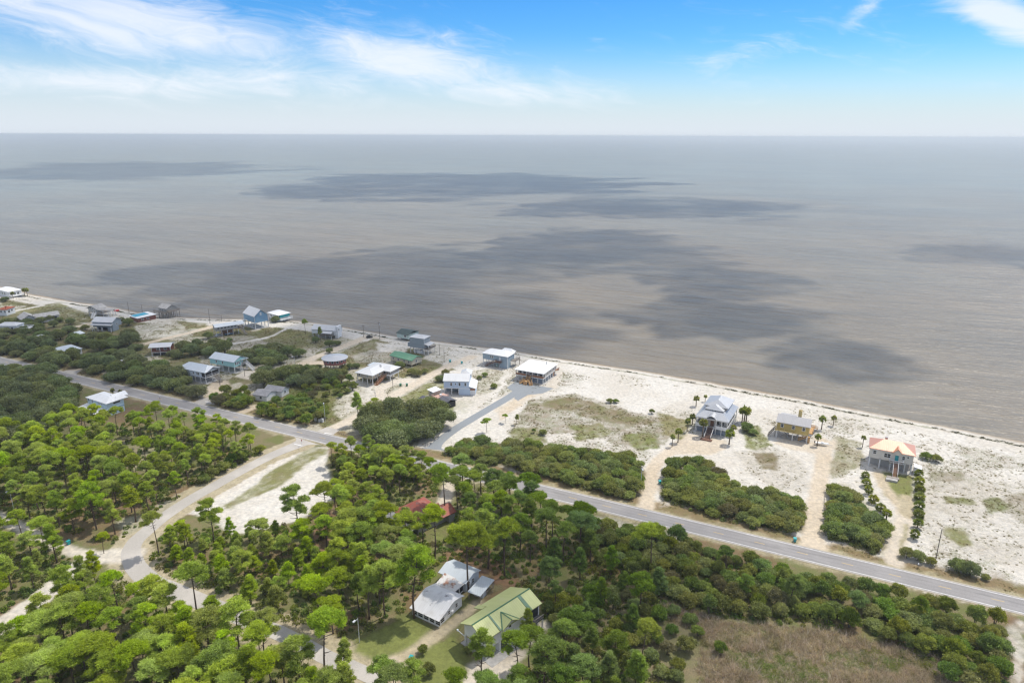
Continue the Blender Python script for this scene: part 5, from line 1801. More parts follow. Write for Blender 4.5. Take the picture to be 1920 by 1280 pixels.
# --- ice blue house in the pines
h = HS('forest_house', 'ice blue two storey house with white hipped roof among the roadside pines', 'N', (175, 445), (890, 680), (1455, 440), base=(1000, 1120))
L, W, z = h.L, h.W, h.z
zf = 0.0
h.walls('iceblue', .5, L - .5, .5, W - .5, 3.0, z - .1)
h.put('roof', 'roof_white', MB().hip(0, L, 0, W, z, 1.4, 'x', 4.0))
h.put('rear_roof', 'roof_white', MB().gable(L * .52, L * .8, W - 3, W + 3.5, z + .02, 1.4, 'y'))
h.put('side_roof', 'roof_white', MB().hip(L * .7, L, W - 4.5, W + 1.5, z + .05, 1.1, 'y', 2.0))
for q in (1.2, 4.0):
    h.win('F', q, z - 1.7, .7, 1.3)
for q in (9.2, 10.9):
    h.win('F', q, z - 1.5, .7, .7, split=False)
h.put('window', 'trim', MB().box(L - .52, L - .44, 3.2, 6.6, z - 1.35, z - .45))
h.box('pane', 'glass', L - .5, L - .42, 3.35, 6.45, z - 1.25, z - .55)
h.put('skirt_roof', 'roof_white', MB().slab([(-.6, -4.2, 2.2), (L - .6, -4.2, 2.2), (L - .3, .5, 3.1), (-.2, .5, 3.1)]))
h.box('lower_wall', 'iceblue', 3, L - .52, 1.0, W - .6, 0, 2.98)
h.box('floor_band', 'boatblue', L - .52, L - .4, .45, W - .5, 2.85, 3.05)
h.posts([(-.3, -3.9), (4.8, -3.9), (9.8, -3.9), (L - 1, -3.9)], 2.1, .22)

# --- red roofed house hidden in the pines
h = HS('forest_house', 'house with faded red hipped roof half hidden by pine crowns', 'O', (205, 590), (800, 985), (1230, 700), z=3.2, W=12.5)
L, W, z = h.L, h.W, h.z
h.walls('greywood', .6, L - .6, .6, W - .6, 0, z - .1)
h.put('roof', 'roof_red', MB().hip(0, L, 0, W, z, 2.9, 'x', 5.2))
h.put('rear_roof', 'roof_red', MB().gable(L * .6, L + 1.5, W - 4, W + 2, z + .05, 1.8, 'y'))
h.box('rear_wall', 'greywood', L * .62, L + 1.0, W - .7, W + 1.6, 0, z)
for q in (2.5, 6, 9.5):
    h.win('F', q, 1.0, 1.2, 1.2)
h.win('R', 4, 1.0, 1.2, 1.2)
h.put('lower_roof', 'shingle_grey', MB().slab([(0, -3.4, z - .9), (L, -3.4, z - .9), (L, .3, z - .1), (0, .3, z - .1)]))
h.posts([(.4, -3), (L * .5, -3), (L - .4, -3)], z - 1, .2)
h.box('chimney', 'redwall', L * .8, L * .8 + .8, W * .75, W * .75 + .8, z, z + 3.2)

# --- low grey house by the bushes
h = HS('beach_house', 'low house with pale grey shingle roof behind roadside bushes', 'P', (130, 310), (420, 355), (650, 235), z=2.8, W=8.0)
L, W, z = h.L, h.W, h.z
h.wb = (.4, L - .4, .4, W - .4)
h.put('wall', 'white', MB().gwall(.4, L - .4, .4, W - .4, 0, z - .2, 1.0, 'x'))
h.put('roof', 'shingle_grey', MB().gable(0, L, 0, W, z, 1.3, 'x'))
h.win('F', 4.2, 1.1, 1.2, 1.1)
h.put('rear_wall', 'white', MB().gwall(1.5, L + 2.5, W - .4, W + 5, 0, z - .1, 1.2, 'x'))
h.put('rear_roof', 'shingle_grey', MB().gable(1.0, L + 3.0, W - 1, W + 5.4, z + .1, 1.5, 'x'))
h.win('R', 2.5, 1.4, 1.2, 1.1, wb=(1.5, L + 2.5, W - .4, W + 5))

# --- more houses at the far left
h = HS('beach_house', 'long white beach house at the far end of the shore', 'M', (-60, 105), (120, 148), (300, 92), z=4.6, W=10)
L, W, z = h.L, h.W, h.z
h.walls('white', .5, L - .5, .5, W - .5, 0, z - .1)
h.put('roof', 'roof_white', MB().hip(0, L, 0, W, z, 1.8, 'x', 4))
for q in (3, 7, 11):
    h.win('R', q * .6, 1.6, 1.4, 1.5)
    h.win('F', q, 1.6, 1.4, 1.5)
h.deck(L - .5, L + 3, 1, W, 1.2, 'post', 'FRB', 'trim')

h = HS('beach_house', 'white house with red roof at the edge of a grassy dune', 'M', (-60, 430), (90, 432), (185, 395), z=4.4, W=9)
L, W, z = h.L, h.W, h.z
h.walls('white', .4, L - .4, .4, W - .4, 0, z - .1)
h.put('roof', 'roof_redtile', MB().hip(0, L, 0, W, z, 1.5, 'x', 4))
for q in (2.4, 5, 8):
    h.win('F', q, 2.4, 1.2, 1.1)
h.win('R', 3, 2.2, 1.4, 1.2)
h.win('R', 5.4, 2.2, 1.4, 1.2)

h = HS('beach_house', 'grey gabled house with two roof ridges among oaks', 'M', (265, 545), (420, 655), (500, 560), z=3.6, L=13, W=9)
L, W, z = h.L, h.W, h.z
h.wb = (.5, L - .5, .5, W - .5)
h.put('wall', 'greige', MB().gwall(.5, L - .5, .5, W - .5, 0, z - .2, 2.4, 'x'))
h.put('roof', 'shingle_pale', MB().gable(0, L, 0, W, z, 2.8, 'x'))
h.put('wing_wall', 'greige', MB().gwall(L - 6, L - .8, W - 1, W + 12, 0, z - .2, 1.6, 'y'))
h.put('wing_roof', 'shingle_pale', MB().gable(L - 6.6, L + .2, W - 2, W + 12.6, z + .05, 2.1, 'y'))
h.box('porch_room', 'dark', L - .8, L - .6, W + 3, W + 11, 1.0, 2.6)
h.deck(L - .6, L + 2.6, W + 1, W + 12, .8, 'trim', 'R')
h.win('R', 3, 3.4, .9, 1.1)

h = HS('beach_house', 'white house with open balcony at the left picture edge', 'M', (-80, 690), (95, 690), (200, 735), z=4.6, L=13, W=8)
L, W, z = h.L, h.W, h.z
h.walls('white', .4, L - .4, .4, W - .4, 1.2, z - .1)
h.put('roof', 'roof_pale', MB().hip(0, L, 0, W, z, 1.5, 'x', 3.5))
h.deck(L - .4, L + 5.5, 1, W, 2.2, 'trim', 'FRB')
h.posts([(L + 5.2, 1.3), (L + 5.2, W - .4), (.8, .8), (L - .8, .8)], 2.2, .26)
h.win('F', 6, 2.4, 1.2, 1.2)
h.win('F', 9.6, 2.4, 1.2, 1.2)

for lab, k, p0, p1, p2, z, W_, rm, wm, rh in [
    ('low white house with sheet metal roof under dark oaks', 'M', (815, 1055), (1000, 1122), (1225, 1000), 3.2, 10.5, 'roof_blue', 'white', 1.2),
    ('small pale roofed cottage between bushes near the left shore lane', 'M', (455, 880), (545, 900), (640, 830), 3.0, 8, 'roof_pale', 'greige', 1.0),
    ('small white shed showing between oaks above the road', 'L', (715, 1200), (810, 1225), (822, 1125), 3.4, 6, 'roof_white', 'silver', .8),
    ('cottage with folded white tin roof in the scrub', 'M', (1110, 830), (1180, 845), (1245, 790), 3.2, 7, 'roof_blue', 'greige', 1.5),
    ('white roofed house below the road at the left picture edge', 'Q', (-330, 960), (250, 985), (430, 860), 3.4, 9, 'roof_white', 'cream', 1.2)]:
    h = HS('cottage', lab, k, p0, p1, p2, z=z, W=W_)
    L, W = h.L, h.W
    h.walls(wm, .4, L - .4, .4, W - .4, 0, z - .1)
    h.put('roof', rm, MB().hip(0, L, 0, W, z, rh, 'x' if L > W else 'y', min(L, W) * .38))
    for q in np.arange(1.6, L - 1.2, 2.6):
        h.win('F', q, 1.1, 1.0, 1.1)
    h.win('R', W * .5, 1.1, 1.0, 1.1)


# ------------------------------------------------------------------ plants: a few of each kind are grown, then copied
def unit(n_, rng, up=0.0):
    v = rng.normal(size=(n_, 3))
    v /= np.linalg.norm(v, axis=1)[:, None]
    v[:, 2] = v[:, 2] * (1 - abs(up)) + up
    return v / np.linalg.norm(v, axis=1)[:, None]


def blades(cent, per, length, width, rng, up=0.3, tone=None, jitter=0.15):
    """tufts of narrow leaf triangles round each centre"""
    n_ = len(cent)
    c = np.repeat(cent, per, axis=0)
    d = unit(n_ * per, rng, up)
    ln = length * rng.uniform(0.65, 1.25, n_ * per)
    s_ = np.cross(d, unit(n_ * per, rng))
    s_ /= np.linalg.norm(s_, axis=1)[:, None] + 1e-9
    c = c + rng.normal(size=c.shape) * jitter
    a = c - s_ * width / 2
    b = c + s_ * width / 2
    t = c + d * ln[:, None]
    V = np.stack([a, b, t], axis=1).reshape(-1, 3)
    T = np.arange(len(V)).reshape(-1, 3)
    tn = np.repeat(np.repeat(tone if tone is not None else rng.uniform(0, 1, n_), per), 3)
    tn = np.clip(tn + np.repeat(rng.normal(0, 0.12, n_ * per), 3), 0, 1)
    return V, T, tn


def leafquads(cent, size, rng, tone, up=0.25):
    """small roundish leaf sprays: one folded quad each"""
    n_ = len(cent)
    nn = unit(n_, rng, up)
    t = np.cross(nn, unit(n_, rng))
    t /= np.linalg.norm(t, axis=1)[:, None] + 1e-9
    b = np.cross(nn, t)
    sz = size * rng.uniform(0.6, 1.35, n_)
    t, b = t * sz[:, None] * 0.5, b * sz[:, None] * 0.5
    V = np.stack([cent - t, cent - b * 0.8, cent + t, cent + b * 0.8 + nn * sz[:, None] * 0.12], axis=1).reshape(-1, 3)
    k = np.arange(n_) * 4
    T = np.concatenate([np.column_stack([k, k + 1, k + 2]), np.column_stack([k, k + 2, k + 3])])
    return V, T, np.repeat(tone, 4)


def stack(parts):
    V, T, tn = [], [], []
    o = 0
    for v, t, q in parts:
        V.append(v)
        T.append(t + o)
        tn.append(q)
        o += len(v)
    return np.vstack(V), np.vstack(T), np.concatenate(tn)


def tubes_mesh(name, chains, mat, n_=6):
    mb = MB()
    for pts, rad in chains:
        mb.tube(pts, rad, n_)
    me = bpy.data.meshes.new(name)
    me.from_pydata(mb.v, [], mb.f)
    me.materials.append(mat)
    me.polygons.foreach_set('use_smooth', np.ones(len(me.polygons), bool))
    me.update()
    return me


def grow_pine(seed, h, cr, cf, style):
    """slash pine: bare trunk, rising limbs, needle tufts gathered on the limb ends (height and crown in metres)"""
    rng = np.random.default_rng(seed)
    lean = rng.normal(0, 0.025, 2) * h
    bend = rng.normal(0, 0.012, 2) * h

    def trunk_at(f):
        return np.array((lean[0] * f + bend[0] * math.sin(f * 5), lean[1] * f + bend[1] * math.sin(f * 4.2), h * f))
    fr = np.linspace(0, 0.97, 9)
    chains = [([trunk_at(f) - (0, 0, 0.4 if f == 0 else 0) for f in fr], [max(0.035, 0.017 * h * (1 - f * 0.86)) * (0.9 if style != 'young' else 0.75) for f in fr])]
    cents, tones = [], []

    def limb(f, tip, sag=.3):
        p0 = trunk_at(f)
        mid = (p0 + tip) / 2 - np.array((0, 0, np.linalg.norm(tip - p0) * sag * .5))
        r0 = 0.0085 * h * (1 - f * .6)
        chains.append(([p0, mid, tip], [r0, r0 * .65, r0 * .25]))
        return mid

    def pad(c, r, n_t, tone, thick=.2):
        a_, q_ = rng.uniform(0, 6.28, n_t), np.sqrt(rng.uniform(0, 1, n_t)) * r
        zz_ = rng.normal(0, thick, n_t) - .22 * (q_ / r) ** 2 * r
        cents.append(c + np.column_stack([np.cos(a_) * q_, np.sin(a_) * q_, zz_]))
        tones.append(np.clip(tone + rng.normal(0, .17, n_t), .02, 1))
    def head(c, R, tone):
        # one spreading limb end: needle tufts on the upper side of a shallow, ragged cap
        n_t = int(46 * R ** 1.7) + 8
        a_, q_ = rng.uniform(0, 6.28, n_t), rng.uniform(0, 1.0, n_t) ** .55
        edge = 1 + .22 * np.sin(a_ * 3 + rng.uniform(0, 6)) + .14 * np.sin(a_ * 5 + rng.uniform(0, 6))
        zz_ = R * .46 * np.sqrt(np.clip(1 - q_ ** 2, 0, 1)) + rng.normal(0, .13, n_t) - .12 * R
        cents.append(c + np.column_stack([np.cos(a_) * q_ * R * edge, np.sin(a_) * q_ * R * edge, zz_]))
        tones.append(np.clip(tone + rng.normal(0, .17, n_t), .02, 1))
        for k in range(3):        # twigs under the cap
            e_ = rng.uniform(0, 6.28)
            chains.append(([c - np.array((0, 0, .35 * R)), c + np.array((math.cos(e_), math.sin(e_), .05)) * R * .7], [.05, .02]))
    if style in ('flat', 'round'):
        nh = int(rng.integers(7, 11)) if style == 'flat' else int(rng.integers(11, 16))
        zb = h * cf
        dome = h * .97 - zb
        for i in range(nh):
            q = (i + .4) / nh
            a = i * 2.4 + rng.uniform(-.6, .6)
            if style == 'flat':
                rr_ = cr * q ** .6 * rng.uniform(.7, 1.1)
                zc = zb + dome * (1 - .75 * q ** 1.2) * rng.uniform(.78, 1.04)
            else:
                rr_ = cr * math.sin(math.pi * (.06 + .62 * q ** .8)) * rng.uniform(.6, 1.1)
                zc = zb + dome * (1 - .95 * q) * rng.uniform(.9, 1.05)
            c0 = trunk_at(min(1, zc / h))
            c = np.array((c0[0] + rr_ * math.cos(a), c0[1] + rr_ * math.sin(a), zc))
            fl = min(.95, max(cf * .85, (zc - rr_ * .6) / h))
            limb(fl, c - np.array((0, 0, .35)))
            head(c, cr * rng.uniform(.34, .52) * (1.0 if style == 'flat' else .85), rng.normal(.52, .14))
        for k in range(4):        # a few bare dead limbs below the crown
            f = rng.uniform(cf * .55, cf * .95)
            e_ = rng.uniform(0, 6.28)
            ln = rng.uniform(.8, 2.0)
            limb(f, trunk_at(f) + np.array((math.cos(e_) * ln, math.sin(e_) * ln, rng.uniform(-.2, .5))), .1)
    else:
        nb = {'tall': 26, 'young': 26}[style]
        for i in range(nb):
            q = (i + rng.uniform(0, .8)) / nb
            f = cf + (0.97 - cf) * q
            ln = cr * (1.0 - (.72 if style == 'tall' else .8) * q) * rng.uniform(.7, 1.15)
            rise = rng.uniform(.1, .4) + .3 * q if style == 'tall' else rng.uniform(.3, .7)
            a = i * 2.4 + rng.uniform(-.5, .5)
            tip = trunk_at(f) + np.array((math.cos(a) * ln, math.sin(a) * ln, ln * rise))
            mid = limb(f, tip, .25)
            tone = rng.normal(.5, .15)
            pad(tip, .3 + .22 * ln, int(9 + 4 * ln), tone, .16)
            pad(mid * .4 + tip * .6, .25 + .18 * ln, int(6 + 3 * ln), tone - .08, .16)
    pad(trunk_at(.985), .8 if style != 'young' else .4, 24, .62, .25)
    cents, tones = np.vstack(cents), np.concatenate(tones)
    V, T, tn = blades(cents, 15, 0.62 if style != 'young' else .5, 0.125 if style != 'young' else .11, rng, 0.42, tones, 0.16)
    tm = tubes_mesh('pine_trunk', chains, M['bark'])
    cm = np_mesh('pine_crown', V, T, [M['pine_soft' if style == 'young' else 'pine']], tone=tn)
    return tm, cm, h


def grow_oak(seed, h, r, mat, trunk=0.3, leaf=0.34, dens=1.0):
    """scrub or live oak: billowing lobes of leaf sprays over crooked stems"""
    rng = np.random.default_rng(seed)
    lobes = []
    nl = int(11 + r * 3.4)
    for i in range(nl):
        a = i * 2.4 + rng.uniform(-.4, .4)
        rr_ = r * math.sqrt((i + .3) / nl) * .78
        lr = r * rng.uniform(.20, .38)
        zc = h * (.90 - .46 * (rr_ / r) ** 2 * rng.uniform(.7, 1.3)) * rng.uniform(.84, 1.08) - lr * .62
        lobes.append((np.array((rr_ * math.cos(a), rr_ * math.sin(a), max(zc, lr * .55))), lr))
    parts = []
    for c, lr in lobes:
        m_ = int(115 * dens * (lr / 1.0) ** 1.6) + 28
        d = unit(m_, rng, .12)
        rad = lr * rng.uniform(.45, 1.2, m_) ** .7
        P_ = c + d * rad[:, None] * (1, 1, .82)
        P_ = P_[P_[:, 2] > .05]
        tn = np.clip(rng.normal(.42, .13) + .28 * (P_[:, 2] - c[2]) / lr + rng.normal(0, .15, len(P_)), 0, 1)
        for q in range(3):
            parts.append(leafquads(P_ + rng.normal(size=P_.shape) * leaf * .6, leaf, rng, np.clip(tn + rng.normal(0, .1, len(tn)), 0, 1), .3))
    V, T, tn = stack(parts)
    chains = []
    for k in range(4):
        c, lr = lobes[min(len(lobes) - 1, k * 2)]
        b = np.array((rng.normal(0, .2), rng.normal(0, .2), -.3))
        chains.append(([b, b * .4 + c * (.5, .5, .45), c], [trunk * .5, trunk * .34, trunk * .12]))
    return tubes_mesh('oak_trunk', chains, M['bark_grey']), np_mesh('oak_crown', V, T, [M[mat]], tone=tn), h


def grow_palm(seed, h, fr=0.95, nf=30):
    """cabbage palm: ringed trunk, round head of folded fans"""
    rng = np.random.default_rng(seed)
    le = rng.normal(0, .04, 2) * h
    pts = [(le[0] * f * f, le[1] * f * f, h * f - (0.3 if f == 0 else 0)) for f in np.linspace(0, 1, 6)]
    tm = tubes_mesh('palm_trunk', [(pts, [.24, .19, .17, .17, .19, .22])], M['bark_palm'], 8)
    V, T, tn = [], [], []
    top = np.array(pts[-1])
    for i in range(nf):
        a = i * 2.4
        e = rng.uniform(-.75, 1.25)
        d = np.array((math.cos(a) * math.cos(e), math.sin(a) * math.cos(e), math.sin(e)))
        side = np.cross(d, (0, 0, 1.))
        side /= np.linalg.norm(side) + 1e-6
        upv = np.cross(side, d)
        hub = top + d * fr * rng.uniform(.55, .8)
        tone = np.clip(rng.normal(.55 if e > 0 else .25, .15), 0, 1)
        for j in range(9):
            g = (j - 4) / 4 * 1.25
            tipd = d * math.cos(g) + side * math.sin(g)
            tip = hub + tipd * fr * rng.uniform(.75, 1.0) - np.array((0, 0, .16 * fr * abs(g) + .12 * fr))
            wv_ = (side * math.cos(g) - d * math.sin(g)) * .11 * fr + upv * .03
            o_ = len(V)
            V += [hub - d * .1, hub + tipd * fr * .45 - wv_, tip, hub + tipd * fr * .45 + wv_]
            T += [(o_, o_ + 1, o_ + 2), (o_, o_ + 2, o_ + 3)]
            tn += [tone] * 4
        o_ = len(V)
        V += [top - side * .03, top + side * .03, hub]
        T += [(o_, o_ + 1, o_ + 2)]
        tn += [tone] * 3
    return tm, np_mesh('palm_crown', np.array(V), np.array(T), [M['palm']], tone=np.array(tn)), h


def grow_tuft(name, seed, n_, ln, spread, mat, up=.75, wd=.05):
    rng = np.random.default_rng(seed)
    c = np.column_stack([rng.normal(0, spread, n_), rng.normal(0, spread, n_), np.zeros(n_)])
    V, T, tn = blades(c, 1, ln, wd, rng, up, rng.uniform(0, 1, n_), .02)
    return np_mesh(name, V, T, [M[mat]], tone=tn)


def grow_brush(name, seed, r, h, n_, mat, leaf=.3):
    rng = np.random.default_rng(seed)
    d = unit(n_, rng, .35)
    P_ = d * (r, r, h) * rng.uniform(.45, 1.05, n_)[:, None]
    P_[:, 2] = np.abs(P_[:, 2])
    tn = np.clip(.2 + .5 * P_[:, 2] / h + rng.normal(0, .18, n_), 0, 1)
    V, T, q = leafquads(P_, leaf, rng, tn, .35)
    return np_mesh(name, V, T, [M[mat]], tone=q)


PINES = {'flat': [grow_pine(100 + i, 15.5, r_, c, 'flat') for i, (c, r_) in enumerate(((.68, 3.3), (.74, 3.0), (.78, 3.6), (.72, 3.7), (.76, 2.7), (.66, 3.0)))],
         'round': [grow_pine(200 + i, 14.5, r_, c, 'round') for i, (c, r_) in enumerate(((.50, 2.9), (.56, 2.6), (.62, 3.1), (.47, 2.8), (.58, 2.4), (.52, 3.2)))],
         'tall': [grow_pine(300 + i, 16.0, 2.5, c, 'tall') for i, c in enumerate((.38, .46, .52))],
         'young': [grow_pine(400 + i, 8.0, 1.7, c, 'young') for i, c in enumerate((.22, .30, .36))]}
SHRUBS = [grow_oak(500 + i, hh, rr_, 'oak', .22, .27) for i, (hh, rr_) in enumerate([(3.4, 2.6), (3.9, 2.9), (3.0, 2.3), (4.3, 3.1), (3.5, 2.8)])]
OAKS = [grow_oak(600 + i, hh, rr_, 'oak_grey', .5, .34, .75) for i, (hh, rr_) in enumerate([(6.0, 4.2), (5.2, 3.6), (7.0, 4.6), (4.6, 3.8)])]
MIXED = [grow_oak(650 + i, hh, rr_, 'brush', .25, .29, .9) for i, (hh, rr_) in enumerate([(5.0, 2.6), (6.2, 3.0), (4.2, 2.7), (5.6, 2.4)])]
PALMS = [grow_palm(700 + i, hh) for i, hh in enumerate((3.6, 4.4, 2.9))]
HEDGE_PALMS = [grow_palm(720 + i, hh, 1.15, 34) for i, hh in enumerate((1.5, 2.0, 1.2))]


REG = []


def plant(name, proto, x, y, scale, rz, label, cat, group, z=None, xy=None, kindword=None, tint=None):
    tm, cm, h_ = proto
    r = bpy.data.objects.new(name, None)
    r.empty_display_size = .5
    r.location = (x, y, ground_z(x, y) if z is None else z)
    r.rotation_euler = (0, 0, rz)
    r.scale = (xy or scale, xy or scale, scale)
    link(r)
    tag(r, label, cat, group)
    link(bpy.data.objects.new('trunk', tm), r)
    c_ = link(bpy.data.objects.new('crown', cm), r)
    if tint:
        c_.color = (*tint, 1)
    if kindword:
        REG.append((r, kindword, np.array((x, y))))
    return r


LANES = [([(600, 818), (674, 779), (767, 725), (849, 683), (885, 669)], 4.5), ([(500, 708), (593, 669), (687, 631)], 4.5),
         ([(395, 613), (306, 636), (228, 658)], 4), ([(1206, 958), (1222, 905), (1222, 880), (1275, 832)], 4.6), ([(1522, 1028), (1532, 935), (1546, 845)], 4.8),
         ([(1678, 1052), (1697, 962), (1650, 890)], 4.5), ([(248, 1040), (160, 1052), (60, 1135), (-60, 1225)], 4.2), ([(-20, 960), (80, 1010), (180, 1042)], 3.4),
         ([(895, 1130), (830, 1182), (735, 1245)], 3.0), ([(838, 880), (842, 905), (836, 930), (826, 950)], 4.0), ([(117, 617), (200, 600)], 3.5),
         ([(375, 756), (432, 720)], 5.0), ([(118, 705), (140, 694)], 5.5), ([(990, 1200), (1022, 1170)], 2.5)]
LANES = [(poly(*p_), d_) for p_, d_ in LANES]
CLEAR = [poly(*p_) for p_ in [[(676, 1197), (765, 1152), (818, 1176), (753, 1229), (699, 1233), (660, 1222)], [(848, 1190), (878, 1222), (860, 1290), (765, 1290), (765, 1242), (806, 1208)],
                              [(695, 1240), (765, 1225), (765, 1270), (690, 1272)], [(880, 1245), (960, 1210), (1000, 1215), (950, 1310), (850, 1310)],
                              LOT, [(800, 985), (850, 965), (860, 985), (825, 1020), (795, 1010)]]]


def allowed(P_, margin=1.5, road=6.5, clear=True):
    ok = np.abs((P_ - np.array((0, RB))) @ RNRM) > road
    d, _ = seg_dist(P_, SIDE)
    ok &= d > 4.6
    d, _ = seg_dist(P_, DRIVE)
    ok &= d > 4.0
    for ln, wd in LANES:
        d, _ = seg_dist(P_, ln)
        ok &= d > wd
    for o_, u_, n_, l_, w_ in FOOT:
        q = P_ - o_
        a, b = q @ u_, q @ n_
        ok &= ~((a > -margin) & (a < l_ + margin) & (b > -margin) & (b < w_ + margin))
    if clear:
        for c in CLEAR:
            ok &= ~inside(P_, c)
    return ok


def scatter(pts, spacing, rng, margin=1.5, road=6.5, tries=14, existing=None, clear=True):
    pg_ = poly(*pts)
    lo, hi = pg_.min(0), pg_.max(0)
    n_ = int((hi - lo).prod() / spacing ** 2 * tries) + 10
    cand = rng.uniform(lo, hi, (n_, 2))
    cand = cand[inside(cand, pg_)]
    cand = cand[allowed(cand, margin, road, clear)]
    keep_ = list(existing) if existing is not None else []
    n0 = len(keep_)
    cell = {}
    for p_ in keep_:
        cell.setdefault((int(p_[0] // spacing), int(p_[1] // spacing)), []).append(p_)
    for p_ in cand:
        i, j = int(p_[0] // spacing), int(p_[1] // spacing)
        if any((p_[0] - q[0]) ** 2 + (p_[1] - q[1]) ** 2 < spacing ** 2 for a in (-1, 0, 1) for b in (-1, 0, 1) for q in cell.get((i + a, j + b), ())):
            continue
        cell.setdefault((i, j), []).append(p_)
        keep_.append(p_)
    return keep_[n0:]


# --- pines that stand out in the photograph, one by one: foot, crown top row, shape, label
SOLO = [((372, 1170), 1050, 'flat', 'umbrella crowned pine with long bare leaning trunk below the side road bend'),
        ((298, 1040), 958, 'flat', 'broad flat crowned pine beside the side road bend'),
        ((401, 1016), 932, 'round', 'lone round crowned pine at the lower end of the sandy lot'),
        ((195, 1037), 998, 'flat', 'small flat topped pine where the dirt lane meets the side road'),
        ((84, 1031), 968, 'flat', 'tall pine standing just above the narrow dirt lane'),
        ((104, 1033), 998, 'flat', 'shorter pine beside the narrow dirt lane'),
        ((181, 993), 902, 'round', 'large dense dome crowned pine above the dirt lane junction'),
        ((140, 1152), 1058, 'round', 'thick trunked pine at the edge of the wide dirt lane'),
        ((165, 1128), 1040, 'tall', 'slim pine next to the wide dirt lane'),
        ((185, 1108), 1030, 'tall', 'thin bare pole pine nearest the dirt lane junction'),
        ((615, 992), 903, 'flat', 'tall pine at the bare brown patch below the sandy lot'),
        ((640, 995), 908, 'flat', 'second tall pine at the bare brown patch below the sandy lot'),
        ((560, 1005), 906, 'round', 'wide airy pine at the lower edge of the sandy lot'),
        ((834, 972), 868, 'flat', 'tall pine with dark trunk between red roofed house and its drive'),
        ((815, 1046), 945, 'flat', 'tall slender pine below the red roofed house'),
        ((777, 1158), 1025, 'round', 'tall pine whose dark trunk crosses the corner of the old white house'),
        ((722, 1156), 1048, 'round', 'tall pine at the upper edge of the lawn by the old white house'),
        ((693, 1160), 1060, 'tall', 'pine at the left end of the lawn by the old white house'),
        ((878, 1106), 978, 'flat', 'tall pine standing between old white house and carport'),
        ((915, 1066), 958, 'round', 'pine behind the carport on brown litter'),
        ((946, 1081), 970, 'flat', 'pine behind the big green roof on brown litter'),
        ((907, 1285), 1178, 'round', 'airy pine right in front of the green roofed garage'),
        ((987, 1200), 1140, 'tall', 'small pine against the white garage wall'),
        ((1220, 1082), 982, 'flat', 'tall pine rising alone from the scrub below the road'),
        ((1202, 1252), 1160, 'flat', 'tall pine with flat crown at the edge of the reed field'),
        ((648, 1282), 1196, 'tall', 'narrow pine in front of the tan sand pad'),
        ((611, 1282), 1145, 'flat', 'wide umbrella pine overhanging the lower side road'),
        ((673, 796), 733, 'tall', 'slim roadside pine at the mouth of the sand lane'),
        ((694, 784), 753, 'round', 'small pine behind the roadside pine on the sand lane'),
        ((706, 774), 745, 'flat', 'flat topped young pine beside the sand lane'),
        ((913, 811), 784, 'flat', 'spreading small pine beside the new grey drive'),
        ((947, 793), 776, 'flat', 'small round pine on sand right of the new drive'),
        ((969, 796), 776, 'tall', 'thin little pine on sand right of the new drive'),
        ((573, 626), 598, 'flat', 'lone wide pine beside the white house with tall end wall'),
        ((601, 640), 612, 'tall', 'dark small pine in front of the white house with tall end wall'),
        ((720, 842), 758 + 60, 'round', 'dense green pine at the roadside by the sandy lot')]
PX = []
rng = np.random.default_rng(5)
for foot, tv, st, lab in SOLO[:-1]:
    p_ = G(*foot)
    ht = height_at(foot, tv)
    pr = PINES[st][int(rng.integers(len(PINES[st])))]
    sc = ht / (pr[2] * 1.03)
    PX.append(p_)
    plant('pine_tree', pr, p_[0], p_[1], sc, rng.uniform(0, 6.28), lab, 'pine tree', 'pines', xy=sc * (1.0 if ht > 9 else 1.25))

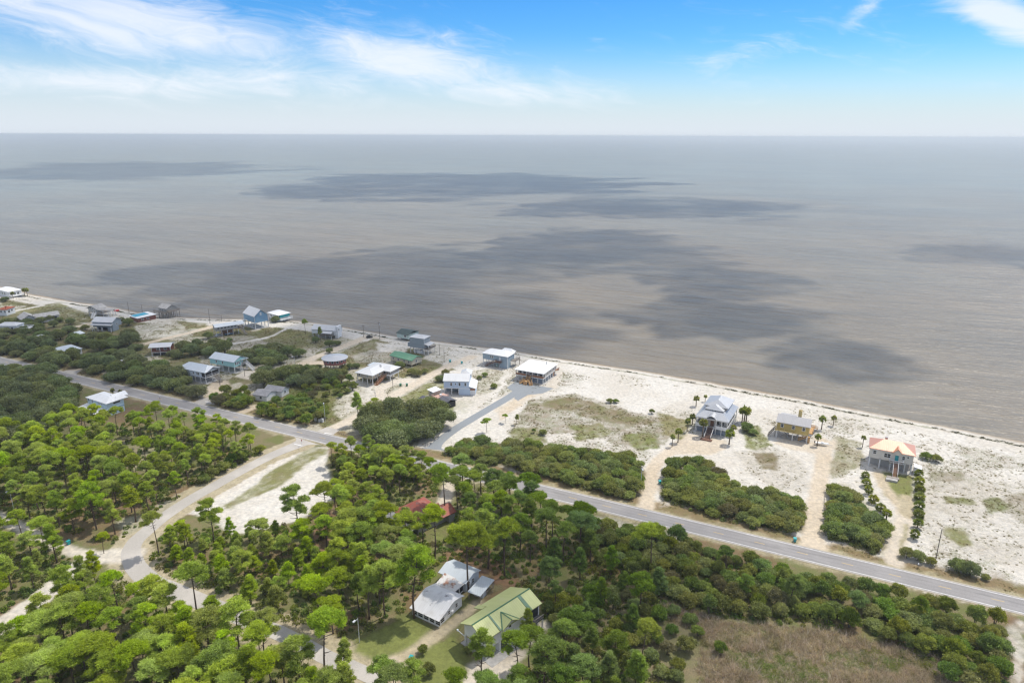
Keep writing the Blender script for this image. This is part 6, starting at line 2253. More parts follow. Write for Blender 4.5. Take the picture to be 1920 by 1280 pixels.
# --- the pine woods: polygon of trunk feet, spacing, shape mix, height range, label, group
WOODS = [
    ([(-90, 900), (40, 850), (130, 818), (190, 812), (215, 830), (215, 880), (120, 940), (40, 975), (-90, 985)], 5.2, 'fffrt', (11, 15),
     'lime green pine in the wood left of the ice blue house', 'pines in the upper left wood'),
    ([(205, 812), (300, 800), (400, 812), (470, 838), (496, 850), (440, 890), (330, 940), (310, 900), (300, 850)], 5.0, 'rrrf', (9, 13),
     'rounded pine in the wood between ice blue house and side road', 'pines between ice blue house and side road'),
    ([(215, 880), (300, 880), (325, 940), (250, 985), (200, 1010), (110, 1005), (50, 975), (130, 930)], 5.2, 'ttrf', (10, 14),
     'slim pine in the wood above the dirt lane junction', 'pines above the dirt lane junction'),
    ([(-90, 1010), (30, 1005), (110, 1040), (140, 1060), (60, 1120), (-20, 1165), (-90, 1190)], 5.0, 'rtty', (8, 13),
     'pine in the dark strip between the two dirt lanes', 'pines between the dirt lanes'),
    ([(10, 1225), (90, 1180), (170, 1150), (250, 1150), (310, 1165), (345, 1190), (300, 1225), (40, 1245)], 5.0, 'ffr', (10, 14),
     'bright flat topped pine just below the dirt lane', 'pines just below the dirt lane'),
    ([(-60, 1270), (40, 1245), (180, 1228), (300, 1225), (300, 1400), (-100, 1430)], 5.0, 'frf', (10, 15),
     'lime green pine in the bottom left corner wood', 'pines in the bottom left corner'),
    ([(300, 1225), (350, 1195), (400, 1190), (450, 1205), (500, 1232), (530, 1275), (640, 1320), (660, 1330), (660, 1420), (300, 1400)], 5.0, 'frrt', (11, 15),
     'pine below the lower stretch of the side road', 'pines below the lower side road'),
    ([(300, 1045), (345, 1015), (430, 1018), (540, 1005), (560, 1030), (470, 1060), (380, 1060), (315, 1065)], 4.2, 'yytr', (7, 11),
     'young pine between the side road bend and the sandy lot', 'young pines by the sandy lot'),
    ([(335, 1070), (470, 1062), (570, 1030), (600, 1050), (600, 1130), (520, 1150), (420, 1110), (360, 1085)], 4.1, 'yyyr', (7, 11),
     'young pine in the thin stand above the side road', 'young pines above the side road'),
    ([(580, 1000), (660, 1005), (760, 1010), (800, 1050), (770, 1090), (740, 1140), (660, 1190), (600, 1190), (600, 1050)], 4.9, 'rrft', (11, 15),
     'tall pine in the wood left of the old white house', 'pines left of the old white house'),
    ([(618, 870), (700, 860), (790, 880), (812, 910), (740, 935), (650, 935), (628, 905)], 5.0, 'rrf', (9, 12),
     'dense green pine between the sandy lot and the red roofed house', 'pines between sandy lot and red roof'),
    ([(630, 945), (730, 960), (760, 1000), (660, 1005), (620, 985)], 5.2, 'rfr', (10, 13),
     'pine in front of the red roofed house', 'pines in front of the red roof'),
    ([(690, 990), (760, 1000), (800, 1000), (790, 1030), (700, 1015)], 4.6, 'rfr', (9, 12),
     'pine right before the red roofed house', 'pines before the red roof'),
    ([(855, 905), (930, 930), (1010, 955), (1030, 985), (960, 1000), (880, 985), (850, 950)], 4.9, 'ffrr', (11, 14),
     'tall pine at the roadside right of the red roofed house', 'pines right of the red roof'),
    ([(860, 990), (960, 1005), (1040, 990), (1100, 1010), (1110, 1060), (1010, 1075), (900, 1040)], 5.4, 'ffrt', (11, 14),
     'dark green pine in the wood behind the carport', 'pines behind the carport'),
    ([(1020, 1100), (1120, 1070), (1240, 1110), (1240, 1180), (1150, 1220), (1040, 1180)], 7.0, 'rty', (8, 12),
     'pine in the scrub right of the green roofed house', 'pines right of the green roofed house'),
    ([(960, 1250), (1100, 1210), (1210, 1290), (1200, 1400), (900, 1400), (920, 1310)], 5.2, 'frt', (10, 14),
     'bright pine at the bottom edge right of the green roofed house', 'pines at the bottom edge by the reed field'),
    ([(690, 1290), (850, 1310), (900, 1340), (880, 1420), (660, 1420)], 5.6, 'fr', (9, 13),
     'pine crown poking up at the bottom edge below the sand pad', 'pines at the bottom edge by the sand pad'),
    ([(1280, 1045), (1450, 1085), (1600, 1130), (1740, 1170), (1700, 1190), (1550, 1160), (1400, 1130), (1290, 1090)], 11, 'fr', (7, 10),
     'low dark pine among the scrub along the lower road edge', 'low pines along the road edge'),
]
KEY = {'f': 'flat', 'r': 'round', 't': 'tall', 'y': 'young'}
pool = []
for pts, sp, mixk, (h0, h1), lab, grp in WOODS:
    new = scatter(pts, sp, rng, 2.2, 7.5, existing=PX)
    PX += new
    for p_ in new:
        st = KEY[mixk[int(rng.integers(len(mixk)))]]
        hh = rng.uniform(h0, h1) * (0.72 if st == 'young' else 1.0)
        pool.append((p_, st, hh, lab, grp))
pool.sort(key=lambda q: float(np.hypot(*q[0])))
PINE_MAX = 264
extra_pines = pool[PINE_MAX:]
print('pines', len(pool), 'solo', len(SOLO) - 1)
for p_, st, hh, lab, grp in pool[:PINE_MAX]:
    pr = PINES[st][int(rng.integers(len(PINES[st])))]
    sc = hh / (pr[2] * 1.03)
    dk = float(np.clip((p_[0] + 55) / 60, 0, 1))          # needle tint grows darker towards the east
    plant('pine_tree', pr, p_[0], p_[1], sc, rng.uniform(0, 6.28), lab, 'pine tree', grp, xy=sc * rng.uniform(1.08, 1.42),
          kindword={'flat': 'flat crowned pine', 'round': 'round crowned pine', 'tall': 'slim tall pine', 'young': 'young thin pine'}[st],
          tint=(1 - .42 * dk, 1 - .34 * dk, 1 - .1 * dk))


# ------------------------------------------------------------------ uncountable growth: instances spread by geometry nodes
def stuff(name, label, protos, P_, scl, z=None, rng=rng, zs=None):
    coll = bpy.data.collections.new(name + '_kinds')
    for i, me in enumerate(protos):
        coll.objects.link(bpy.data.objects.new(f'{name}_kind', me))
    P_ = np.asarray(P_)
    n_ = len(P_)
    zc = np.array([ground_z(x, y) for x, y in P_]) if z is None else np.full(n_, z)
    me = bpy.data.meshes.new(name)
    me.vertices.add(n_)
    me.vertices.foreach_set('co', np.column_stack([P_, zc]).astype(np.float32).ravel())
    for nm_, typ, val in (('rot', 'FLOAT', rng.uniform(0, 6.28, n_)), ('scl', 'FLOAT', scl), ('pick', 'INT', rng.integers(0, len(protos), n_))):
        a = me.attributes.new(nm_, typ, 'POINT')
        a.data.foreach_set('value', np.asarray(val, np.float32 if typ == 'FLOAT' else np.int32))
    o = link(bpy.data.objects.new(name, me))
    tag(o, label, None, None, 'stuff')
    ng = bpy.data.node_groups.new(name + '_spread', 'GeometryNodeTree')
    ng.interface.new_socket('Geometry', in_out='INPUT', socket_type='NodeSocketGeometry')
    ng.interface.new_socket('Geometry', in_out='OUTPUT', socket_type='NodeSocketGeometry')
    N, Lk = ng.nodes, ng.links
    gi, go = N.new('NodeGroupInput'), N.new('NodeGroupOutput')
    iop = N.new('GeometryNodeInstanceOnPoints')
    ci = N.new('GeometryNodeCollectionInfo')
    ci.inputs['Collection'].default_value = coll
    ci.inputs['Separate Children'].default_value = True
    ci.inputs['Reset Children'].default_value = True

    def attr(nm_, typ):
        a = N.new('GeometryNodeInputNamedAttribute')
        a.data_type = typ
        a.inputs['Name'].default_value = nm_
        return a.outputs['Attribute']
    cx = N.new('ShaderNodeCombineXYZ')
    Lk.new(attr('rot', 'FLOAT'), cx.inputs['Z'])
    Lk.new(gi.outputs[0], iop.inputs['Points'])
    Lk.new(ci.outputs[0], iop.inputs['Instance'])
    iop.inputs['Pick Instance'].default_value = True
    Lk.new(attr('pick', 'INT'), iop.inputs['Instance Index'])
    Lk.new(cx.outputs[0], iop.inputs['Rotation'])
    Lk.new(attr('scl', 'FLOAT'), iop.inputs['Scale'])
    Lk.new(iop.outputs[0], go.inputs[0])
    md = o.modifiers.new('spread', 'NODES')
    md.node_group = ng
    return o


def joined(protos_trunk_crown, name):
    """one mesh of trunk and crown for use in a mass"""
    out_ = []
    for tm, cm, h_ in protos_trunk_crown:
        nv, nf = len(tm.vertices), len(tm.polygons)
        tv = np.empty(nv * 3, np.float32)
        tm.vertices.foreach_get('co', tv)
        me = bpy.data.meshes.new(name)
        cv = np.empty(len(cm.vertices) * 3, np.float32)
        cm.vertices.foreach_get('co', cv)
        V = tv.reshape(-1, 3).tolist() + cv.reshape(-1, 3).tolist()
        F_ = [tuple(p_.vertices) for p_ in tm.polygons] + [tuple(i + nv for i in p_.vertices) for p_ in cm.polygons]
        me.from_pydata(V, [], F_)
        me.materials.append(tm.materials[0])
        me.materials.append(cm.materials[0])
        me.polygons.foreach_set('material_index', np.array([0] * nf + [1] * len(cm.polygons), np.int32))
        tn = np.zeros(len(cm.vertices), np.float32)
        cm.attributes['tone'].data.foreach_get('value', tn)
        a = me.attributes.new('tone', 'FLOAT', 'POINT')
        a.data.foreach_set('value', np.concatenate([np.zeros(nv, np.float32), tn]))
        out_.append(me)
    return out_


if extra_pines:
    pr = joined(PINES['round'] + PINES['flat'], 'pine_mass_kind')
    stuff('distant_pines', 'far trees closing the upper left pine wood', pr, [q[0] for q in extra_pines], np.array([q[2] / 15.0 for q in extra_pines]))

# --- thickets of scrub oak between road and beach, and the oaks of the town
THICKETS = [
    ([(842, 852), (870, 832), (925, 838), (935, 862), (920, 872)], 2.9, (.8, 1.1), 'SHRUBS', 'shrub', 'scrub oak in the clump left of the long roadside thicket', 'scrub oaks by the new drive'),
    ([(930, 862), (945, 838), (1010, 842), (1100, 848), (1185, 862), (1212, 890), (1210, 938), (1190, 938), (1100, 914), (1000, 890)], 3.3, (.85, 1.15), 'SHRUBS', 'shrub',
     'scrub oak in the long thicket left of the tan curved drive', 'scrub oaks of the long thicket'),
    ([(1243, 888), (1285, 866), (1340, 882), (1366, 912), (1430, 928), (1500, 944), (1516, 970), (1500, 1000), (1400, 984), (1300, 954), (1238, 934)], 3.2, (.85, 1.15), 'SHRUBS', 'shrub',
     'scrub oak in the thicket between the two tan drives', 'scrub oaks between the tan drives'),
    ([(1552, 950), (1566, 925), (1590, 925), (1612, 958), (1650, 990), (1668, 1022), (1640, 1034), (1552, 1004)], 3.1, (.85, 1.1), 'SHRUBS', 'shrub',
     'scrub oak in the thicket right of the straight tan drive', 'scrub oaks right of the straight drive'),
    ([(690, 822), (684, 800), (710, 785), (790, 778), (850, 798), (850, 815), (800, 828), (730, 838)], 3.6, (.95, 1.25), 'OAKS', 'oak tree', 'dark live oak in the big mound beside the sand lane', 'live oaks of the big mound'),
    ([(478, 785), (500, 765), (560, 752), (615, 760), (612, 785), (560, 802), (510, 798)], 3.4, (.7, 1.0), 'MIXED', 'shrub', 'fresh green bush in the roadside clump by the low grey house', 'bushes by the low grey house'),
    ([(395, 762), (420, 738), (465, 735), (472, 760), (440, 775)], 3.4, (.8, 1.0), 'MIXED', 'shrub', 'bush at the corner left of the low grey house', 'bushes at the road corner'),
    ([(560, 735), (600, 722), (660, 712), (668, 728), (640, 745), (590, 748)], 3.6, (.6, .85), 'MIXED', 'shrub', 'leafy bush on the green below the round red house', 'bushes below the round house'),
    ([(490, 720), (540, 700), (600, 695), (650, 690), (640, 712), (560, 728), (510, 735)], 4.0, (.7, 1.0), 'OAKS', 'oak tree', 'grey green oak between the aqua house and the round red house', 'oaks by the round house'),
    ([(425, 690 - 12), (470, 662), (530, 655), (575, 668), (560, 690), (500, 700), (480, 690)], 4.0, (.75, 1.0), 'OAKS', 'oak tree', 'dark oak behind the aqua stilt house', 'oaks behind the aqua house'),
    ([(210, 715), (240, 700), (330, 712), (378, 738), (370, 758), (300, 748), (240, 735)], 3.8, (.7, .95), 'OAKS', 'oak tree', 'oak along the road in front of the silver white stilt house', 'oaks in front of the silver house'),
    ([(150, 700), (170, 680), (230, 678), (300, 690), (330, 705), (240, 712), (200, 722)], 3.9, (.7, 1.0), 'OAKS', 'oak tree', 'oak between the road and the dark red house', 'oaks by the dark red house'),
    ([(325, 660), (350, 650), (410, 652), (425, 665), (380, 672), (330, 672)], 4.2, (.7, 1.0), 'OAKS', 'oak tree', 'dark oak right of the dark red house', 'oaks right of the dark red house'),
    ([(20, 690), (30, 660), (100, 655), (150, 672), (200, 668), (150, 695), (95, 690)], 4.2, (.7, 1.0), 'OAKS', 'oak tree', 'oak in the grove around the low white metal roof', 'oaks around the low white roof'),
    ([(-40, 670), (-40, 632), (40, 622), (95, 632), (85, 655), (25, 668)], 4.6, (.7, 1.0), 'OAKS', 'oak tree', 'oak in the grove at the left edge above the road', 'oaks at the left edge'),
    ([(100, 632), (130, 622), (200, 640), (260, 655), (230, 668), (160, 655)], 4.4, (.65, .95), 'OAKS', 'oak tree', 'oak in the grove below the grey two storey house', 'oaks below the grey two storey house'),
    ([(0, 612), (40, 598), (110, 612), (95, 622), (20, 628)], 4.6, (.6, .8), 'OAKS', 'oak tree', 'oak beside the grey gabled house with two ridges', 'oaks by the two ridged house'),
    ([(205, 640), (255, 632), (258, 648), (215, 655)], 4.4, (.8, 1.0), 'OAKS', 'oak tree', 'round oak on the edge of the speckled dune', 'oaks by the speckled dune'),
    ([(-60, 700), (40, 702), (90, 712), (150, 745), (125, 790), (60, 830), (-60, 850)], 3.9, (.8, 1.1), 'OAKS', 'oak tree', 'dark oak in the shaded scrub below the road at the left edge', 'oaks of the shaded scrub'),
    ([(625, 862), (700, 858), (800, 890), (800, 905), (720, 900), (640, 895)], 4.5, (.7, 1.0), 'MIXED', 'shrub', 'leafy understory tree between the sandy lot and the highway', 'understory trees by the sandy lot'),
    ([(455, 850), (500, 845), (512, 852), (440, 895), (370, 935), (345, 935)], 3.6, (.6, .9), 'MIXED', 'shrub', 'bush along the upper edge of the side road', 'bushes along the side road'),
]
TALL = [([(1085, 976), (1250, 1014), (1400, 1054), (1550, 1094), (1700, 1130), (1870, 1172), (1880, 1240), (1870, 1300), (1790, 1290), (1730, 1225), (1600, 1180), (1450, 1160), (1300, 1150), (1250, 1120), (1110, 1060)], 3.3, (.7, 1.15),
         'olive bush in the scrub belt along the lower road edge', 'scrub belt bushes'),
        ([(1010, 1130), (1120, 1100), (1240, 1130), (1300, 1165), (1310, 1200), (1270, 1280), (1210, 1290), (1120, 1240), (1030, 1210)], 3.5, (.6, .95), 'olive bush between the green roofed house and the reed field', 'bushes by the reed field')]
nshr = {'shrub': 0, 'oak tree': 0}
TAKEN = []
for pts, sp, (s0, s1), fam, cat, lab, grp in THICKETS:
    protos = globals()[fam]
    ko = (1.42 if grp in ('live oaks of the big mound', 'oaks of the shaded scrub') else 1.66) if fam == 'OAKS' else 1.0
    new = scatter(pts, sp * ko, rng, .6, 5.6 if ko == 1 else 7.0, clear=False)
    for p_ in new:
        pr = protos[int(rng.integers(len(protos)))]
        sc = rng.uniform(s0, s1) * (1.28 if ko > 1 else 1.0)
        nm_ = 'oak_tree' if cat == 'oak tree' else 'scrub_oak' if fam == 'SHRUBS' else 'leafy_bush'
        plant(nm_, pr, p_[0], p_[1], sc * rng.uniform(.68, 1.14), rng.uniform(0, 6.28), lab, cat, grp, xy=sc * rng.uniform(.9, 1.25), kindword={'OAKS': 'dark live oak', 'SHRUBS': 'rounded scrub oak', 'MIXED': 'fresh green bush'}[fam])
        nshr[cat] += 1
for pts, sp, (s0, s1), lab, grp in TALL:
    for p_ in scatter(pts, sp, rng, 1.0, 5.6, existing=None):
        pr = (MIXED + SHRUBS + MIXED)[int(rng.integers(13))]
        plant('wild_bush', pr, p_[0], p_[1], rng.uniform(s0, s1) * .95, rng.uniform(0, 6.28), lab, 'bush', grp, xy=rng.uniform(s0, s1), kindword='olive bush')
        nshr['bush'] = nshr.get('bush', 0) + 1
print('shrubs', nshr)

# --- single bushes and trees one can point to
for foot, fam, sc, nm_, cat, lab in [
    ((1143, 755), 'SHRUBS', .62, 'dune_shrub', 'shrub', 'small round shrub alone on the white sand right of the new house'),
    ((1155, 755), 'SHRUBS', .55, 'dune_shrub', 'shrub', 'low shrub leaning against the lone one on white sand'),
    ((926, 727), 'SHRUBS', .72, 'dune_shrub', 'shrub', 'round shrub alone between pale blue house and new drive'),
    ((909, 706), 'SHRUBS', .62, 'dune_shrub', 'shrub', 'bush behind the pale blue house near the blue grey stilts'),
    ((899, 711), 'SHRUBS', .6, 'dune_shrub', 'shrub', 'bush touching the right side of the pale blue house porch'),
    ((1018, 815), 'SHRUBS', .62, 'dune_shrub', 'shrub', 'grey green shrub on sand above the long thicket'),
    ((1001, 812), 'MIXED', .4, 'dune_shrub', 'shrub', 'fresh green shrub on sand above the long thicket'),
    ((1222, 775), 'MIXED', .5, 'dune_shrub', 'shrub', 'wind shaped small tree on the dune left of the grey gabled house'),
    ((1400, 808), 'SHRUBS', .95, 'dune_shrub', 'shrub', 'dark green shrub right of the grey gabled house'),
    ((1412, 815), 'SHRUBS', .75, 'dune_shrub', 'shrub', 'lower green shrub on the grass right of the grey gabled house'),
    ((1735, 860), 'SHRUBS', .85, 'dune_shrub', 'shrub', 'flat green shrub mound right of the orange roof'),
    ((1755, 865), 'SHRUBS', .8, 'dune_shrub', 'shrub', 'second flat green shrub mound right of the orange roof'),
    ((1572, 930), 'MIXED', .55, 'dune_shrub', 'shrub', 'upright shrub at the top of the thicket by the straight drive'),
    ((1700, 1045), 'SHRUBS', .75, 'roadside_shrub', 'shrub', 'shrub at the mouth of the sandy twin track'),
    ((1720, 1050), 'SHRUBS', .85, 'roadside_shrub', 'shrub', 'shrub left of the leaning utility pole by the road'),
    ((1745, 1058), 'SHRUBS', .55, 'roadside_shrub', 'shrub', 'small shrub at the foot of the leaning utility pole'),
    ((1795, 1070), 'SHRUBS', .95, 'roadside_shrub', 'shrub', 'pale green shrub at the road right of the leaning pole'),
    ((1818, 1078), 'OAKS', .6, 'roadside_shrub', 'shrub', 'wide roadside shrub farthest to the right above the road'),
    ((1848, 1086), 'SHRUBS', .55, 'roadside_shrub', 'shrub', 'small shrub at the right end of the roadside shrubs'),
    ((783, 705), 'SHRUBS', .9, 'garden_shrub', 'shrub', 'round shrub left of the sand lane behind the tan house'),
    ((797, 700), 'SHRUBS', .8, 'garden_shrub', 'shrub', 'shrub touching the sand lane above the tan house'),
    ((772, 702), 'SHRUBS', .8, 'garden_shrub', 'shrub', 'shrub between the green roof and the tan house'),
    ((827, 715), 'OAKS', .75, 'garden_tree', 'tree', 'green tree at the left gable of the pale blue house'),
    ((835, 702), 'SHRUBS', .7, 'garden_shrub', 'shrub', 'shrub behind the pale blue house at the lane'),
    ((750, 690), 'OAKS', .65, 'garden_tree', 'tree', 'dark small tree in front of the cream green roofed house'),
    ((517, 604), 'OAKS', .85, 'garden_tree', 'tree', 'dark round tree in front of the white house with teal porch'),
    ((391, 635), 'SHRUBS', 1.1, 'garden_shrub', 'shrub', 'round dark shrub left of the long weathered stilt house'),
    ((431, 640), 'SHRUBS', .6, 'garden_shrub', 'shrub', 'small shrub on sand below the long weathered stilt house'),
    ((618, 650), 'OAKS', .7, 'garden_tree', 'tree', 'dark low tree right below the white house with tall end wall'),
    ((632, 647), 'OAKS', .65, 'garden_tree', 'tree', 'second dark low tree by the lane below the white house'),
    ((592, 642), 'OAKS', .7, 'garden_tree', 'tree', 'dark tree in front of the porch of the white house'),
    ((618, 662), 'SHRUBS', .75, 'garden_shrub', 'shrub', 'small shrub right beside the pale lane above the round house'),
    ((655, 692), 'OAKS', .6, 'garden_tree', 'tree', 'bushy tree right of the round red house'),
    ((668, 690), 'OAKS', .6, 'garden_tree', 'tree', 'bushy tree behind the tan house near the round house'),
    ((620, 702), 'OAKS', .55, 'garden_tree', 'tree', 'tree hiding the stilts of the round red house'),
    ((644, 695), 'SHRUBS', .9, 'garden_shrub', 'shrub', 'dark shrub under the round red house'),
    ((94, 602), 'OAKS', .62, 'garden_tree', 'tree', 'clipped looking round tree left of the beach lane'),
    ((112, 604), 'OAKS', .75, 'garden_tree', 'tree', 'spreading tree beside the beach lane at the left'),
    ((133, 608), 'OAKS', .75, 'garden_tree', 'tree', 'bare branched tree near the beach lane at the left'),
    ((225, 606), 'OAKS', .95, 'garden_tree', 'tree', 'dark tree in front of the turquoise covered roof'),
    ((241, 610), 'OAKS', .85, 'garden_tree', 'tree', 'second dark tree beside the turquoise covered roof'),
    ((160, 618), 'SHRUBS', 1.0, 'garden_shrub', 'shrub', 'dark shrub at the corner of the grey two storey house'),
    ((10, 565), 'OAKS', .8, 'garden_tree', 'tree', 'green tree in front of the far white beach house'),
    ((1350, 1224), 'MIXED', .55, 'reed_bush', 'bush', 'lone dark bush standing in the reed field'),
    ((793, 1224), 'MIXED', .5, 'lawn_bush', 'bush', 'bush on the lawn between drive and green roofed house'),
    ((805, 1265), 'MIXED', .55, 'lawn_bush', 'bush', 'dark bush at the bottom of the lawn'),
    ((875, 1222), 'SHRUBS', .4, 'lawn_bush', 'bush', 'low bush under the corner post of the green roofed house'),
    ((604, 782), 'OAKS', .45, 'garden_tree', 'tree', 'small dark tree behind the white roadside cabinets'),
]:
    p_ = G(*foot)
    fam_ = globals()[fam]
    plant(nm_, fam_[int(rng.integers(len(fam_)))], p_[0], p_[1], sc, rng.uniform(0, 6.28), lab, cat, None)

# --- palms
PLIST = [((1305, 761), 742, 'palm alone on the beach left of the grey gabled house'), ((1322, 753), 740, 'palm peeping out behind the left side of the grey gabled house'),
         ((1391, 793), 764, 'leftmost of three palms right of the grey gabled house'), ((1395, 792), 762, 'middle of three palms right of the grey gabled house'), ((1399, 790), 763, 'rightmost of three palms right of the grey gabled house'),
         ((1288, 809), 785, 'palm at the top of the row on the curved drive'), ((1271, 829), 803, 'middle palm of the row on the curved drive'), ((1260, 837), 815, 'lowest palm of the row on the curved drive'),
         ((1317, 818), 786, 'palm right in front of the grey house beside the brown stair'), ((1367, 833), 805, 'palm at the front right corner of the grey gabled house'),
         ((1374, 818), 797, 'palm against the right wall of the grey gabled house'), ((1298, 796), 776, 'palm against the left wall of the grey gabled house'),
         ((1617, 838), 817, 'palm behind the left corner of the orange roofed house'), ((1540, 805), 780, 'first small palm behind the yellow house on the beach'), ((1562, 798), 779, 'second small palm behind the yellow house on the beach'),
         ((1532, 836), 814, 'thin palm at the right end of the yellow house'), ((47, 556), 540, 'left palm of the pair on the far beach'), ((52, 556), 540, 'right palm of the pair on the far beach'), ((25, 560), 547, 'bushy palm beside the far white beach house'),
         ((214, 747), 728, 'left palm behind the ice blue house at the road'), ((228, 750), 731, 'right palm behind the ice blue house at the road')]
for foot, tv, lab in PLIST:
    p_ = G(*foot)
    ht = max(2.4, height_at(foot, tv))
    pr = PALMS[int(rng.integers(3))]
    plant('palm_tree', pr, p_[0], p_[1], ht / (pr[2] + .9), rng.uniform(0, 6.28), lab, 'palm', 'palms by the beach houses', xy=max(.7, ht / (pr[2] + .9) * .88))
ORD = ['first', 'second', 'third', 'fourth', 'fifth', 'sixth', 'seventh', 'eighth', 'ninth']
for side_, pts in (('left', [(1659, 990), (1651, 959), (1637, 943), (1628, 927), (1623, 912), (1622, 896)]),
                   ('right', [(1713, 1010), (1720, 989), (1722, 970), (1722, 955), (1723, 938), (1724, 923), (1722, 909), (1720, 897)])):
    for i, foot in enumerate(pts):
        p_ = G(*foot)
        fam_ = PALMS if (side_ == 'left' and i == 0) else HEDGE_PALMS
        plant('hedge_palm', fam_[int(rng.integers(3))], p_[0], p_[1], rng.uniform(.95, 1.2), rng.uniform(0, 6.28),
              f'{ORD[i]} bushy palm from the road in the {side_} row before the orange roof', 'palm', 'palm rows before the orange roof')

# --- undergrowth, reeds, dune grass, seaweed
BR = [grow_brush('undergrowth_kind', 800 + i, r_, h_, 190, 'brush', .34) for i, (r_, h_) in enumerate([(1.1, 1.2), (.9, 1.6), (1.4, 1.0), (.8, .8)])]
FOREST = [[(-120, 900), (130, 805), (300, 792), (500, 850), (440, 893), (260, 985), (215, 1020), (40, 975), (-120, 1000)],
          [(-120, 1010), (30, 1005), (150, 1055), (60, 1125), (-120, 1200)], [(-120, 1260), (60, 1160), (170, 1085), (240, 1080), (420, 1165), (600, 1240), (700, 1310), (700, 1420), (-120, 1440)],
          [(260, 1030), (340, 990), (560, 985), (630, 930), (618, 850), (800, 880), (850, 900), (1020, 955), (1120, 1000), (1260, 1040), (1260, 1150), (1120, 1240), (1000, 1240), (1020, 1130), (900, 1060), (830, 1050), (760, 1140), (670, 1195), (520, 1165), (300, 1085)],
          [(1080, 985), (1250, 1022), (1550, 1112), (1870, 1185), (1890, 1300), (1790, 1300), (1600, 1185), (1300, 1150)], [(900, 1320), (1000, 1240), (1230, 1230), (1290, 1300), (1200, 1420), (660, 1420), (700, 1290)],
          [(-60, 700), (90, 710), (150, 745), (125, 800), (-60, 860)]]
up = []
for pg_ in FOREST:
    up += scatter(pg_, 1.85, rng, 1.0, 6.0, 6)
up = np.array(up)
keep_ = fbm(up, .08, 77) > .38
up = up[keep_]
print('undergrowth', len(up))
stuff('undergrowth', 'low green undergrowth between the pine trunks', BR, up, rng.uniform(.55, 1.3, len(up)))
SB = [grow_brush('thicket_edge_kind', 820 + i, r_, h_, 240, 'oak', .27) for i, (r_, h_) in enumerate([(1.2, 1.3), (.9, 1.9), (1.5, 1.5), (.7, 1.0)])]
ep = []
for pts, sp, sz, fam, cat, lab, grp in THICKETS:
    if fam == 'SHRUBS':
        pg_ = poly(*pts)
        cc = pg_.mean(0)
        cand = rng.uniform(pg_.min(0) - 3, pg_.max(0) + 3, (900, 2))
        d, _ = seg_dist(cand, np.vstack([pg_, pg_[:1]]))
        ins_ = inside(cand, pg_)
        k_ = (ins_ & (d < 6)) | (~ins_ & (d < 1.6))
        cand = cand[k_ & allowed(cand, .5, 6.0, False)]
        ep += list(cand[:150])
ep = np.array(ep)
stuff('thicket_fringe', 'low ragged growth along the edges of the scrub oak thickets', SB, ep, rng.uniform(.5, 1.25, len(ep)))
RD = [grow_tuft('reed_kind', 850 + i, 46, 1.5, .42, 'reed', .8, .075) for i in range(4)]
rp = np.array(scatter(REEDS, .72, rng, .5, 6.0, 5, clear=False))
print('reeds', len(rp))
gm_ = fbm(rp, .09, 87) + rng.normal(0, .05, len(rp)) > .58
MG = [grow_tuft('marsh_grass_kind', 860 + i, 40, 1.1, .45, 'brush', .65, .07) for i in range(3)]
stuff('reeds', 'pinkish brown dry reeds filling the open marsh', RD, rp[~gm_], rng.uniform(.5, 1.3, (~gm_).sum()) * (.45 + 1.1 * fbm(rp[~gm_], .2, 13)))
stuff('marsh_grass', 'green grass patches among the dry marsh reeds', MG, rp[gm_], rng.uniform(.5, 1.1, gm_.sum()))
DG = [grow_tuft('dune_grass_kind', 870 + i, 26, .62, .3, 'dune', .6, .06) for i in range(4)] + [grow_brush('dune_grass_kind', 880 + i, .38, .28, 36, 'dune', .2) for i in range(2)]
n_ = 130000
vis = poly((-40, 540), (700, 612), (1180, 690), (1940, 830), (1960, 1130), (850, 850), (300, 740), (-60, 680))
cand = rng.uniform(vis.min(0), vis.max(0), (n_ * 3, 2))
cand = cand[inside(cand, vis)]
ix = np.clip(np.searchsorted(gx, cand[:, 0]), 0, nx - 1)
iy = np.clip(np.searchsorted(gy, cand[:, 1]), 0, ny - 1)
dens = veg.reshape(ny, nx)[iy, ix]
il = inland.reshape(ny, nx)[iy, ix]
pr_ = np.clip((dens - .2) * 1.5, 0, 1) * (fbm(cand, .22, 15) > .44) * (il > 10)
cand = cand[rng.uniform(0, 1, len(cand)) < pr_]
cand = cand[allowed(cand, .3, 5.0, False)][:48000]
print('dune grass', len(cand))
stuff('dune_grass', 'sparse olive dune grass on the white sand', DG, cand, rng.uniform(.35, 1.05, len(cand)))
WK = [grow_brush('seaweed_kind', 890 + i, .8, .16, 34, 'wrack', .3) for i in range(3)]
cand = rng.uniform(vis.min(0) - 20, vis.max(0) + 20, (n_ * 2, 2))
d, s_ = seg_dist(cand, SHORE)
m_ = (s_ < 0) & (np.abs(d - 7.2 - (fbm(cand, .06, 3) - .5) * -3) < 1.3) & (fbm(cand, .11, 19) > .46)
cand = cand[m_][:2600]
stuff('seaweed', 'dark line of washed up seaweed along the beach', WK, cand, rng.uniform(.5, 1.3, len(cand)))


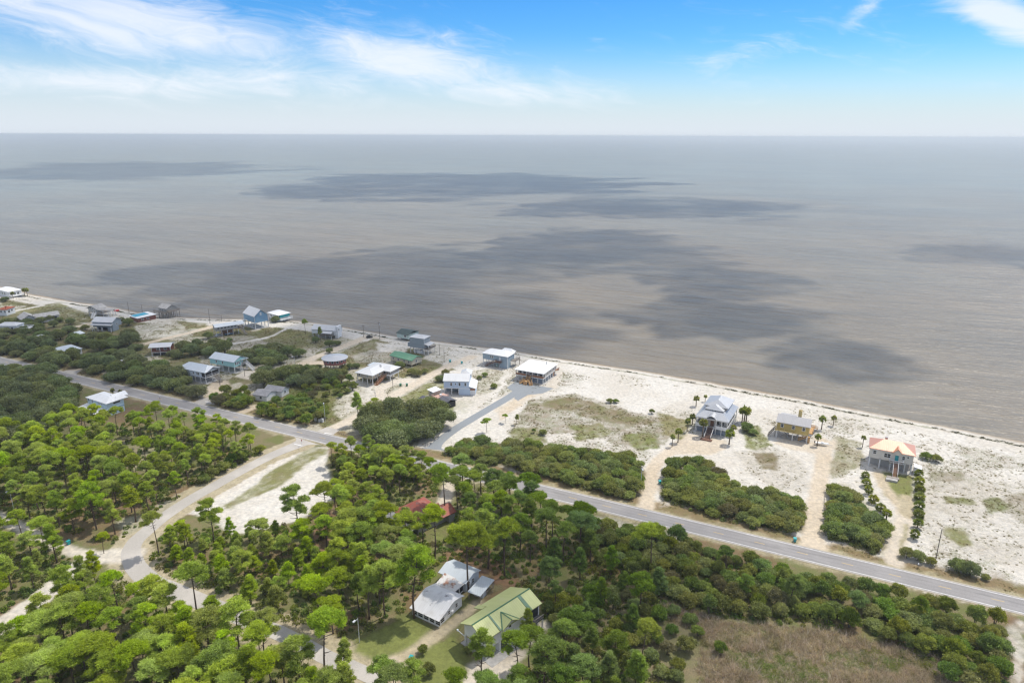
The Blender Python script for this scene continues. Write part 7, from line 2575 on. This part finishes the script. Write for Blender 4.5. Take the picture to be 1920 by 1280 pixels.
# ------------------------------------------------------------------ each scattered plant is named by the landmark it stands next to
MARKS = [('the carport', (915, 1110)), ('the old white house', (805, 1150)), ('the green roofed garage', (960, 1180)), ('the red roofed house', (775, 965)), ('the ice blue house', (195, 780)),
         ('the side road bend', (245, 1045)), ('the sandy lot', (520, 940)), ('the teal bin on the dirt lane', (129, 1020)), ('the teal bin between the lawns', (771, 1238)), ('the tan sand pad', (728, 1250)),
         ('the leaning utility pole', (1754, 1050)), ('the mouth of the curved tan drive', (1210, 955)), ('the mouth of the straight tan drive', (1520, 1028)), ('the mouth of the twin track', (1678, 1052)),
         ('the brown stair of the grey house', (1325, 830)), ('the yellow house', (1490, 830)), ('the orange roofed house', (1672, 880)), ('the new white roofed house', (1005, 720)), ('the mouth of the new grey drive', (815, 845)),
         ('the pale blue house', (860, 740)), ('the low dark house', (815, 770)), ('the tan house with screened porch', (705, 720)), ('the round red house', (628, 695)), ('the aqua house', (430, 700)),
         ('the silver white house', (370, 715)), ('the low grey house', (500, 750)), ('the dark red house', (302, 660)), ('the weathered stilt house', (430, 635)), ('the grey two storey house', (195, 618)),
         ('the low white metal roof', (118, 662)), ('the two ridged grey house', (58, 608)), ('the roadside cabinets', (600, 790)), ('the upper road junction', (98, 700)), ('the lamp post by the long thicket', (1201, 920)),
         ('the lamp post in the pine wood', (26, 955)), ('the lamp post on the lawn', (674, 1204)), ('the bush in the reeds', (1350, 1224)), ('the bottom corner of the wood', (0, 1300)), ('the sand patch at the lower road end', (1895, 1210)),
         ('the end of the wide dirt lane', (0, 1180)), ('the lower end of the side road', (657, 1255)), ('the middle of the lower side road', (515, 1190)), ('the head of the side road', (560, 838)), ('the middle of the upper side road', (406, 912)),
         ('the drive of the red roofed house', (840, 905)), ('the brown patch below the sandy lot', (610, 1000)), ('the small shed above the road', (237, 676)), ('the tan yard by the road', (410, 735)), ('the mouth of the sand lane', (640, 800)),
         ('the leafy lane by the round house', (546, 692)), ('the clearing in the pine wood', (265, 855)), ('the white roof below the road', (10, 725)), ('the reed field edge', (1420, 1170)), ('the dirt lane junction', (175, 1045)), ('the fence of the straight drive', (1545, 965))]
MARKS = [(a, G(*b)) for a, b in MARKS]
NUMS = ['first', 'second', 'third', 'fourth', 'fifth', 'sixth', 'seventh', 'eighth', 'ninth', 'tenth', 'eleventh', 'twelfth', 'thirteenth', 'fourteenth', 'fifteenth', 'sixteenth', 'seventeenth', 'eighteenth', 'nineteenth', 'twentieth']
TENS = ['twenty', 'thirty', 'forty', 'fifty', 'sixty', 'seventy', 'eighty', 'ninety']
for t_ in TENS:
    if t_ != 'twenty':
        NUMS.append(t_[:-1] + 'ieth')
    NUMS += [f'{t_}-{u_}' for u_ in NUMS[:9]]
byk = {}
for r, kw, xy in REG:
    d = [float(np.hypot(*(xy - m_))) for _, m_ in MARKS]
    i = int(np.argmin(d))
    byk.setdefault((kw, i), []).append((d[i], r))
for (kw, i), lst in byk.items():
    lst.sort(key=lambda q: q[0])
    for k, (_, r) in enumerate(lst):
        r['label'] = f'{NUMS[k]} {kw} counting outwards from {MARKS[i][0]}' if k < len(NUMS) else f'{kw} far out from {MARKS[i][0]}'


# ------------------------------------------------------------------ utility poles, bins, vehicles and other small things
def utility_pole(foot, tv, lab, lamp=False, arm=True, metal=False):
    p_ = G(*foot)
    ht = height_at(foot, tv)
    r = empty('utility_pole' if not lamp else 'lamp_post', (p_[0], p_[1], ground_z(*p_)), rng.uniform(-.6, .3))
    tag(r, lab, 'utility pole' if not lamp else 'lamp post', 'roadside poles')
    k = max(.13, ht * .013) if not metal else max(.09, ht * .009)
    MB().tube([(0, 0, -.5), (0, 0, ht * .5), (0, 0, ht)], [k, k * .85, k * .7], 8).build('pole', M['lamp' if metal else 'pole'], r)
    if arm:
        MB().bar((-1.1, 0, ht - .7), (1.1, 0, ht - .7), .14, .16).build('crossarm', M['pole'], r)
        for x in (-.95, .95):
            MB().tube([(x, 0, ht - .62), (x, 0, ht - .35)], [.07, .05], 6).build('insulator', M['lamp'], r)
        if ht > 8:
            MB().tube([(.32, 0, ht - 2.2), (.32, 0, ht - 1.3)], [.24, .24], 8).build('transformer', M['lamp'], r)
    if lamp:
        MB().bar((0, 0, ht - .3), (0, -1.1, ht - .05), .08).build('lamp_arm', M['lamp'], r)
        MB().box(-.22, .22, -1.7, -.9, ht - .15, ht + .08).build('lamp_head', M['lamp'], r)
    return r


for foot, tv, lab, lp, ar_ in [
    ((1754, 1050), 991, 'leaning wooden pole between two roadside shrubs', 0, 0), ((1201, 920), 877, 'lamp post at the right end of the long thicket', 1, 0),
    ((610, 792), 754, 'lamp post beside the white roadside cabinets', 1, 0), ((553, 688), 667, 'lamp post along the pale lane left of the round house', 1, 0),
    ((394, 607), 578, 'tall bare pole at the shore end of the upper lane', 0, 0), ((416, 603), 591, 'short pole on the dune behind the weathered stilt house', 0, 0),
    ((682, 632), 609, 'pole at the beach end of the lane by the parked things', 0, 1), ((712, 635), 603, 'tallest pole at the beach end of the lane', 0, 1),
    ((824, 666), 645, 'wooden pole on the beach right of the grey tower house', 0, 0), ((833, 679), 656, 'wooden pole beside the sand lane by the teal bins', 0, 0),
    ((737, 731), 702, 'pole rising from the round bed in front of the tan house', 0, 0), ((728, 755), 735, 'short pole at the turn of the sand lane', 0, 0),
    ((242, 586), 565, 'left pole behind the turquoise covered roof', 0, 0), ((267, 585), 569, 'right pole behind the turquoise covered roof', 0, 0),
    ((209, 686), 670, 'short white lamp post among the oaks above the road', 1, 0), ((413, 726), 704, 'thin pole on the tan yard of the silver white house', 0, 0),
    ((459, 705), 684, 'thin pole on the pale yard of the aqua house', 0, 0), ((674, 1204), 1158, 'lamp post at the left edge of the bottom lawn', 1, 0),
    ((26, 955), 918, 'lamp post in the upper left pine wood', 1, 0)]:
    utility_pole(foot, tv, lab, bool(lp), bool(ar_), bool(lp))


def wheelie_bin(foot, mat, lab):
    p_ = G(*foot)
    r = empty('wheelie_bin', (p_[0], p_[1], ground_z(*p_)), rng.uniform(-.8, .8))
    tag(r, lab, 'bin', 'rubbish bins')
    MB().add([(-.32, -.34, .08), (.32, -.34, .08), (.32, .34, .08), (-.32, .34, .08), (-.42, -.46, 1.15), (.42, -.46, 1.15), (.42, .46, 1.15), (-.42, .46, 1.15)],
             [(3, 2, 1, 0), (4, 5, 6, 7), (0, 1, 5, 4), (1, 2, 6, 5), (2, 3, 7, 6), (3, 0, 4, 7)]).build('body', M[mat], r)
    MB().slab([(-.46, -.5, 1.24), (.46, -.5, 1.24), (.46, .52, 1.34), (-.46, .52, 1.34)], .08).build('lid', M[mat], r)
    for x in (-.36, .36):
        MB().tube([(x - .05, .36, .14), (x + .05, .36, .14)], [.14, .14], 10).build('wheel', M['tyre'], r)


for foot, mat, lab in [((1490, 1015), 'teal', 'teal bin at the mouth of the straight tan drive'), ((1237, 907), 'teal', 'teal bin at the edge of the curved tan drive'),
                       ((129, 1020), 'teal', 'teal bin beside the narrow dirt lane in the pines'), ((771, 1238), 'teal', 'teal bin between the two bottom lawns'),
                       ((844, 679), 'teal', 'teal bin beside the sand lane near the beach'), ((866, 682), 'teal', 'teal bin alone right of the sand lane'),
                       ((751, 724), 'green_pl', 'left dark green bin in front of the tan house'), ((763, 724), 'green_pl', 'right dark green bin in front of the tan house'),
                       ((1012, 905), 'green_pl', 'dark green bin at the roadside under the long thicket')][:8]:
    wheelie_bin(foot, mat, lab)

for i, (foot, w_, h_) in enumerate([((592, 789), .9, 1.5), ((599, 790.5), .8, 1.2), ((604.5, 791), 1.1, 1.7)]):
    p_ = G(*foot)
    r = empty('utility_cabinet', (p_[0], p_[1], 0), -.45)
    tag(r, f'{("left", "middle", "right")[i]} white cabinet of three at the lane mouth', 'cabinet', 'white roadside cabinets')
    MB().box(-w_ / 2, w_ / 2, -.35, .35, .12, h_).build('body', M['trim'], r)
    MB().box(-w_ / 2 - .1, w_ / 2 + .1, -.45, .45, -.1, .12).build('plinth', M['concrete'], r)
    MB().box(-.02, .02, -.37, -.352, .25, h_ - .15).build('door_joint', M['dark'], r)


def mailbox(foot, lab):
    p_ = G(*foot)
    r = empty('mailbox', (p_[0], p_[1], 0), -.45)
    tag(r, lab, 'mailbox', 'roadside mailboxes')
    MB().box(-.07, .07, -.07, .07, -.3, 1.1).build('post', M['wood_grey'], r)
    b = MB()
    b.prism([(-.16, -.3), (.16, -.3), (.16, .3), (-.16, .3)], 1.1, 1.3)
    b.tube([(0, -.3, 1.3), (0, .3, 1.3)], [.16, .16], 10)
    o = b.build('box', M['lamp'], r)
    MB().box(.165, .19, -.1, -.04, 1.25, 1.5).build('flag', M['red_pl'], o)


mailbox((1721, 1064), 'mailbox on a post at the road below the leaning pole')
mailbox((1650, 1037), 'mailbox at the road left of the sandy twin track')
mailbox((300, 748), 'mailbox at the road in front of the silver white house')


def stop_sign(foot, lab, rz):
    p_ = G(*foot)
    r = empty('stop_sign', (p_[0], p_[1], 0), rz)
    tag(r, lab, 'road sign')
    MB().box(-.04, .04, -.04, .04, -.3, 2.9).build('post', M['lamp'], r)
    o = [(.42 * math.cos(a), .42 * math.sin(a)) for a in np.arange(8) * math.pi / 4 + math.pi / 8]
    MB().add([(x, -.05, 2.5 + y) for x, y in o] + [(x, -.08, 2.5 + y) for x, y in o],
             [tuple(range(8)), tuple(range(15, 7, -1))] + [(i, (i + 1) % 8, 8 + (i + 1) % 8, 8 + i) for i in range(8)]).build('plate', M['red_pl'], r)


stop_sign((566, 836), 'road sign on a post at the top of the side road', 2.4)


def car(loc, rz, lab, mat, l_=4.4):
    r = empty('parked_car', loc, rz)
    tag(r, lab, 'car')
    k = l_ / 4.4
    prof = [(-2.2, .45), (-2.2, .85), (-1.9, .95), (-1.3, 1.45), (.55, 1.48), (1.15, .98), (2.1, .82), (2.2, .45)]
    n_ = len(prof)
    MB().add([(x * k, -.85, z_) for x, z_ in prof] + [(x * k, .85, z_) for x, z_ in prof],
             [tuple(range(n_)), tuple(range(2 * n_ - 1, n_ - 1, -1))] + [(i, n_ + i, n_ + (i + 1) % n_, (i + 1) % n_) for i in range(n_)]).build('body', M[mat], r)
    for s_ in (-1, 1):
        MB().add([(x * k, s_ * .853, z_) for x, z_ in [(-1.7, 1.0), (-1.2, 1.38), (.5, 1.4), (.95, 1.0)]] + [(x * k, s_ * .87, z_) for x, z_ in [(-1.7, 1.0), (-1.2, 1.38), (.5, 1.4), (.95, 1.0)]],
                 [(0, 1, 2, 3), (7, 6, 5, 4), (0, 4, 5, 1), (1, 5, 6, 2), (2, 6, 7, 3), (3, 7, 4, 0)]).build('side_window', M['glass'], r)
    MB().slab([(.62 * k, -.72, 1.44), (1.12 * k, -.76, 1.04), (1.12 * k, .76, 1.04), (.62 * k, .72, 1.44)], .02).build('windscreen', M['glass'], r)
    for x in (-1.35, 1.35):
        for s_ in (-1, 1):
            o = MB().tube([(x * k, s_ * .72, .33), (x * k, s_ * .9, .33)], [.33, .33], 12).build('wheel', M['tyre'], r)
            MB().tube([(x * k, s_ * .9, .33), (x * k, s_ * .92, .33)], [.18, .17], 8).build('rim', M['lamp'], o)
    for s_ in (-1, 1):
        MB().box(2.12 * k, 2.21 * k, s_ * .62 - .15, s_ * .62 + .15, .6, .76).build('headlight', M['lamp'], r)


def boat(loc, rz, lab, mat, l_=4.8):
    r = empty('small_boat', loc, rz)
    tag(r, lab, 'boat')
    hull = [(-l_ / 2, .75), (l_ * .2, .8), (l_ * .42, .45), (l_ / 2, 0)]
    top = [(x, y, .95) for x, y in hull] + [(x, -y, .95) for x, y in hull[-2::-1]]
    bot = [(x * .9, y * .55, .4) for x, y in hull] + [(x * .9, -y * .55, .4) for x, y in hull[-2::-1]]
    n_ = len(top)
    MB().add(top + bot, [tuple(range(n_)), tuple(range(2 * n_ - 1, n_ - 1, -1))] + [(i, n_ + i, n_ + (i + 1) % n_, (i + 1) % n_) for i in range(n_)]).build('hull', M[mat], r)
    MB().box(-.4, .5, -.35, .35, .95, 1.35).build('console', M['trim'], r)
    MB().box(-l_ / 2 - .35, -l_ / 2, -.18, .18, .5, 1.5).build('motor', M['dark'], r)
    t_ = MB().bar((-l_ * .4, 0, .38), (l_ * .75, 0, .38), .12).bar((-l_ * .35, -.8, .33), (-l_ * .35, .8, .33), .1).build('trailer', M['lamp'], r)
    for s_ in (-1, 1):
        MB().tube([(-l_ * .35, s_ * .8, .3), (-l_ * .35, s_ * .95, .3)], [.3, .3], 10).build('wheel', M['tyre'], t_)


bh = BROWN_HOUSE
for q, fn, lab, mat in [((2.2, 1.2), car, 'silver car parked under the long weathered stilt house', 'carpaint'), ((8.0, 1.4), boat, 'blue boat stored under the long weathered stilt house', 'boatblue')]:
    p_ = bh.o + bh.u * q[0] + bh.n * q[1]
    fn((p_[0], p_[1], 0.02), math.atan2(bh.u[1], bh.u[0]) + (.15 if fn is car else -.1), lab, mat)
p_ = G(1541, 834)
boat((p_[0], p_[1], .02), -.3, 'white boat on a trailer right of the yellow house', 'trim', 5.2)
p_ = G(219, 583)
tag(MB().prism([(1.6 * math.cos(a), 1.6 * math.sin(a)) for a in np.linspace(0, 2 * math.pi, 10, endpoint=False)], 0, .9).build('beach_cover', M['red_pl'], None, (p_[0], p_[1], -.1)),
    'red covered heap on the beach beside the pale stilt house', 'cover')
p_ = G(683, 634)
car((p_[0] + 3, p_[1] + 1, 0), .6, 'dark car parked at the beach end of the lane', 'dark', 4.0)

# posts along drives
def post_row(a, b, n_, name, lab, ht=.9, mat='wood_grey', wd=.16):
    A, B = G(*a), G(*b)
    r = empty(name, (A[0], A[1], 0), math.atan2(B[1] - A[1], B[0] - A[0]))
    tag(r, lab, 'fence')
    l_ = float(np.hypot(*(B - A)))
    me = MB().box(-wd / 2, wd / 2, -wd / 2, wd / 2, -.3, ht).mesh('post', M[mat])
    for i in range(n_):
        o = bpy.data.objects.new('post', me)
        o.location = (l_ * i / (n_ - 1), 0, 0)
        link(o, r)
    MB().bar((0, 0, ht * .8), (l_, 0, ht * .8), .06, .08).build('rail', M[mat], r)


post_row((1546, 930), (1544, 1003), 14, 'post_fence', 'thin post fence along the right side of the straight tan drive')
post_row((634, 812), (651, 818), 6, 'post_fence', 'short row of low posts at the lane mouth below the oak mound', .7)
me = None
for i in range(6):
    p_ = G(702 + i * .6, 732 + i * 2.6)
    b = MB()
    q = unit(10, rng, .2) * rng.uniform(.3, .45, (10, 1))
    import bmesh as _bm
    bm_ = _bm.new()
    for v in q:
        bm_.verts.new(v)
    _bm.ops.convex_hull(bm_, input=bm_.verts)
    sm = bpy.data.meshes.new('edging_stone')
    bm_.to_mesh(sm)
    bm_.free()
    sm.materials.append(M['concrete'])
    o = link(bpy.data.objects.new('edging_stone', sm))
    o.location = (p_[0], p_[1], .12)
    tag(o, f'{NUMS[i]} grey edging stone down the row beside the tan house yard', 'stone', 'edging stones')

# ------------------------------------------------------------------ fair-weather clouds above the frame: they shade parts of sea and town
def m_cloud():
    m, t, p, o = new_mat('cloud_vapour')
    pos = objco(t)
    n1 = t.noise(pos, .012, 5, .62)
    p.inputs['Base Color'].default_value = (.9, .9, .9, 1)
    p.inputs['Roughness'].default_value = 1.0
    tr = t.node('ShaderNodeBsdfTransparent')
    tl = t.node('ShaderNodeBsdfTranslucent')
    tl.inputs[0].default_value = (.9, .9, .9, 1)
    m1 = t.node('ShaderNodeMixShader')
    m1.inputs[0].default_value = .5
    t.l.new(p.outputs[0], m1.inputs[1])
    t.l.new(tl.outputs[0], m1.inputs[2])
    m2 = t.node('ShaderNodeMixShader')
    a = t.node('ShaderNodeAttribute', attribute_name='tone').outputs['Fac']
    f = t.math('MULTIPLY', a, t.ramp(n1, .3, .58, .25, 1.0))
    t.put(m2.inputs[0], t.math('MULTIPLY', f, .80))
    t.l.new(tr.outputs[0], m2.inputs[1])
    t.l.new(m1.outputs[0], m2.inputs[2])
    t.l.new(m2.outputs[0], o.inputs[0])
    return m


CLOUD_MAT = m_cloud()


def cloud(pts, alt, thick, cellsz, seed, lab, strength=1.0, feather=1.0):
    """flat-based cloud; its outline is where its shadow lies, carried up along the sun's direction"""
    sh_ = np.array((SUN.x, SUN.y)) / SUN.z * alt
    pg_ = poly(*pts) + sh_
    lo, hi = pg_.min(0) - cellsz * 4, pg_.max(0) + cellsz * 4
    xs_, ys_ = np.arange(lo[0], hi[0], cellsz), np.arange(lo[1], hi[1], cellsz)
    X_, Y_ = np.meshgrid(xs_, ys_)
    Q = np.column_stack([X_.ravel(), Y_.ravel()])
    ins = inside(Q, pg_)
    d, _ = seg_dist(Q, np.vstack([pg_, pg_[:1]]))
    sd = np.where(ins, d, -d)
    ext = np.sqrt((hi - lo).prod())
    f = sd / (ext * .075 * feather) + (fbm(Q * (1, 1.6), 9.0 / ext, seed, 7) - .5) * 6.5 + .45
    a = np.clip(f, 0, 1)
    top = alt + thick * np.sqrt(a) * (.55 + .9 * fbm(Q, 14.0 / ext, seed + 9))
    nx_, ny_ = len(xs_), len(ys_)
    idx_ = np.arange(nx_ * ny_).reshape(ny_, nx_)
    qd = np.column_stack([idx_[:-1, :-1].ravel(), idx_[:-1, 1:].ravel(), idx_[1:, 1:].ravel(), idx_[1:, :-1].ravel()])
    k_ = (a[qd] > 0).any(axis=1)
    qd = qd[k_]
    u_ = np.unique(qd)
    rm = np.full(nx_ * ny_, -1)
    rm[u_] = np.arange(len(u_))
    V = np.vstack([np.column_stack([Q[u_], top[u_]]), np.column_stack([Q[u_], np.full(len(u_), alt - .5)])])
    F_ = np.vstack([rm[qd], rm[qd][:, ::-1] + len(u_)])
    me_ = np_mesh('cloud', V, F_, [CLOUD_MAT], tone=np.concatenate([a[u_] * strength, a[u_] * strength]), smooth=True)
    o = link(bpy.data.objects.new('cloud', me_))
    tag(o, lab, None, None, 'stuff')
    return o


cloud([(190, 525), (330, 492), (560, 482), (760, 466), (900, 472), (960, 510), (1010, 555), (1090, 600), (1060, 640), (950, 640), (700, 605), (450, 575), (260, 560)], 900, 90, 7, 3, 'cloud shading the near sea', .82)
cloud([(890, 470), (1080, 428), (1260, 440), (1400, 490), (1490, 540), (1380, 545), (1240, 500), (1080, 500), (980, 500)], 900, 90, 7, 17, 'cloud shading the sea off the grey house', .82)
cloud([(1200, 575), (1290, 555), (1430, 565), (1560, 590), (1480, 620), (1320, 612)], 900, 70, 6, 19, 'cloud shading a strip of sea off the yellow house', .85)
cloud([(1690, 470), (1800, 455), (1960, 470), (1960, 495), (1780, 485)], 900, 60, 7, 29, 'thin cloud shading the sea far off the orange house', .5)
cloud([(1490, 650), (1560, 630), (1680, 655), (1720, 690), (1600, 700)], 900, 60, 5, 23, 'small cloud shading the sea off the orange house', .8)
cloud([(480, 352), (720, 328), (1000, 325), (1240, 342), (1120, 358), (900, 370), (620, 372)], 950, 120, 22, 31, 'cloud shading the far sea', .95)
cloud([(940, 385), (1150, 368), (1400, 374), (1500, 388), (1380, 402), (1080, 402)], 950, 120, 18, 37, 'second cloud shading the far sea', .85)
cloud([(-100, 325), (150, 305), (420, 303), (560, 318), (300, 332), (0, 340)], 1050, 120, 40, 41, 'cloud shading the far left sea', .7)
cloud([(-120, 600), (100, 570), (400, 600), (560, 640), (640, 680), (560, 730), (420, 760), (250, 760), (120, 800), (-120, 860)], 900, 90, 8, 47, 'cloud shading the left end of the town', .6)
cloud([(1060, 1000), (1200, 975), (1350, 1010), (1480, 1060), (1450, 1130), (1250, 1150), (1050, 1130), (980, 1060)], 900, 60, 5, 53, 'cloud shading the scrub behind the green roof', .5)


# ------------------------------------------------------------------ sea haze: an even veil of moist air up to just above the drone
hm = bpy.data.materials.new('sea_haze')
hm.use_nodes = True
ht_ = NT(hm.node_tree)
ht_.n.clear()
vol = ht_.node('ShaderNodeVolumePrincipled')
vol.inputs['Color'].default_value = (.90, .965, .985, 1)
vol.inputs['Density'].default_value = 1.1e-4
vol.inputs['Anisotropy'].default_value = 0.2
ho = ht_.node('ShaderNodeOutputMaterial')
ht_.l.new(vol.outputs[0], ho.inputs['Volume'])
tag(MB().box(-61000, 61000, -4000, 71000, -4.0, 124.0).build('haze', hm), 'thin sea haze over water and land', None, None, 'stuff')
